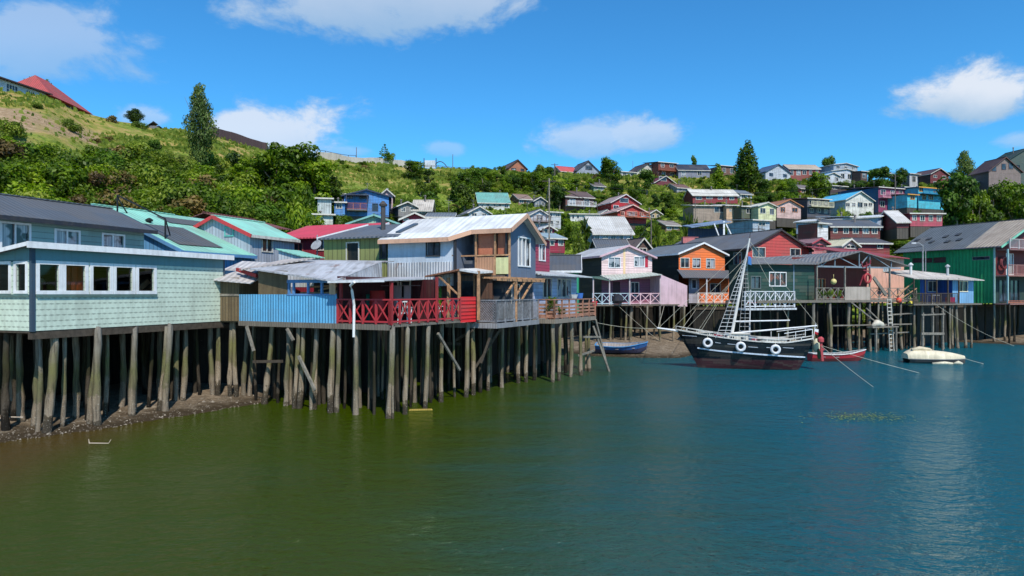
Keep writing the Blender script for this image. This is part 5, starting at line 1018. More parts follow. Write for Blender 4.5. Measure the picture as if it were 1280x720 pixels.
for sg in (-1, 1):
    m = MB(); P_ = []; 
    for i in range(30):
        t = lerp(.13, .985, i/29); z = lerp(1.62, .98, sm(i/29*.9)*1.0) if False else lerp(1.34, .86, (i/29)**.8); x, y = hy(t, z); P_.append((x, sg*(y+.02), z))
    for p, q in zip(P_, P_[1:]): m.hexa([(p[0],p[1]-.012,p[2]-.045),(q[0],q[1]-.012,q[2]-.045),(q[0],q[1]+.012,q[2]-.045),(p[0],p[1]+.012,p[2]-.045),(p[0],p[1]-.012,p[2]+.045),(q[0],q[1]-.012,q[2]+.045),(q[0],q[1]+.012,q[2]+.045),(p[0],p[1]+.012,p[2]+.045)])
    m.build('stripe', plain((190,205,225)), hl)
m = MB()
for sg in (-1, 1):
    for (ta,tb,z) in ((.03,.15,2.15),(.29,.33,1.75),(.38,.44,1.68),(.53,.6,1.52),(.66,.72,1.5),(.78,.86,1.5)):
        xa_, ya_ = hy(ta,z); xb_, yb_ = hy(tb,z-.03); m.beam((xa_,sg*(ya_+.02),z),(xb_,sg*(yb_+.02),z-.04),.03,.035)
m.build('trim_line', plain((170,180,195)), hl)
# deck, bulwark rail
m = MB(); dk = [(x, b*.93, s-.22) for x, b, k, s in st]
m.add([(x, -b, z) for x, b, z in dk]+[(x, b, z) for x, b, z in dk], [(i, i+1, 25+i+1, 25+i) for i in range(24)]); m.build('deck', surf((168,150,120),'boards',.12,.3), SC)
m = MB()
for sg in (-1, 1):
    pts = [(x, sg*b, s+.035) for x, b, k, s in st]
    for p, q in zip(pts, pts[1:]): m.beam(p, q, .12, .07)
    top = [(x, sg*b*.97, s+.26-.05*i/24) for i, (x, b, k, s) in enumerate(st)]
    for p, q in zip(top, top[1:]): m.beam(p, q, .05, .04)
    for i in range(0, 25, 2): x, b, k, s = st[i]; m.beam((x, sg*b, s), (top[i][0], top[i][1], top[i][2]), .035)
m.build('rail', surf((206,204,198),'plain',wear=.5), SC)
m = MB(); b0 = st[-1]; 
for sg in (-1,1):
    for i in range(18, 25, 3): x,b,k,s = st[i]; m.beam((x, sg*b*.95, s+.1),(x, sg*b*.95, s+.62),.03)
    m.beam((st[19][0], sg*st[19][1]*.95, st[19][3]+.62),(st[24][0], sg*st[24][1]*.95, st[24][3]+.62),.04)
m.beam((st[24][0],-st[24][1]*.95,st[24][3]+.62),(st[24][0],st[24][1]*.95,st[24][3]+.62),.04); m.build('stern_rail', WHITE, SC)
def cabin(x0,x1,w,z0,z1,label=None):
    m = MB(); m.hexa([(x0,-w,z0),(x1,-w,z0),(x1,w,z0),(x0,w,z0),(x0+.04,-w*.94,z1),(x1-.04,-w*.94,z1),(x1-.04,w*.94,z1),(x0+.04,w*.94,z1)]); o = m.build('cabin', surf((222,218,208),'boards',.2,.3), SC); m = MB(); m.box(x0-.08,x1+.08,-w-.05,w+.05,z1+.002,z1+.05); m.build('cabin_roof', surf((206,200,190),'plain'), o)
    m = MB(); k = max(1,int((x1-x0)/.55))
    for i in range(k): xx = lerp(x0,x1,(i+.5)/k); m.obox((xx,-w*.97),(1,0),(0,-1),-.14,.14,(z0+z1)/2-.06,(z0+z1)/2+.12,-.02,.012)
    m.build('porthole', GD, o)
cabin(3.2,4.6,.55,1.75,2.28); cabin(5.3,7.0,.65,1.4,2.0); cabin(1.6,2.3,.4,2.0,2.35)
m = MB()
for x,y in ((2.6,-.3),(4.95,-.5),(7.6,.2)): m.box(x-.16,x+.16,y-.16,y+.16,1.55,2.25-.05*x)
m.build('deck_box', plain((150,60,80)), SC)
m = MB(); m.tube([(1.1,0,2.2),(0,0,2.46),(-1.25,0,2.62)],[.09,.075,.045],8); m.beam((0,.22,2.45),(-1.1,.03,2.6),.04); m.beam((0,-.22,2.45),(-1.1,-.03,2.6),.04)
for x_ in (-.2,-.5,-.8): m.beam((x_,.2*(1+x_),2.49-.08*x_),(x_,-.2*(1+x_),2.49-.08*x_),.035)
m.build('bowsprit', WHITE, SC)
# masts and spars: foremast with shrouds
mb_, mt_ = (3.55,0,1.9), (4.75,0,8.6)
m = MB(); m.tube([mb_,(lerp(mb_[0],mt_[0],.5),0,5.25),mt_],[.11,.09,.05],9); m.build('mast', surf((214,210,204),'plain'), SC)
m = MB(); m.tube([(3.8,-.05,3.1),(7.25,-.05,3.2)],[.05,.04],7); m.build('gaff', WHITE, SC)
m = MB(); m.tube([(3.75,.05,2.32),(8.95,.05,2.86)],[.055,.045],7); m.build('boom', WHITE, SC)
def shrouds(foot_xs, y, top, z0, nr, w_=.028, rw=.05):
    m = MB(); ft = [(x, y, z0) for x in foot_xs]; tp = [(top[0]+(x-sum(foot_xs)/len(foot_xs))*.08, y*.10, top[2]) for x in foot_xs]
    for a, b in zip(ft, tp): m.beam(a, b, w_)
    for k in range(1, nr):
        t = (k/nr)*.93; a = tuple(lerp(ft[0][i], tp[0][i], t) for i in range(3)); b = tuple(lerp(ft[-1][i], tp[-1][i], t) for i in range(3)); m.beam(a, b, .03, rw)
    return m.build('shrouds', surf((196,196,196),'plain',wear=.6), SC)
mtp = (4.55,0,7.5)
shrouds([2.45,2.95,3.35],-1.12,mtp,2.05,20,.022,.035); shrouds([4.2,4.6,5.0],1.12,mtp,1.85,18,.018,.028)
m = MB(); m.tube([(4.75,.25,1.7),(4.85,.25,5.2)],[.05,.035],6); m.build('mast', surf((190,190,190),'plain'), SC, label='thin second spar beside the main mast')
def ropes(B, segs, r=.012, name='stay', mat=None):
    for p, q, sag in segs:
        m = MB(); pts = [tuple(lerp(p[i], q[i], t)-(sag*4*t*(1-t) if i == 2 else 0) for i in range(3)) for t in fr(0, 1, 7)]; m.tube(pts, r, 4); m.build(name, mat or ROPE, B)
ropes(SC, [((-1.15,0,2.62),(4.7,0,8.3),0),((-.3,0,2.52),(4.6,0,7.4),0),((.6,0,2.5),(4.4,0,6.6),0),((9.0,.05,2.86),(4.75,0,8.4),.0),((7.2,-.05,3.2),(4.72,0,8.2),0),((9.0,.05,2.86),(8.6,0,1.9),0),((1.5,-.8,2.4),(4.6,0,7.4),0),((1.5,.8,2.4),(4.6,0,7.4),0)], .011)
m = MB(); m.tube([mt_,(4.79,0,9.0)],.02,5); m.build('masthead_pole', DARKTRIM, SC)
m = MB(); m.poly((4.62,-.02,6.9),(4.86,-.05,6.82),(4.83,-.1,7.35),(4.66,-.02,7.45)); o = m.build('cloth_bundle', plain((70,130,200)), SC)
# flag staff at the stern
m = MB(); m.beam((8.7,0,1.9),(8.85,0,3.0),.03); m.build('flag_staff', WHITE, SC)
m = MB(); m.m = 0; m.poly((8.78,0,2.35),(8.98,-.05,2.25),(9.0,-.08,2.42),(8.79,0,2.5)); m.m = 1; m.poly((8.79,0,2.50),(9.0,-.08,2.42),(9.02,-.04,2.62),(8.81,0,2.66)); m.build('flag', [plain((200,40,50)), plain((220,224,230))], SC)
# fenders: white painted tyres
for k,(px,lb) in enumerate(((885.5,'white painted tyre fender nearest the bow of the schooner'),(926,'white painted tyre fender amidships on the schooner'),(969,'white painted tyre fender nearest the stern of the schooner'))):
    u = SC.u('F', px, -1.3); t = u/LS; z = (1.72,1.52,1.38)[k]; x_, y_ = hy(t, z)
    ty = Thing('tyre_fender', lb, 'fender', *SC.wor(u, -y_-.14), ang, z, 'white tyre fenders along the hull'); m = MB(); ring(m, (0,0,z), .24, .09, 22, 8); m.build('tyre', plain((214,216,222)), ty, True); m = MB(); m.beam((0,0,z+.3),(0,.12,z+.62),.025); m.build('rope', ROPE, ty)
# stern clutter
def sc_simple(name,label,cat,f,mat,sm_=False): return simple(name,label,cat,SC,f,mat,smooth=sm_)
sc_simple('outboard_motor','red and cream outboard motor hung off the schooner stern','outboard motor',lambda m: (m.tube([(9.05,-.3,1.75),(9.08,-.3,1.85),(9.08,-.3,2.05),(9.05,-.3,2.15)],[.1,.2,.2,.1],10), m.beam((9.1,-.3,1.75),(9.2,-.3,.6),.12,.14), m.beam((9.0,-.3,1.3),(9.3,-.3,1.35),.1)),plain((196,60,70)))
sc_simple('fender_bag','pale canvas bag hanging at the schooner stern','bag',lambda m: m.tube([(9.0,.35,1.1),(9.0,.35,1.3),(9.0,.35,1.8),(9.0,.35,2.0)],[.12,.26,.24,.06],10),plain((214,206,170)),True)
sc_simple('weed_bundle','green rope fender at the schooner stern above the red boat','fender',lambda m: m.tube([(9.05,.05,.7),(9.1,.05,.85),(9.1,.05,1.2),(9.02,.05,1.35)],[.06,.15,.14,.05],8),plain((60,100,60)),True)
for k,(x_,y_,c,l) in enumerate(((2.75,.35,(150,60,70),'dull red bundle on the schooner foredeck'),(4.9,.1,(60,90,120),'blue tarpaulin heap on the schooner deck behind the mast'),(7.5,-.2,(140,130,110),'coil of rope and nets heaped by the schooner stern'))):
    sc_simple('deck_bundle',l,'bundle',lambda m,x_=x_,y_=y_: m.tube([(x_-.35,y_,1.95-.05*x_),(x_-.15,y_,2.15-.05*x_),(x_+.2,y_+.05,2.12-.05*x_),(x_+.42,y_,1.92-.05*x_)],[.08,.24,.2,.06],9),plain(c),True)
# ---- small boats
def rowboat(name, label, x, y, rz, L_, bm, z0, dep, outc, inc, rimc, bottom=None, bench=3, tilt=0):
    t = Thing(name, label, 'rowing boat', x, y, rz, z0); rows = []; ins = []; S = []
    for i in range(17):
        u = i/16; b = bm/2*(sin(pi*(.16+.84*u) if False else pi*min(.985, .22+.78*u)))**.62; s = dep*(1+.42*(2*u-.9)**2*(1 if u > .45 else .35)); k = .0+.55*dep*max(0, (u-.82)/.18)**2
        S.append((L_*u, b, k, s)); pr = []
        for f in (0,.12,.3,.5,.56,.8,1): pr.append((L_*u+(.12 if u > .9 else 0)*f, b*(.0 if f == 0 else (.48+.52*f**.7)), z0+lerp(k, s, f)))
        rows.append(pr); ins.append([(a, max(0, q-.05), c+.03) for a, q, c in pr])
    m = MB(); loft(m, rows, mi=lambda i, j: 1 if j < 4 else 0); tr = rows[0]; n = len(tr); m.m = 0; m.add([(a,b,c) for a,b,c in tr]+[(a,-b,c) for a,b,c in tr], [(i,i+1,n+i+1,n+i) for i in range(n-1)]); m.build('hull', [plain(outc), plain(bottom or outc)], t)
    m = MB(); loft(m, ins); m.build('inner_hull', surf(inc,'boards',.2,.4), t)
    m = MB()
    for sg in (-1, 1):
        for p, q in zip(rows, rows[1:]): a, b = p[-1], q[-1]; m.beam((a[0],sg*a[1],a[2]+.02),(b[0],sg*b[1],b[2]+.02),.08,.05)
    a = rows[0][-1]; m.beam((a[0],-a[1],a[2]+.02),(a[0],a[1],a[2]+.02),.07,.05); m.build('rim', plain(rimc), t)
    for k in range(bench):
        i = int(3+k*4.5); x_, b, kz, s = S[i]; m = MB(); m.box(x_-.13,x_+.13,-b*.93,b*.93,z0+s*.68,z0+s*.68+.04); m.build('bench', plain(inc), t)
    t.o.rotation_euler = (R_(tilt), 0, R_(rz)); return t
D = 54.5; x, y = (746-CX)/F*D, D+.6; rowboat('rowing_boat', 'blue rowing boat with pale inside pulled up on the small beach', x, y, -14, 4.0, 1.55, zt(x+1.8, y-.4)+.04, .62, (30,96,170), (170,160,156), (70,150,214), (60,60,90), 3, 7)
D = 50; x, y = (1012-CX)/F*D, D; rowboat('rowing_boat', 'red rowing boat with white rim and long pointed bow behind the schooner stern', x, y, 4, 4.1, 1.3, -.12, .62, (196,36,52), (150,150,150), (226,222,220), (110,24,34), 2)
# ---- cream covered dinghy
D = 49; CBx, CBy = (1131-CX)/F*D, D
CB = Thing('covered_dinghy', 'cream white dinghy under a moulded cover, low in the water at right', 'dinghy', CBx, CBy, -6, 0)
def blob(L_, bm, z0, zs, f=1): 
    rows = []
    for i in range(19):
        u = i/18; b = bm/2*(sin(pi*min(.97,.13+.87*u)))**.5; top = zs(u); pr = []
        for j in range(9): a = pi/2*j/8; pr.append((L_*u, b*cos(a)**.55 if j < 8 else 0, z0+(top-z0)*sin(a)**.8))
        rows.append(pr)
    return rows
rows = blob(3.95,1.7,.30,lambda u: .30+.62*(1-(u*1.0)**3.2*.62)*(min(1,(u+.04)*7))**.4); m = MB(); loft(m, rows); tr = rows[0]; n=len(tr); m.add([(a,b,c) for a,b,c in tr]+[(a,-b,c) for a,b,c in tr],[(i,i+1,n+i+1,n+i) for i in range(n-1)]); m.build('cover', surf((226,212,180),'plain',wear=.4), CB, True)
m = MB(); loft(m, [[(a+(.1 if i<2 else 0), b*f_, lerp(-.25,.34,g)) for (f_,g) in ((.0,0),(.7,.2),(.98,.7),(1.03,1))] for i,(a,b,_) in enumerate([r[0] for r in rows])]); m.build('hull', surf((70,72,76),'plain',wear=.5), CB)
m = MB()
for sg in (-1,1):
    for p,q in zip(rows,rows[1:]): m.beam((p[0][0],sg*p[0][1]*1.04,.32),(q[0][0],sg*q[0][1]*1.04,.32),.06,.05)
m.build('rim', surf((150,150,146),'plain'), CB)
m = MB(); m.tube([(.35,-.3,.92),(.9,-.2,1.03),(1.6,-.25,.98)],[.12,.16,.08],8); m.tube([(.5,.3,.9),(1.3,.35,1.0),(1.9,.1,.9)],[.1,.13,.06],8); m.build('rolled_canvas', surf((206,190,158),'plain'), CB, True)
m = MB(); m.tube([(1.4,-.98,.02),(2.2,-1.0,.08),(2.75,-.98,.04)],[.09,.12,.08],8); m.tube([(2.8,-1.0,.05),(3.1,-1.0,.12),(3.4,-.95,.04)],[.06,.14,.07],8); m.build('float', surf((214,204,176),'plain'), CB, True)
# ---- ropes
def rope(label, pts, r=.014, sag=.0, c=ROPE):
    t = Thing('mooring_rope', label, 'rope', *pts[0][:2], 0, 0); m = MB(); P_ = []
    for p, q in zip(pts, pts[1:]):
        for k in fr(0, 1, 9): P_.append(tuple(lerp(p[i], q[i], k)-(sag*4*k*(1-k) if i == 2 else 0)-(t.x if i == 0 else t.y if i == 1 else 0) for i in range(3)))
    m.tube(P_, r, 5); m.build('rope', c, t)
bow = (*SC.wor(-1.2,0), 2.6); b2 = (*SC.wor(.3,-.2), 2.5)
rope('mooring rope from the bowsprit tip to the planted deck stilts', [bow, wp(740,402,43.5)], .012, .15); rope('mooring rope from the bowsprit up to pink house stilts', [bow, (*P.wor(WP*.55,-1.6),3.7)], .018, .1); rope('mooring rope from the bowsprit to the dusty pink panel corner', [bow, (*P.wor(xr2 if False else 5.8,-1.5),3.8)], .018, .05); rope('mooring rope from the bow rail to the orange veranda', [b2, (*O.wor(1.6,-1.2),4.0)], .016, .05)
rope('slack rope crossing under the pink porch', [(*P.wor(.8,-1.6),3.8), (*P.wor(4.2,-3),.7)], .014, .1)
stn = (*SC.wor(9.1,-.2), 1.6); rope('pale mooring rope slanting from the schooner stern into the water', [stn, wp(1050,468,5*F/(468-CY)), ] if False else [stn, (wp(1093,484,5*F/(484-CY))[0], 5*F/(484-CY), -.03)], .016, .05); rope('second thinner rope beside the stern mooring rope', [stn, (wp(1076,466,50)[0], 5*F/(466-CY), -.03)], .014, .05)
rope('mooring rope from the cream dinghy bow to the water', [(*CB.wor(3.8,0),.4), (*CB.wor(5.2,-.3),-.02)], .014, .02); rope('long rope from the light blue house down to the right mud bank', [(*Bl.wor(-3,-.8),3.9), (*Bl.wor(3.6,-3),.3)], .014, .3)
# floating odds
x,y,_ = wp(526,512.5,5*F/(512.5-CY)); simple('floating_board','yellowish board floating at the foot of a red deck stilt','board',Thing('x','x','x',x,y,5,0),lambda m: m.hexa([(-.5,-.12,-.02),(.5,-.1,-.02),(.45,.12,-.02),(-.45,.1,-.02),(-.5,-.12,.03),(.5,-.1,.03),(.45,.12,.03),(-.45,.1,.03)]),surf((190,160,70),'boards',.1))
x,y,_ = wp(124,555,5*F/(555-CY)); simple('driftwood','bent bare branch sticking out of the shallow water at left','driftwood',Thing('x','x','x',x,y,0,0),lambda m: (m.tube([(-.35,0,-.1),(-.33,0,.03),(.3,.02,.02),(.36,.05,.14)],[.02,.018,.015,.01],5), m.tube([(-.33,0,.03),(-.36,.02,.16)],[.015,.008],5)),surf((190,170,150),'plain'))
x,y,_ = wp(10,511,24.5); simple('driftwood','pale broken stick lying on the mud among the leftmost stilts','driftwood',Thing('x','x','x',x,y,10,zt(x,y)),lambda m: m.tube([(-.5,0,zt(x,y)+.35),(0,.02,zt(x,y)+.42),(.5,0,zt(x,y)+.4)],[.03,.025,.02],6),surf((190,170,150),'plain'))
# ================================================================ houses on the hillside
FOOTPR = []      # (px0, px1, y top, y base, D) of things the vegetation must leave visible
NT_ = [0]; BASES = []
def hh(label, px0, px1, apex, eave, base, wall_c, roof_c, D=None, rot=22, kind='front', dep=6, wins=None, trim=OFFW, wk='clap', side_c=None, cols=3, rows_=1, balcony=None, cat='house', name='hill_house', ov=.35, rk='corr', rw=.3, base_ext=2.0, glassk=None, chimney=False):
    """a hillside house; the pixel values are read off the photo at distance D, found from the ground where not given"""
    pm = (px0+px1)/2
    if D is None: D = pick(pm, base+1)
    B = thing_px(name, label, cat, px0, D, rot, 0); W_ = B.u('F', px1); k = (1 if rot >= 0 else 1)
    zb = B.z('F', px0, base); zE = H-(eave-CY)/F*D; zR = H-(apex-CY)/F*(D if kind != 'side' else D+dep/2); zR = max(zR, zE+.15)
    B.zb = zb; B.o.location.z = zb; zlo = zb-.35
    ops = []
    if wins is None:
        hgt = (zE-zb)/rows_
        for r in range(rows_):
            for c in range(cols):
                w_ = W_/cols; rw_ = random.Random(NT_[0]*37+r*5+c); jj = rw_.uniform(.16,.30); uo = rw_.uniform(-.07,.07)*w_; z0_ = rw_.choice((.34,.40,.46)); ops.append(((c+.5)*w_+uo-min(.62,w_*jj), (c+.5)*w_+uo+min(.62,w_*jj), zb+r*hgt+hgt*z0_, zb+r*hgt+hgt*.80))
    else:
        for q in wins: o = pxop(B,'F',0,q); ops.append((o[0],o[1],o[2],min(o[3],zE-.06)) if kind != 'front' or o[3] < zE+.2 else o)
    fm = DARKWOOD; wm = surf(wall_c, wk, .22, .5); sm_ = surf(side_c or wall_c, wk, .22, .5)
    flat = [o for o in ops if o[3] <= zE-.01]; high = [o for o in ops if o[3] > zE-.01]
    m = MB(); wall(m,'F',0,0,W_,zlo,zE,flat,apex=(W_/2,zR) if kind == 'front' else None)
    if side_c is None: wall(m,'L',0,0,dep,zlo,zE,apex=(dep/2,zR) if kind == 'side' else None); wall(m,'R',W_,0,dep,zlo,zE,apex=(dep/2,zR) if kind == 'side' else None)
    wall(m,'B',dep,0,W_,zlo,zE,apex=(W_/2,zR) if kind == 'front' else None); m.build('wall', wm, B)
    if side_c is not None: m = MB(); wall(m,'L',0,0,dep,zlo,zE,apex=(dep/2,zR) if kind == 'side' else None); m.build('wall', sm_, B); m = MB(); wall(m,'R',W_,0,dep,zlo,zE,apex=(dep/2,zR) if kind == 'side' else None); m.build('wall', sm_, B)
    for i, o in enumerate(flat): window(B,'F',0,o,trim,glassk or (GC if (i+NT_[0])%3 == 0 else GD),nx=2 if o[1]-o[0] > .5 else 1,fw=.09)
    for i, o in enumerate(high):      # a gable window sits on the wall face
        m = MB(); m.box(o[0]-.08,o[1]+.08,-.05,-.01,o[2]-.08,o[3]+.08); f = m.build('window', trim, B); m = MB(); m.poly((o[0],-.055,o[2]),(o[1],-.055,o[2]),(o[1],-.055,o[3]),(o[0],-.055,o[3])); m.build('pane', GD, f)
    rm = surf(roof_c, rk, .3, rw)
    if kind == 'front': gable_roof(B,0,W_,0,dep,zE,zR,'y',rm,trim,ov=ov,ovg=ov)
    elif kind == 'side': gable_roof(B,0,W_,0,dep,zE,zR,'x',rm,trim,ov=ov,ovg=ov*.6)
    else:   # shed: high side at the back
        m = MB(); slab(m,[(-ov,-ov,zE+.05),(W_+ov,-ov,zE+.05),(W_+ov,dep+ov,zR+.3),(-ov,dep+ov,zR+.3)],.1); r = m.build('roof', rm, B); m = MB(); m.beam((-ov,-ov-.02,zE),(W_+ov,-ov-.02,zE),.04,.18); m.build('fascia', trim, r)
    if balcony: 
        zf, c = balcony; z_ = H-(zf-CY)/F*D; m = MB(); m.box(0,W_,-1.1,-.003,z_-.12,z_); m.build('balcony_floor', surf(c,'boards',.2), B); railing(B,(0,-1.05),(W_,-1.05),z_,.9,'bal',surf(c,'plain'),4)
    rr_ = random.Random(NT_[0]*11+3)
    if rr_.random() < .5 and D < 175: m = MB(); cx_, cy_ = W_*rr_.uniform(.25,.8), dep*rr_.uniform(.3,.6); m.tube([(cx_,cy_,zE),(cx_,cy_,zR+.55)],.11,6); m.tube([(cx_,cy_,zR+.53),(cx_,cy_,zR+.6),(cx_,cy_,zR+.75)],[.2,.2,.03],6); m.build('chimney', surf((120,112,108),'plain'), B)
    if rr_.random() < .4 and D < 175: m = MB(); ax_ = W_*rr_.uniform(.1,.9); m.beam((ax_,dep*.5,zE),(ax_,dep*.5,zR+1.5),.035); m.beam((ax_-.4,dep*.5,zR+1.35),(ax_+.4,dep*.5,zR+1.35),.03); m.beam((ax_-.25,dep*.5,zR+1.15),(ax_+.25,dep*.5,zR+1.15),.03); m.build('antenna', surf((100,100,104),'plain'), B)
    if chimney: m = MB(); m.box(W_*.7,W_*.7+.5,dep*.4,dep*.4+.5,zE,zR+.9); m.build('chimney', surf((130,90,76),'plain'), B)
    m = MB(); m.box(.05,W_-.05,.05,dep-.05,zb-base_ext,zlo); m.build('foundation', surf((92,84,76),'boards',.4,.6), B)
    BASES.append((B, W_, zb, zlo)); NT_[0] += 1; FOOTPR.append((px0-2, px1+2, apex-1, base, D)); return B
G_ = 'hillside houses'
B = hh('brown gabled house on the skyline half hidden by trees, above the teal roofed one', 636, 658, 199, 209, 214, (176,104,76), (96,70,64), D=186, kind='front', dep=9, cols=2, trim=surf((70,52,50),'plain'))
hh('low red roofed house on the skyline left of a grey gable', 701, 722, 208, 213.5, 219, (176,120,110), (214,84,84), D=190, kind='side', cols=2)
hh('grey gabled house with pale window band on the skyline right of red roof', 721, 749, 200, 212.5, 219, (150,160,178), (70,74,88), D=190, cols=2, trim=surf((74,66,70),'plain'), wins=[(732,207,740,212)])
hh('white walled house under long teal roof on the wooded slope', 598, 637, 241, 252.5, 262, (206,208,206), (110,178,170), kind='side', cols=5, rot=8, dep=9)
hh('small pale grey gabled house below the long teal roof', 586, 612, 257.5, 265, 272, (196,204,210), (120,124,136), cols=2, D=104)
hh('grey roofed terrace house right of the white dormered one', 684, 701, 262, 265, 283, (190,194,198), (150,152,156), D=112, kind='shed', cols=2, rows_=2)
B = hh('white dormered house with grey balcony below, in front of bare wooden pole', 663, 685, 261.5, 268, 286, (206,210,222), (140,142,150), D=109, cols=1, wins=[(671,268,678,274)], balcony=(277,(110,90,90)))
hh('crimson walled hut with pale roof tucked right of the bare pole', 677, 693, 281.5, 286, 300, (172,34,68), (196,200,208), D=92, cols=1, wins=[(681,287,689,296)])
hh('crimson walled long hut with light blue roof below it', 684, 706, 292, 297, 312, (160,30,62), (150,176,190), D=84, kind='side', cols=2)
hh('dark brown house with wide eaves and a white balcony among dry shrubs', 707, 742, 238.5, 245, 264, (104,66,62), (104,80,78), kind='side', cols=2, rows_=1, balcony=(257,(222,224,226)), dep=7)
hh('long white bungalow with grey roof below the brown balcony house', 713, 751, 264.5, 267.5, 277, (220,222,222), (170,172,174), kind='shed', cols=6, rot=5)
hh('white house with large pale metal roof above the black roofed shed', 742, 791, 271, 291.5, 303, (196,206,224), (206,204,200), D=97, kind='side', cols=5, dep=12, rot=4)
hh('black boarded shed with dark grey roof behind the pink house', 748, 788, 299.5, 312, 326, (52,50,56), (92,98,108), D=86, kind='side', cols=2, rot=4, cat='shed')
hh('tiny brown hut with pointed gable beside the orange house roof', 795, 812, 297.5, 308, 320, (96,70,64), (110,92,88), D=88, cols=1, cat='hut')
hh('white house with dark pointed gable on the skyline among trees', 796, 822, 203, 213.5, 222, (214,206,198), (66,56,62), D=187, cols=2, trim=surf((66,56,62),'plain'))
hh('low white house with grey roof left of dark pointed gable', 776, 796, 212, 214.5, 222, (200,196,196), (160,164,170), D=184, kind='shed', cols=2)
hh('tall red brown two storey house on the skyline with four white windows', 823, 846, 199, 202.5, 223, (132,58,48), (66,50,52), D=186, kind='shed', cols=2, rows_=2, dep=7, balcony=(213,(150,80,60)))
hh('maroon house with a white gable patch below the tall red brown one', 818, 845, 219, 228, 243, (120,36,60), (110,40,62), D=170, cols=1, wins=[(824,221,833,226)])
hh('long grey house with dark roof and two white windows on the skyline', 848, 887, 206, 212, 227, (124,130,150), (48,56,76), D=186, kind='side', wins=[(852,215,857,220),(872,213,877,219)], rot=4)
hh('brown house with near flat dark roof beside the tall poplars', 901, 920, 203, 207, 222, (120,84,72), (50,46,54), D=188, kind='shed', cols=2)
hh('upper red gabled house with white gable window on the middle slope', 764, 799, 242, 252.5, 268, (190,34,48), (170,150,150), D=134, cols=3, wins=[(775,248,785,253),(767,257,773,261)], trim=surf((210,200,200),'plain'))
hh('lower red gabled house with carved porch over an orange wooden base', 772, 808, 255, 263.5, 276, (188,44,44), (196,160,156), D=124, cols=4, wins=[(784,264,796,270),(776,265,780,269),(800,265,804,269)], trim=surf((230,190,180),'plain'), balcony=(271,(196,110,80)))
hh('maroon house under wide white roof with small centre gable', 866, 922, 237, 243.5, 252, (148,34,48), (220,216,206), kind='side', cols=4, rot=4, D=146)
hh('tan walled house with white roof and blue window below the maroon one', 867, 908, 252.5, 257, 276, (160,140,124), (216,212,204), D=130, kind='shed', wins=[(893,258,905,265)], rot=5, dep=6)
hh('tan boarded annex at the end of the white roofed tan house', 908, 921, 252, 257, 277, (214,176,140), (216,212,204), D=129, kind='shed', cols=1, wins=[(912,262,914,264)], rot=5)
hh('grey blue pointed gable house on the skyline right of poplars', 957, 988, 204, 214, 224, (190,196,206), (66,92,128), D=188, cols=2, trim=surf((70,96,130),'plain'))
hh('long brick red terrace house with cream roof line on the skyline', 986, 1025, 206, 210.5, 224, (150,64,60), (190,170,150), D=192, kind='side', cols=5, rot=4)
hh('white and pale blue two tier house on the skyline with wide low gable', 1039, 1076, 209.5, 213.5, 226, (206,212,224), (150,170,196), D=186, cols=4)
hh('upper grey storey with low pointed roof above the two tier skyline house', 1042, 1072, 202.5, 205.5, 212, (160,172,186), (120,140,160), D=192, cols=3)
hh('small blue roofed white cottage left of the two tier skyline house', 1032, 1050, 215, 219, 228, (200,206,214), (120,180,220), D=182, cols=2)
hh('dark brown box house at the right end of the two tier skyline house', 1076, 1084, 212, 214, 226, (96,70,66), (60,60,66), D=186, kind='shed', cols=1)
hh('pale yellow gabled house with white roof and open left porch', 948, 970, 252.5, 257, 272, (222,222,170), (222,220,206), D=126, cols=2, rows_=1)
hh('flat white porch roof house left of pale yellow gable', 927, 947, 253, 258, 270, (90,100,80), (220,216,204), D=127, kind='shed', cols=1)
hh('pink tinted gabled house with orange brown eaves right of the yellow one', 971, 1001, 248.5, 256, 270, (216,178,170), (170,112,84), D=128, cols=2, trim=surf((190,120,76),'plain'))
hh('dark two storey house with long cream balcony', 1009, 1037, 245, 248, 269, (84,86,100), (150,110,100), D=132, kind='shed', cols=3, rows_=2, side_c=(60,66,76), balcony=(258,(220,212,178)))
hh('white gabled house with bright cyan roof and shaded left wall', 1057, 1092, 238, 249, 268, (222,222,214), (70,190,236), D=134, cols=5, wins=[(1057.5,254,1062,258),(1065,254,1069,258),(1072,253,1078,259),(1080,254,1084,258),(1086,254,1090,258)], side_c=(206,212,222), dep=8)  # side walls tinted blue grey to paint in their shade
hh('long dark roofed red house low on the slope behind the fisherman porch', 1038, 1100, 275.5, 282.5, 296, (116,44,44), (86,94,106), D=92, kind='side', cols=5, rot=3)
hh('small white flat roofed block with one dark window beside long red house', 1022, 1035, 277.5, 279, 298, (226,224,224), (180,180,180), D=90, kind='shed', cols=1, wins=[(1024,281,1028,285)], rot=30, side_c=(150,70,66), dep=3)
hh('small pink gabled hut behind the fisherman house roof', 1015, 1033, 297.5, 303, 318, (200,120,120), (150,110,116), D=78, cols=1, trim=surf((180,70,80),'plain'))
hh('pink gabled cottage with cream yellow roof behind fisherman house', 1052, 1071, 298.5, 306, 320, (224,176,172), (222,214,178), D=80, cols=1, wins=[(1058,305,1068,310)])
hh('maroon cottage with dark roof left of the green hall', 1073, 1112, 298, 303.5, 320, (160,50,60), (82,80,88), D=82, kind='side', wins=[(1097,304,1103,310)], rot=6)
hh('magenta two storey house with pink balcony next to cyan house', 1098, 1132, 231.5, 234, 263, (150,60,104), (120,80,96), D=136, kind='shed', cols=3, rows_=2, balcony=(247,(226,150,170)), side_c=(40,70,110))
hh('deep blue walled house left of the magenta one', 1077, 1097, 232, 235, 250, (34,66,112), (60,60,72), D=141, kind='shed', cols=1, wins=[(1080,238,1083,241)])
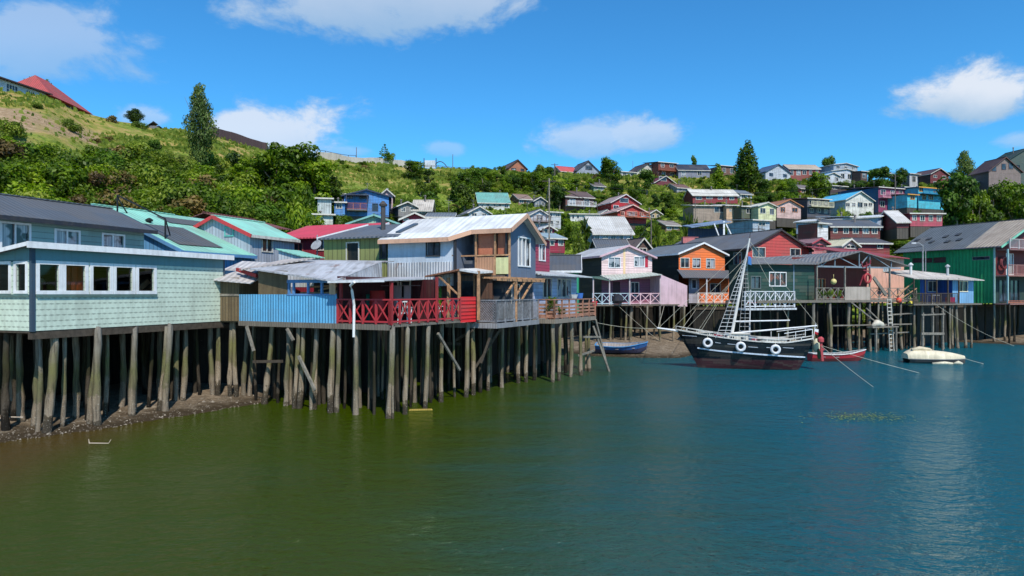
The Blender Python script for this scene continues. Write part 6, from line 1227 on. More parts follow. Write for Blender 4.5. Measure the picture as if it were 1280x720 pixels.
hh('cyan two storey house with four orange windows', 1148, 1180, 232, 234, 258, (70,196,222), (70,120,150), D=136, kind='shed', wins=[(1149,235,1154,239),(1167,235,1172,240),(1153,244,1157,249),(1161,244,1166,249)], trim=surf((226,160,60),'plain'), glassk=GR_, balcony=(242,(20,120,170)))
hh('small cyan lean-to with one orange window beside cyan house', 1134, 1146, 240, 243, 257, (80,200,226), (120,110,120), D=133, kind='shed', cols=1, wins=[(1138,245,1143,249)], trim=surf((226,160,60),'plain'), glassk=GR_)
hh('plain blue upper block between magenta and cyan houses', 1130, 1146, 232, 234, 246, (60,120,180), (80,90,110), D=140, kind='shed', cols=1)
hh('grey boarded house with white end on the skyline left of the maroon gable', 1137, 1171, 211, 217, 232, (196,198,206), (92,86,96), D=184, kind='shed', cols=3, side_c=(110,120,130))
hh('maroon gabled house with white windows on the skyline beside conifer', 1163, 1186, 209.5, 217, 233, (120,42,50), (84,60,66), D=182, cols=2, rows_=2, side_c=(60,46,52))
hh('big dark brown gabled house high at the right edge', 1236, 1276, 196, 213, 240, (134,116,112), (72,52,56), D=150, cols=4, wins=[(1240,208,1245,214),(1252,205,1257,212),(1261,204,1266,211)], side_c=(84,78,84), trim=surf((96,66,64),'plain'), dep=5, rot=8)
hh('dark green roofed house peeping above the big dark brown gable', 1262, 1300, 185.5, 198, 240, (70,90,86), (30,60,58), D=156, cols=2, dep=5, rot=8, trim=surf((40,60,60),'plain'))
hh('grey open shed with flat pale roof in the trees at right', 1214, 1232, 225, 227, 238, (110,112,124), (200,196,180), D=152, kind='shed', cols=2, cat='shed')
hh('long pink row house with red roof edge just above the green hall roof', 1138, 1178, 264.5, 267, 280, (186,72,92), (200,110,110), D=104, kind='shed', cols=4, rot=4)
hh('steep white roofed lean-to at the left end of the pink row house', 1121, 1136, 264, 277, 282, (120,40,50), (214,210,206), D=102, kind='side', cols=0, rot=-6, dep=8, cat='shed')
hh('light grey blue shed with white roof edge above the long red house', 1097, 1112, 266, 271, 284, (176,194,220), (222,226,232), D=104, cols=0, dep=12, rot=50, cat='shed')
hh('white and pale blue flat house left of grey blue shed', 1062, 1082, 268, 271, 278, (190,206,224), (210,214,220), D=106, kind='shed', cols=2)
hh('brown low house with verandah on the slope above cyan roof', 1038, 1058, 229, 232, 238, (80,60,62), (60,56,64), D=164, kind='shed', cols=2)
hh('small blue grey hut below the yellow gable in the bushes', 941, 962, 272, 275, 287, (176,190,204), (200,204,210), D=108, kind='shed', cols=1, cat='hut')
# left of centre
B = hh('big bright blue timber house with dark roof edge on the grassy slope', 430, 486, 236.5, 244, 267, (62,132,206), (60,76,108), D=96, wins=[(434,243,440,248),(450,242,458,248),(466,255,472,263)], trim=surf((40,56,84),'plain'), dep=6, rot=10)
m = MB(); zv = B.z('F',445,262,-1.3); xx0, xx1 = B.u('F',433,-1.3), B.u('F',459,-1.3); m.box(xx0,xx1,-1.4,0,zv-.12,zv); m.build('balcony_floor', DECK, B); railing(B,(xx0,-1.35),(xx1,-1.35),zv,.9,'bal',surf((170,100,90),'plain'),3)
m = MB(); m.box(xx0-.2,xx1+.2,-1.5,0,zv+2.0,zv+2.1); m.beam((xx0,-1.4,zv),(xx0,-1.4,zv+2),.1); m.beam((xx1,-1.4,zv),(xx1,-1.4,zv+2),.1); m.build('porch_roof', surf((70,76,96),'corr',.3), B)
hh('low blue annex with one window at the left of the big blue house', 418, 431, 251, 253, 266, (70,140,210), (50,80,120), D=94, kind='shed', wins=[(421,255,427,260)], rot=10)
hh('pinkish grey gabled house behind the big blue house', 476, 491, 236.5, 243, 262, (190,160,164), (180,190,190), D=103, cols=1, dep=8, rot=10, side_c=(120,100,110))
hh('tall white barn with flat grey roof left of the blue house', 397, 414, 246, 248, 284, (196,206,206), (150,160,166), D=90, kind='shed', cols=0, rot=14, dep=5, wk='boards', cat='barn')
hh('low white shed in front of the tall white barn', 393, 416, 266, 268, 284, (200,206,196), (176,184,186), D=86, kind='shed', cols=1, wins=[(401,273,404,279)], rot=14, cat='shed')
hh('grey flat roofed block between tall barn and blue house', 400, 430, 239.5, 242, 256, (150,156,176), (190,200,200), D=101, kind='shed', cols=0, rot=10, cat='barn')
hh('weathered grey shack with dark roof on the slope behind the white roof', 498, 520, 252, 257, 268, (132,130,130), (70,68,76), D=100, cols=2, cat='shack')
hh('shack with rusty white roof right of the weathered grey one', 516, 539, 250.5, 262, 268, (120,96,90), (206,196,184), D=101, kind='side', cols=1, rot=2, rw=.9, cat='shack')
hh('pale mint green gabled house behind the olive house roof', 437, 498, 268.5, 279, 292, (150,190,170), (96,140,140), D=64, wins=[(470,273,477,280)], cols=1, trim=surf((120,176,170),'plain'), dep=6, rot=6)
hh('red gabled house with grey roof peeping over the white roof', 503, 534, 266, 273, 285, (190,52,70), (84,86,98), D=66, cols=1, wins=[(505,272,510,275)], rot=6)
hh('low red trimmed house with grey roof right of red gable', 534, 566, 267, 271, 285, (190,60,76), (110,120,130), D=68, kind='side', cols=3, rot=2)
# ---- top left: long white hall and red hipped hall at the crest
WH = thing_px('community_hall', 'long white building with dark roof edge and window bands on the hilltop', 'hall', 0, 107.5, -11, 35)
za, zb_ = 34.5, 38.75; y1 = WH.u('S',57.5); ops = [pxop(WH,'S',0,q) for q in ((8,100,22,112),(33,108,43,118),(-16,92,-2,106))]; ops = [(a,b,36.9,38.3) for a,b,_,_ in ops]
m = MB(); wall(m,'R',0,-7,y1,za,zb_,ops); wall(m,'F',-7,-8,0,za,zb_); wall(m,'B',y1,-8,0,za,zb_); wall(m,'L',-8,-7,y1,za,zb_); m.build('wall', surf((206,216,226),'clap',.3,.2), WH)
for o in ops: window(WH,'R',0,o,WHITE,GD,nx=4,nz=2,fw=.09)
m = MB(); slab(m,[(.7,-7.5,zb_+.05),(.7,y1+.6,zb_+.05),(-4,y1+.6,zb_+1.1),(-4,-7.5,zb_+1.1)],.12); slab(m,[(-4,-7.5,zb_+1.104),(-4,y1+.6,zb_+1.104),(-8.6,y1+.6,zb_+.05),(-8.6,-7.5,zb_+.05)],.12); r = m.build('roof', surf((96,78,74),'corr',.3), WH); m = MB(); m.beam((.73,-7.5,zb_),(.73,y1+.6,zb_),.05,.22); m.build('fascia', surf((70,48,46),'plain'), r)
RHh = thing_px('community_hall', 'hall with big red hipped roof on the hilltop beside the long white one', 'hall', 62, 116.5, 3, 35)
zE = 38.6; y1 = 11.0; zR = 43.2
m = MB(); wall(m,'R',0,0,y1,34.5,zE,[(1.2,3,36.6,37.8),(4,6,36.6,37.8),(7,8,36.4,37.8)]); wall(m,'F',0,-9,0,34.5,zE); wall(m,'B',y1,-9,0,34.5,zE); wall(m,'L',-9,0,y1,34.5,zE); m.build('wall', surf((60,58,66),'clap',.3,.2), RHh)
for o in [(1.2,3,36.6,37.8),(4,6,36.6,37.8),(7,8,36.4,37.8)]: window(RHh,'R',0,o,OFFW if o[0]>6 else DARKTRIM,GD if o[0]<6 else GC,nx=2)
m = MB(); A,Bq,Cq,Dq = (-9.8,-.8,zE-.1),(.8,-.8,zE-.1),(.8,y1+.8,zE-.1),(-9.8,y1+.8,zE-.1); r1,r2 = (-4.5,3.4,zR),(-4.5,7.0,zR)
m.poly(A,Bq,r1); m.poly(Bq,Cq,r2,r1); m.poly(Cq,Dq,r2); m.poly(Dq,A,r1,r2); m.poly(A,Dq,Cq,Bq); m.build('roof', surf((186,76,74),'corr',.35,.4), RHh)
FOOTPR += [(-40,58,90,116,106),(40,110,95,134,112)]
def onground(px, D, dz=0): x = (px-CX)/F*D; return (x, D, zt(x, D)+dz)
# crest retaining wall, fences, billboard, poles
def crest_wall(name, label, cat, px0, px1, dD, h, mt, n=12, post=None):
    P_ = []
    for px in fr(px0, px1, n): D = interp(CREST, px)+dD; P_.append(onground(px, D, -.3))
    t = Thing(name, label, cat, P_[0][0], P_[0][1], 0, P_[0][2]); m = MB(); Q = [(x-t.x, y-t.y, z) for x, y, z in P_]
    for a, b in zip(Q, Q[1:]):
        if post: 
            for k in (.45,.8,1.0): m.beam((a[0],a[1],a[2]+h*k),(b[0],b[1],b[2]+h*k),.08,.1)
        else: m.hexa([(a[0],a[1],a[2]),(b[0],b[1],b[2]),(b[0],b[1]+.3,b[2]),(a[0],a[1]+.3,a[2]),(a[0],a[1],a[2]+h),(b[0],b[1],b[2]+h),(b[0],b[1]+.3,b[2]+h),(a[0],a[1]+.3,a[2]+h)])
    m.build('rail' if post else 'wall_face', mt, t)
    if post:
        for a in Q: m = MB(); m.beam((a[0],a[1],a[2]-.3),(a[0],a[1],a[2]+h),.14); m.build('post', mt, t)
    return t
crest_wall('retaining_or_shade_wall', 'dark brown wall running down the crest right of the tall eucalyptus', 'wall', 264, 334, 0, 2.3, surf((96,70,68),'boards',.4))
crest_wall('road_barrier', 'long pale concrete barrier along the crest road in the centre left', 'barrier', 396, 520, -.5, 2.0, surf((176,168,156),'plain'), 14)
crest_wall('railing', 'dark metal railing on the crest above the pale barrier', 'railing', 397, 445, 3, 3.0, surf((70,74,84),'plain'), 6, True)
crest_wall('fence', 'thin dark roadside fence on the crest between the young tree and billboard', 'fence', 480, 590, 3, 1.6, surf((84,80,84),'plain'), 14, True)
x,y,z = onground(538, 181); BBd = Thing('billboard', 'white billboard on a dark frame beside the arch on the crest', 'billboard', x, y, 0, z)
m = MB(); m.box(-1.5,1.3,-.1,.0,z+1.2,z+3.2); m.build('panel', surf((196,204,214),'plain'), BBd)
for q in (-1.7,1.5): m = MB(); m.beam((q,.1,z-.5),(q,.1,z+3.8),.2); m.build('post', DARKTRIM, BBd)
x,y,z = onground(553, 182); AR = Thing('arch', 'thin dark metal arch on the crest right of the billboard', 'arch', x, y, 0, z); m = MB(); m.tube([(-2+4.2*t, 0, z+3.0*sin(pi*min(1,.25+.75*t))) for t in fr(0,1,10)], .12, 6); m.build('arch_tube', DARKTRIM, AR)
x,y,z = onground(192, 134); t = Thing('hut','tiny dark roofed hut on the crest left of the tall eucalyptus','hut',x,y,10,z); m = MB(); m.box(-1,1,0,2,z-.5,z+.9); m.build('wall',surf((110,110,120),'plain'),t); gable_roof(t,-1,1,0,2,z+.9,z+1.6,'y',surf((60,60,70),'plain'),None)
def pole(label, px, D, ytop, arms=1, c=(120,110,104), lamp=False, r=.11, zb=None, name='utility_pole', cat='pole'):
    x = (px-CX)/F*D; z0 = zt(x, D) if zb is None else zb; zT = H-(ytop-CY)/F*D; t = Thing(name, label, cat, x, D, 0, z0); m = MB(); m.tube([(0,0,z0-.5),(0,0,zT)],[r,r*.7],7); m.build('pole_shaft', wood_mat(c), t)
    for k in range(arms): m = MB(); m.beam((-.8,.12,zT-.3-.7*k),(.8,.12,zT-.3-.7*k),.09); m.build('cross_arm', DARKWOOD, t)
    if lamp: m = MB(); m.tube([(0,0,zT-.1),(-.5,-.2,zT+.15),(-1.0,-.4,zT+.12)],.05,6); m.build('lamp_arm', plain((150,154,160)), t); m = MB(); m.hexa([(-1.5,-.55,zT+.05),(-.95,-.35,zT+.05),(-.95,-.55,zT+.05),(-1.5,-.75,zT+.05),(-1.5,-.55,zT+.15),(-.95,-.35,zT+.2),(-.95,-.55,zT+.2),(-1.5,-.75,zT+.15)]); m.build('lamp_head', plain((190,194,200)), t)
    return t
pole('bare wooden utility pole rising from the roofs in the middle', 686.5, 78, 223, 1, (150,140,130))
pole('thin pole on the crest left of the young dark tree', 445.5, 170, 184, 0); pole('thin pole on the crest far right of the metal arch', 566, 182, 193, 0); pole('short mast between road fence and billboard', 494, 180, 196, 0, r=.07)
pole('wooden pole with cross arm in the trees near the skyline centre', 693.5, 150, 204, 2, r=.12); pole('street pole among the small palms behind the pink house', 814, 92, 272, 0, lamp=True); pole('street lamp pole between magenta and cyan houses', 1119, 128, 218, 1, lamp=True, r=.12)
pole('grey lamp post rising above light blue house beside the green hall', 1153.5, 64, 306, 0, (160,164,168), True, .08, 6, 'street_lamp', 'street lamp'); pole('second thinner post beside the grey lamp post', 1157, 64.5, 310, 0, (160,164,168), False, .05, 6)
pole('thin pole before the tan house on the middle slope', 869, 105, 250, 0, r=.08); pole('skyline aerial mast beside the white pointed gable house', 791, 188, 201, 0, r=.06); pole('tall pole behind red gable house', 948.5, 80, 283, 1, r=.08)
wr_ = surf((30,30,34),'plain')
def wire(label, a, b, sag):
    t = Thing('power_line', label, 'power line', a[0], a[1], 0, 0); m = MB(); m.tube([(lerp(a[0],b[0],k)-a[0], lerp(a[1],b[1],k)-a[1], lerp(a[2],b[2],k)-sag*4*k*(1-k)) for k in fr(0,1,13)], .022, 4); m.build('cable', wr_, t)
wire('power line from the bare pole toward the poles by the palms', wp(686.5,226,78), wp(814,275,92), .8); wire('power line from the bare pole uphill to the skyline pole', wp(686,228,78), wp(693,206,150), 1.2)
wire('power line from the bare pole across to the magenta house pole', wp(687,227,78), wp(1119,220,128), 2.2); wire('lower power line from the bare pole to the pole behind red gable', wp(686,230,78), wp(948.5,286,80), 1.4); wire('power line from the red gable pole to the grey lamp post', wp(948.5,285,80), wp(1153,308,64), 1.2)
wire('power line from the bare pole down to grey gabled house', wp(686,229,78), (*GH.wor(-.1,5.0),8.3), .8); wire('power line dropping from palm street pole to the pink house', wp(814,276,92), (*P.wor(3,2),8.7), .6); wire('power line from the bare pole left to the mint gable house', wp(686,232,78), wp(470,268,66), 1.5)
# more small houses packed between the trees
for lb, *a in [
 ('small rust brown hut between the teal roofed house and brown balcony house', 648, 664, 243, 248, 257, (140,100,84), (150,120,108), None), ('tiny white cottage with grey roof above the big pale roof', 752, 764, 262, 266, 273, (214,214,210), (130,134,140), None),
 ('small ochre cottage half hidden right of the two red gables', 812, 826, 262, 266.5, 275, (190,160,110), (140,110,100), None), ('little green cottage in the trees above the red gables', 742, 756, 228, 232, 240, (120,150,120), (100,90,90), None),
 ('small grey cottage with brown roof under the long grey skyline house', 846, 862, 230, 234, 242, (160,160,166), (120,84,76), None), ('small white cottage with blue grey roof left of the yellow gable', 925, 940, 238, 242, 250, (210,212,216), (110,126,146), None),
 ('small brick coloured cottage under the brick red terrace', 1000, 1018, 231, 235, 243, (170,90,76), (120,110,110), None), ('little beige cottage between the two storey cream balcony house and trees', 984, 1000, 274, 278, 287, (206,190,164), (130,110,104), None),
 ('small pale green cottage below the cyan roofed house at its right', 1094, 1108, 252, 256, 264, (170,196,170), (120,110,110), None), ('small red roofed white cottage under the maroon skyline gable', 1186, 1200, 238, 242, 250, (214,210,204), (170,70,66), None),
 ('brown boarded cottage just left of the tan house', 832, 850, 276, 281, 290, (128,96,76), (150,140,134), None), ('small plum coloured cottage above the long red house', 1002, 1020, 262, 266, 275, (130,80,96), (100,96,104), None),
 ('white cottage with dark red roof left of the white dormered house', 628, 646, 270, 275, 286, (216,212,210), (140,60,60), None), ('small slate cottage right of the teal roofed long house', 668, 682, 246, 250.5, 259, (110,122,138), (90,90,98), None)]:
    hh(lb, *a, kind='front' if len(lb) % 2 else 'side', cols=2, dep=5)
# ---- navy boathouse frame behind the orange and red houses
NB = thing_px('boat_shed', 'open navy blue shed skeleton with white struts behind the orange house roof', 'shed', 868, 82, 4, 8)
xw = NB.u('F',910); z0 = NB.z('F',880,302); z1_ = NB.z('F',870,284); z2_ = NB.z('F',910,277)
m = MB(); slab(m,[(-.5,-.4,z1_),(xw+.3,-.4,z2_),(xw+.3,3,z2_+.5),(-.5,3,z1_+.5)],.12); m.build('roof', surf((122,146,176),'corr',.3), NB); m = MB(); wall(m,'F',1.5,-.3,xw,z0-3,z1_); wall(m,'R',xw,1.5,3,z0-3,z2_); m.build('wall', surf((40,62,96),'boards',.3), NB)
m = MB(); m.beam((xw*.85,-.3,z0-.5),(xw*.85,-.3,z2_),.1,.2); m.build('post', WHITE, NB)
for a,b in ((.9,1.15),(.55,.75)): m = MB(); m.beam((xw*a,-.35,z2_-.3),(xw*b,-.4,z0),.2,.12); m.build('strut', WHITE, NB)
FOOTPR.append((866,914,276,300,82))
simple('box','salmon pink box standing on the grey roof by the navy shed','box',NB,lambda m: (m.box(-1.9,-.1,-1.6,-.9,z0-.3,z0+.35), m.box(-1.95,-.05,-1.65,-.85,z0+.353,z0+.42)),plain((200,110,110)))
# ================================================================ vegetation
import numpy as np
def crown_mesh(name, clumps, n_leaf, size, mat, seed, up=.35, blades=False):
    """many small leaf quads on the skins of overlapping clumps; clumps = (x,y,z,r[,rz])"""
    rng = np.random.default_rng(seed); V = []; tint = []
    tot = sum(c[3]**2 for c in clumps)
    for c in clumps:
        cx, cy, cz, r = c[:4]; rz = c[4] if len(c) > 4 else r*.85; n = max(12, int(n_leaf*r*r/tot))
        d = rng.normal(size=(n, 3)); d[:, 2] = d[:, 2]+.15; d /= np.linalg.norm(d, axis=1)[:, None]
        rad = (rng.uniform(.55, 1.06, n))[:, None]*(1+.18*np.sin(d[:, :1]*5+seed)*np.cos(d[:, 1:2]*6))
        p = d*rad*np.array([r, r, rz])+np.array([cx, cy, cz])
        nrm = d+rng.normal(scale=.55, size=(n, 3)); nrm[:, 2] += up; nrm /= np.linalg.norm(nrm, axis=1)[:, None]
        a = np.cross(nrm, rng.normal(size=(n, 3))); a /= np.linalg.norm(a, axis=1)[:, None]; b = np.cross(nrm, a)
        s = size*rng.uniform(.55, 1.3, n)[:, None]
        q = np.stack([p-a*s, p-b*s*.55+nrm*s*.12, p+a*s, p+b*s*.55+nrm*s*.12], axis=1)
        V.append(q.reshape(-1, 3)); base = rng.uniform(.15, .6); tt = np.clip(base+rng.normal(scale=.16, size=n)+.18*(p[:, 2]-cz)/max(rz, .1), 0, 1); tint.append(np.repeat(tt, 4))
    V = np.concatenate(V); tint = np.concatenate(tint).astype(np.float32); nq = len(V)//4
    me = bpy.data.meshes.new(name); me.vertices.add(len(V)); me.vertices.foreach_set('co', V.astype(np.float32).ravel())
    me.loops.add(nq*4); me.loops.foreach_set('vertex_index', np.arange(nq*4, dtype=np.int32)); me.polygons.add(nq); me.polygons.foreach_set('loop_start', np.arange(0, nq*4, 4, dtype=np.int32)); me.polygons.foreach_set('loop_total', np.full(nq, 4, dtype=np.int32))
    me.update(); me.validate(); at = me.attributes.new('leaf', 'FLOAT', 'POINT'); at.data.foreach_set('value', tint); me.materials.append(mat); return me
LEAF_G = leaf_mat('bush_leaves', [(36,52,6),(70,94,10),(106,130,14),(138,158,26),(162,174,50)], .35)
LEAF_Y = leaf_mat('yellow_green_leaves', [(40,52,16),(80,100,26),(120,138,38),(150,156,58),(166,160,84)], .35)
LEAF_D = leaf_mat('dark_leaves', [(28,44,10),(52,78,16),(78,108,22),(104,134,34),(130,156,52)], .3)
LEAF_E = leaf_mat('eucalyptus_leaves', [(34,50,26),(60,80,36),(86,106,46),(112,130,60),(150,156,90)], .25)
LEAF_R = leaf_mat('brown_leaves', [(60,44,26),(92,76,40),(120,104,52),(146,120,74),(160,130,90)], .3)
BARK = wood_mat((150,134,118), 'bark')
def rc(rnd, n, R, hz, z0, rr=(.35,.6)):
    out = []
    for k in range(n):
        a = rnd.uniform(0, 2*pi); q = sqrt(rnd.random())*R; f = rnd.random(); out.append((cos(a)*q*(1-.45*f), sin(a)*q*(1-.45*f), z0+hz*f, rnd.uniform(*rr)*R))
    return out
def bushes(mat, tagn):
    L_ = []
    for k in range(5):
        rnd = random.Random(50+k+hash(tagn)%1 if False else 50+k+len(tagn)*7); L_.append(crown_mesh('bush', rc(rnd, 8+k, 1.0, .95, .15, (.30,.56)), 1700, .085, mat, 10+k+len(tagn)))
    return L_
BUSH = bushes(LEAF_G,'g'); BUSHY = bushes(LEAF_Y,'yy')[:3]; BUSHR = bushes(LEAF_R,'rrr')[:2]
def trunk_mesh(h, r, seed, limbs=4, lean=.1):
    rnd = random.Random(seed); m = MB(); pts = [(rnd.uniform(-lean,lean)*t, rnd.uniform(-lean,lean)*t, h*t) for t in fr(0,1,6)]; m.tube(pts, [r*(1-.7*t) for t in fr(0,1,6)], 7)
    for k in range(limbs):
        t = rnd.uniform(.3,.75); a = rnd.uniform(0,2*pi); b = pts[int(t*5)]; m.tube([b,(b[0]+cos(a)*h*.15,b[1]+sin(a)*h*.15,b[2]+h*.12),(b[0]+cos(a)*h*.26,b[1]+sin(a)*h*.26,b[2]+h*.27)],[r*.45,r*.3,r*.1],5)
    return m.mesh('trunk', BARK)
# unit-height tree kinds: (crown meshes, trunk meshes)
def broad(mat, seed, n=3):
    cr = []; tr = []
    for k in range(n):
        rnd = random.Random(seed+k); cl = rc(rnd, 18, .38, .72, .16, (.26,.46)); cr.append(crown_mesh('crown', cl, 3600, .032, mat, seed+k)); tr.append(trunk_mesh(.75,.03,seed+k))
    return cr, tr
def poplar(mat, seed, n=2, w=.11):
    cr = []; tr = []
    for k in range(n):
        rnd = random.Random(seed+k); cl = []
        for i in range(26):
            t = i/25; a = rnd.uniform(0,6.3); rr = w*(.55+.9*sin(pi*min(1,t*.9+.12)))*(1-.35*t); cl.append((cos(a)*rr*.45, sin(a)*rr*.45, .1+.87*t, rr*rnd.uniform(.5,.75), rr*1.1))
        cr.append(crown_mesh('crown', cl, 1900, .03, mat, seed+k, up=.1)); tr.append(trunk_mesh(.8,.018,seed+k,0,.02))
    return cr, tr
def conifer(mat, seed):
    cl = []; rnd = random.Random(seed)
    for i in range(9):
        t = i/8; R = .26*(1-t)**.8+.02
        for j in range(max(2,int(7*(1-t)))): a = rnd.uniform(0,6.3); cl.append((cos(a)*R*.7, sin(a)*R*.7, .18+.78*t, R*.42+.02, .035))
    return [crown_mesh('crown', cl, 1500, .035, mat, seed, up=.6)], [trunk_mesh(.95,.02,seed,0,.01)]
TREE_G, TREE_D, TREE_Y = broad(LEAF_G,200,4), broad(LEAF_D,230,3), broad(LEAF_Y,260,2)
BUSHD = bushes(LEAF_D,'dddd')[:3]
POP, CON = poplar(LEAF_G,300,2,.13), conifer(LEAF_D,330)
# the big eucalyptus
rnd = random.Random(5); cl = []
for i in range(46):
    t = i/45; w_ = interp([(0,.08),(.15,.17),(.4,.225),(.6,.19),(.8,.12),(1,.045)], t); a = rnd.uniform(0,6.3); q = rnd.uniform(.2,.85)*w_; cl.append((cos(a)*q, sin(a)*q, .2+.77*t, rnd.uniform(.28,.5)*w_+.018, rnd.uniform(.4,.7)*w_+.02))
EUC = [crown_mesh('crown', cl, 9000, .016, LEAF_E, 71, up=.0)], [trunk_mesh(.95,.016,9,7,.015)]
def spiky(seed):   # cordyline / palm head of long blades on a stem
    rng = random.Random(seed); m = MB(); heads = [(0,0,.72),(.14,.05,.6),(-.13,-.04,.55)]
    for hx, hy_, hz in heads:
        for k in range(46):
            a = rng.uniform(0,6.3); e = rng.uniform(-.5,1.3); L_ = rng.uniform(.18,.28); dx, dy, dz = cos(a)*cos(e), sin(a)*cos(e), sin(e); px_, py_ = -sin(a)*.012, cos(a)*.012
            m.poly((hx-px_,hy_-py_,hz),(hx+px_,hy_+py_,hz),(hx+dx*L_*.7+px_,hy_+dy*L_*.7+py_,hz+dz*L_*.7),(hx+dx*L_,hy_+dy*L_,hz+dz*L_-.05),(hx+dx*L_*.7-px_,hy_+dy*L_*.7-py_,hz+dz*L_*.7))
    c = m.mesh('crown', LEAF_Y); at = c.attributes.new('leaf','FLOAT','POINT'); at.data.foreach_set('value', [rng.random()*.8 for _ in c.vertices])
    t = MB(); t.tube([(0,0,0),(.01,0,.4),(0,0,.72)],[.035,.028,.022],6); t.tube([(0,0,.38),(.1,.03,.5),(.14,.05,.6)],[.02,.018,.015],5); t.tube([(0,0,.34),(-.1,-.03,.46),(-.13,-.04,.55)],[.02,.018,.015],5); return [c], [t.mesh('trunk', BARK)]
SPK = spiky(3)
NV = {}
def tree(kind, px, ybase, h_px, label, group=None, D=None, wf=1.0, name='tree', cat='tree', h=None, x=None, y=None):
    if x is None:
        D = D or pick(px, ybase); x, y = (px-CX)/F*D, D
    z = zt(x, y); hh_ = h or (H-(ybase-h_px-CY)/F*y-z+.15)
    if not h: wf *= (h_px/F*y)/hh_
    o = bpy.data.objects.new(name, None); COL.objects.link(o); o.location = (x, y, z-.15); o.rotation_euler = (0, 0, random.uniform(0, 6.28)); o.scale = (hh_*wf, hh_*wf, hh_); tag(o, label, cat, group)
    k = random.randrange(len(kind[0])); c = bpy.data.objects.new('crown', kind[0][k]); t = bpy.data.objects.new('trunk', kind[1][k % len(kind[1])])
    for q in (c, t): COL.objects.link(q); q.parent = o
    NV[name] = NV.get(name, 0)+1; return o
def bush(ms, x, y, s, label, group, sz=1.0, cat='bush'):
    o = bpy.data.objects.new('bush', random.choice(ms)); COL.objects.link(o); o.location = (x, y, zt(x, y)-.25*s); o.rotation_euler = (0, 0, random.uniform(0, 6.28)); o.scale = (s, s, s*sz); tag(o, label, cat, group); NV['bush'] = NV.get('bush', 0)+1; return o
random.seed(21)
# single trees one can point to
tree(EUC, 250, 224, 120, 'tall slender eucalyptus with pale trunk standing above the bushes at left', name='eucalyptus_tree', wf=.64)
tree(EUC, 169, 164, 28, 'small dark round tree alone on the crest left of the eucalyptus', D=129, wf=1.7)
tree(TREE_D, 194, 200, 26, 'small dark reddish tree just left of the eucalyptus', D=100, wf=1.0)
for px, hp, lb in ((27,17,'small dark tree behind white hall roof, nearest the left edge'),(42,20,'tree peeping between the white hall and the red hipped roof'),(57,14,'little tree top just behind the red hipped roof')): tree(TREE_D, px, 120, hp+8, lb, D=126)
tree(CON, 481, 206, 26, 'young dark conifer at the end of the pale crest barrier', D=172, wf=1.4, name='conifer_tree'); tree(TREE_G, 489, 206, 17, 'small round tree right beside the young crest conifer', D=172)
tree(TREE_G, 453, 214, 14, 'small lone bushy tree below the pale crest barrier', D=163, wf=1.2); tree(TREE_G, 518, 230, 32, 'round green tree below the billboard on dry slope', D=150, wf=1.2)
tree(POP, 935, 245, 70, 'tallest poplar on the skyline right of the brown flat roofed house', D=168, name='poplar_tree', wf=1.1); tree(POP, 926, 245, 60, 'slightly shorter poplar touching the tallest one on its left', D=170, name='poplar_tree', wf=.9); tree(POP, 897, 238, 34, 'short poplar in front of the long grey skyline house', D=165, name='poplar_tree', wf=1.5)
tree(EUC, 1206, 226, 38, 'dark pointed tree on the skyline between maroon gable and dark brown house', D=176, name='pine_tree', wf=1.5)
tree(TREE_D, 1036, 214, 20, 'round dark tree top behind the skyline terrace', D=200, wf=1.3); tree(TREE_D, 866, 214, 22, 'windswept tree top behind the long grey skyline house', D=200, wf=.9)
tree(TREE_D, 1102, 233, 25, 'broad dark tree on the skyline left of the slim round one', D=180, wf=1.6); tree(TREE_D, 1127, 233, 25, 'slim round dark tree on the skyline above the magenta house', D=180, wf=.8)
tree(TREE_G, 763, 236, 40, 'tall round green tree on the skyline right of the grey gable', D=172, wf=.9); tree(TREE_D, 808, 246, 36, 'leafy tree in front of the dark pointed gable', D=160, wf=.9)
tree(TREE_G, 1024, 246, 34, 'full green tree left of the two tier skyline house', D=160, wf=1.2); tree(TREE_D, 990, 246, 24, 'dark tree below the brick red terrace', D=158, wf=1.1)
for px,yb,hp,lb in ((722,318,46,'leafy shrub tree with upright yellow green branches behind emerald house'),): tree(TREE_Y, px, yb, hp, lb, D=84, wf=.55)
for px,yb,hp,lb in ((731,300,38,'spiky cordyline palm left of the big pale roof'),(860,292,40,'spiky cordyline palm among bushes left of the tan house'),(870,294,34,'spiky cordyline palm beside the tan house, right one of the pair'),(1052,276,28,'spiky palm in front of the cyan roofed house'),(819,300,34,'slim spiky palm above the tiny brown hut')): tree(SPK, px, yb, hp, lb, D=96 if px != 1052 else 112, name='cordyline_palm', cat='palm', wf=1.0)
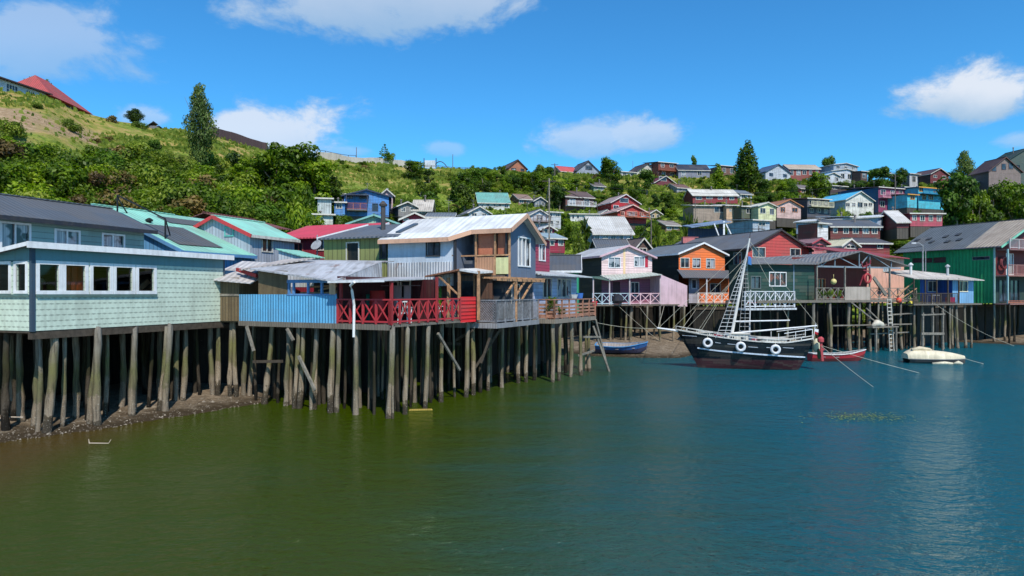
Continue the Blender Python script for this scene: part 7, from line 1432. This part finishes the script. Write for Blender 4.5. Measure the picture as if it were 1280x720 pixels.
# dense dark trees in the left centre: the big rounded group right of the eucalyptus
for px,yb,hp,k,wf in [(345,246,66,TREE_G,.95),(368,256,78,TREE_G,.9),(330,240,50,TREE_G,1.0),(392,262,66,TREE_G,.95),(408,262,50,TREE_G,.9),(318,236,42,TREE_G,1.1),(356,232,44,TREE_G,1.0),(380,240,50,TREE_G,1.0),(306,240,36,TREE_G,1.2)]:
    tree(k, px, yb, hp, 'rounded dark green tree in the dense clump right of the eucalyptus', 'clump of round trees right of the eucalyptus', wf=wf*1.25)
tree(TREE_G, 375, 300, 72, 'big leafy tree right behind the red roofed maroon house', D=62, wf=.75)
LGRP = 'dense bushes on the slope behind the left houses'
n = 0
for k in range(2200):
    if n >= 135: break
    px = random.uniform(-40, 430); D = random.uniform(50, 118); x = (px-CX)/F*D; z = zt(x, D); Y = scr(x, D, z)[1]
    top = interp([(-40,194),(0,190),(60,191),(100,197),(150,196),(200,202),(240,215),(280,212),(330,212),(400,215),(430,240)], px)+random.uniform(-4,9)
    if Y < top or Y > 300 or (px > 396 and Y > 232): continue
    s = random.uniform(1.7, 3.0)
    bush(random.choice([BUSH,BUSH,BUSH,BUSH,BUSHD,BUSHD,BUSHY,BUSHY,BUSHY,BUSHR]), x, D, s, 'leafy green bush in the dense thicket behind the left houses', LGRP, random.uniform(.8,1.15)); n += 1
# scattered shrubs on the upper slope
for k in range(60):
    px = random.uniform(-20, 620); D = random.uniform(90, 178); x = (px-CX)/F*D; z = zt(x, D); Y = scr(x, D, z)[1]
    if D > interp(CREST, px)-2 or Y > interp([(0,190),(240,215),(330,215),(430,262),(620,262)], px): continue
    if px < 110 and 140 < Y < 190 and random.random() < .8: continue
    s = random.uniform(.5, 1.5); bush(BUSHY if random.random() < .6 else (BUSHR if random.random() < .4 else BUSH), x, D, s, 'low scrubby bush on the upper grassy slope', 'scrub on the upper slope', random.uniform(.6,1.0))
bx_, by_, _ = wp(12, 172, pick(12, 172)); bush(BUSHY, bx_, by_, 2.0, 'yellow green bush on the bare sandy scar at left', None)
def blocked(px, ytop, ybase, D, wpx):
    for a, b, c, d, Dh in FOOTPR:
        if D < Dh-.5 and px+wpx*.75 > a and px-wpx*.75 < b and ytop < d-(d-c)*.28 and ybase > c: return True
        if abs(D-Dh) < 7 and px+wpx*.5 > a and px-wpx*.5 < b and D >= Dh-.5: return True
    return False
GT = ['tree in the wooded slope between the middle hillside houses','dark tree in the wooded slope between the middle hillside houses']
nt = nb = 0
for k in range(14000):
    if nt >= 205 and nb >= 130: break
    px = random.uniform(520, 1330); c_ = interp(CREST, px); f_ = interp(FOOT, px); D = random.uniform(f_-4, c_+2); x = (px-CX)/F*D; z = zt(x, D); Y = scr(x, D, z)[1]
    if px < 600 and Y < 235 and random.random() < .75: continue
    if nt < 205 and random.random() < .6:
        h_ = random.uniform(3.2, 7.0) if D > 120 else random.uniform(2.2, 4.5); hp = h_*F/D
        lim = interp([(560,212),(640,200),(700,204),(760,200),(830,205),(940,205),(1000,206),(1100,212),(1200,214),(1240,214),(1330,215)], px)+random.uniform(-2,4)
        if Y-hp < lim: hp = Y-lim; h_ = hp*D/F
        if h_ < 1.5: continue
        if blocked(px, Y-hp, Y, D, hp*.36): continue
        big = px > 1190
        tree(random.choice([TREE_G,TREE_G,TREE_D,TREE_Y if not big else TREE_G]), px, 0, 0, 'green tree in the wooded slope between the hillside houses', 'trees between the hillside houses', h=h_, x=x, y=D, wf=random.uniform(.8,1.25)); nt += 1
    elif nb < 130:
        s = random.uniform(.7, 1.9); hp = s*1.35*F/D
        if blocked(px, Y-hp, Y, D, s*F/D): continue
        bush(random.choice([BUSH,BUSH,BUSHD,BUSHY,BUSHR]) if random.random() < .9 else BUSHR, x, D, s, 'leafy bush growing between the hillside houses', 'bushes between the hillside houses', random.uniform(.75,1.2)); nb += 1
for k in range(60):
    px = random.uniform(560, 765) if k < 44 else random.uniform(940, 1030); D = random.uniform(134, 176) if k < 44 else random.uniform(140,175); x = (px-CX)/F*D; Y = scr(x, D, zt(x, D))[1]
    lim = interp([(560,214),(580,206),(600,206),(632,214),(660,211),(690,206),(700,216),(750,217),(765,206),(930,206),(955,224),(1030,226)], px)+random.uniform(-1,5); h_ = min(random.uniform(4.5, 8), (Y-lim)*D/F)
    if h_ < 2 or blocked(px, Y-h_*F/D, Y, D, h_*F/D*.3): continue
    tree(random.choice([TREE_G,TREE_G,TREE_D]), px, 0, 0, 'green tree in the dense belt below the skyline', 'belt of trees below the skyline', h=h_, x=x, y=D, wf=random.uniform(.9,1.3))
ns = 0
for k in range(6000):
    if ns >= 210: break
    px = random.uniform(570, 1240); c_ = interp(CREST, px); f_ = interp(FOOT, px); D = random.uniform(f_, c_-4); x = (px-CX)/F*D; Y = scr(x, D, zt(x, D))[1]; h_ = random.uniform(1.8, 3.8); hp = h_*F/D
    if Y-hp < 216 or blocked(px, Y-hp, Y, D, hp*.4): continue
    tree(random.choice([TREE_D,TREE_D,TREE_G]), px, 0, 0, 'small dark tree filling a gap between hillside houses and bigger trees', 'small trees in the gaps of the hillside', h=h_, x=x, y=D, wf=random.uniform(1.0,1.5), name='small_tree'); ns += 1

# right edge: big trees below the dark brown house
for px,yb,hp,k,wf,lb in [(1196,266,54,TREE_D,1.2,'large dark spreading tree left of the dark brown house'),(1222,262,30,TREE_G,1.3,'light green tree in the gap under the grey open shed'),(1246,272,42,TREE_G,1.3,'bright green tree under the dark brown house, left one'),(1270,266,46,TREE_G,1.3,'bright green tree at the right edge under the dark brown house'),(1212,280,34,TREE_G,1.4,'green tree directly over the green hall ridge')]:
    tree(k, px, yb, hp, lb, D=124, wf=wf)
for B, W_, zb, zlo in BASES:
    for k in range(2 if W_ < 7 else 3):
        x, y = B.wor(W_*(k+random.uniform(.2,.9))/(2 if W_ < 7 else 3), -random.uniform(.7,1.6)); z = zt(x, y); s = max(.7, min(1.7, (zb-z)*.8+.3))
        o = bpy.data.objects.new('shrub', random.choice(BUSH+BUSHD+BUSHY)); COL.objects.link(o); o.location = (x, y, max(z-.2, zb-1.5*s-.3)); o.location.z = z-.15; o.rotation_euler = (0,0,random.uniform(0,6.28)); o.scale = (s,s,s*.9); tag(o, 'leafy shrub growing against the foot of a hillside house', 'shrub', 'shrubs at the feet of hillside houses')
# potted plants get their leaves
for i, (t, z, s) in enumerate(POTS):
    o = bpy.data.objects.new('foliage', BUSH[i % 5]); COL.objects.link(o); o.parent = t.o; o.location = (0, 0, z-t.zb-.05); o.scale = (.3*s, .3*s, .36*s)
# undergrowth that nobody could count, one mesh over the slopes
def undergrowth():
    rng = random.Random(77); P_ = []; 
    N_ = 46000; V = np.zeros((N_, 4, 3), dtype=np.float32); tint = np.zeros(N_*4, dtype=np.float32); i = 0; tries = 0
    while i < N_ and tries < N_*3:
        tries += 1; px = rng.uniform(-60, 1340); f, c = interp(FOOT, px), interp(CREST, px); D = f-6+(c-f+8)*sqrt(rng.random()); x = (px-CX)/F*D
        den = fbm(x*.16+40, D*.16, 3)
        if rng.random() > (den-.3)*3: continue
        if px < 125 and 134 < scr(x, D, zt(x, D))[1] < 190 and rng.random() < .93: continue
        z = zt(x, D); s = rng.uniform(.12, .34)*(1+(D-60)/160); a = rng.uniform(0, 6.28); hh_ = s*rng.uniform(.6, 1.6); ca, sa = cos(a)*s, sin(a)*s; lx, ly = rng.uniform(-.3,.3)*s, rng.uniform(-.5,.1)*s
        V[i] = [(x-ca,D-sa,z-.05),(x+ca,D+sa,z-.05),(x+ca*.5+lx,D+sa*.5+ly,z+hh_),(x-ca*.6+lx,D-sa*.6+ly,z+hh_*.8)]; tint[i*4:i*4+4] = min(1, max(0, fbm(x*.3, D*.3, 2)*.9+rng.uniform(-.15,.2))); i += 1
    V = V[:i]; me = bpy.data.meshes.new('undergrowth'); me.vertices.add(i*4); me.vertices.foreach_set('co', V.ravel()); me.loops.add(i*4); me.loops.foreach_set('vertex_index', np.arange(i*4, dtype=np.int32)); me.polygons.add(i); me.polygons.foreach_set('loop_start', np.arange(0, i*4, 4, dtype=np.int32)); me.polygons.foreach_set('loop_total', np.full(i, 4, dtype=np.int32)); me.update(); me.validate()
    at = me.attributes.new('leaf','FLOAT','POINT'); at.data.foreach_set('value', tint[:i*4]); me.materials.append(leaf_mat('undergrowth', [(64,84,26),(96,116,38),(126,140,52),(158,156,80),(170,146,92)], .35))
    o = bpy.data.objects.new('undergrowth', me); COL.objects.link(o); o['kind'] = 'stuff'; tag(o, 'rough grass and weeds covering the green and ochre hillside', 'grass')
undergrowth()
def thicket():
    co = []; ti = []
    for me in BUSH[:4]+BUSHY[:1]:
        a = np.zeros(len(me.vertices)*3, dtype=np.float32); me.vertices.foreach_get('co', a); b = np.zeros(len(me.vertices), dtype=np.float32); me.attributes['leaf'].data.foreach_get('value', b); a = a.reshape(-1,4,3)[::3].reshape(-1,3); co.append(a); ti.append(b.reshape(-1,4)[::3].ravel())
    rng = random.Random(9); V = []; T_ = []; n = 0
    for k in range(9000):
        if n >= 620: break
        px = rng.uniform(-60, 1340); left = px < 430
        f, c = interp(FOOT, px), interp(CREST, px); D = rng.uniform(50, 116) if left else rng.uniform(f-5, c+1); x = (px-CX)/F*D; z = zt(x, D); Y = scr(x, D, z)[1]
        if left:
            if Y < interp([(-40,198),(0,194),(60,195),(100,200),(150,199),(200,206),(240,219),(280,216),(330,216),(400,219),(430,240)], px) or Y > 310 or (px > 396 and Y > 232): continue
            s = rng.uniform(1.2, 2.4)
        else:
            if px < 600 and (Y < 240 or rng.random() < .5): continue
            s = rng.uniform(.8, 1.9)
            if blocked(px, Y-s*1.3*F/D, Y, D, s*F/D): continue
        if not left and n > 430 and False: continue
        i = rng.randrange(5); a = rng.uniform(0, 6.28); R = np.array([[cos(a)*s, -sin(a)*s, 0], [sin(a)*s, cos(a)*s, 0], [0, 0, s*rng.uniform(.7,1.1)]], dtype=np.float32)
        V.append(co[i]@R.T+np.array([x, D, z-.3*s], dtype=np.float32)); T_.append(np.clip(ti[i]+rng.uniform(-.15,.2), 0, 1)); n += 1
    V = np.concatenate(V); T_ = np.concatenate(T_).astype(np.float32); q = len(V)//4
    me = bpy.data.meshes.new('thicket'); me.vertices.add(q*4); me.vertices.foreach_set('co', V.astype(np.float32).ravel()); me.loops.add(q*4); me.loops.foreach_set('vertex_index', np.arange(q*4, dtype=np.int32)); me.polygons.add(q); me.polygons.foreach_set('loop_start', np.arange(0, q*4, 4, dtype=np.int32)); me.polygons.foreach_set('loop_total', np.full(q, 4, dtype=np.int32)); me.update(); me.validate()
    at = me.attributes.new('leaf','FLOAT','POINT'); at.data.foreach_set('value', T_); me.materials.append(leaf_mat('thicket_leaves', [(26,42,6),(52,74,10),(84,106,16),(116,132,30),(146,154,60)], .33))
    o = bpy.data.objects.new('thicket', me); COL.objects.link(o); o['kind'] = 'stuff'; tag(o, 'low leafy thicket filling the slopes between the bushes and trees', 'thicket'); 
thicket()
def weed():
    rng = random.Random(5); m = MB(); X,Y,_ = wp(1080,521,5*F/(521-CY))
    for k in range(420):
        a = rng.gauss(0,1.0); b = rng.gauss(0,.55); s = rng.uniform(.03,.1); t = rng.uniform(0,3); m.poly((a-s*cos(t),b-s*sin(t),rng.uniform(.003,.012)),(a+s*.3*sin(t),b-s*.3*cos(t),.01),(a+s*cos(t),b+s*sin(t),rng.uniform(.003,.02)),(a-s*.3*sin(t),b+s*.3*cos(t),.012))
    me = m.mesh('seaweed', plain((110,128,44))); o = bpy.data.objects.new('seaweed', me); COL.objects.link(o); o.location = (X,Y,.0); o['kind'] = 'stuff'; tag(o, 'patch of yellow green seaweed floating on the water', 'seaweed')
weed()
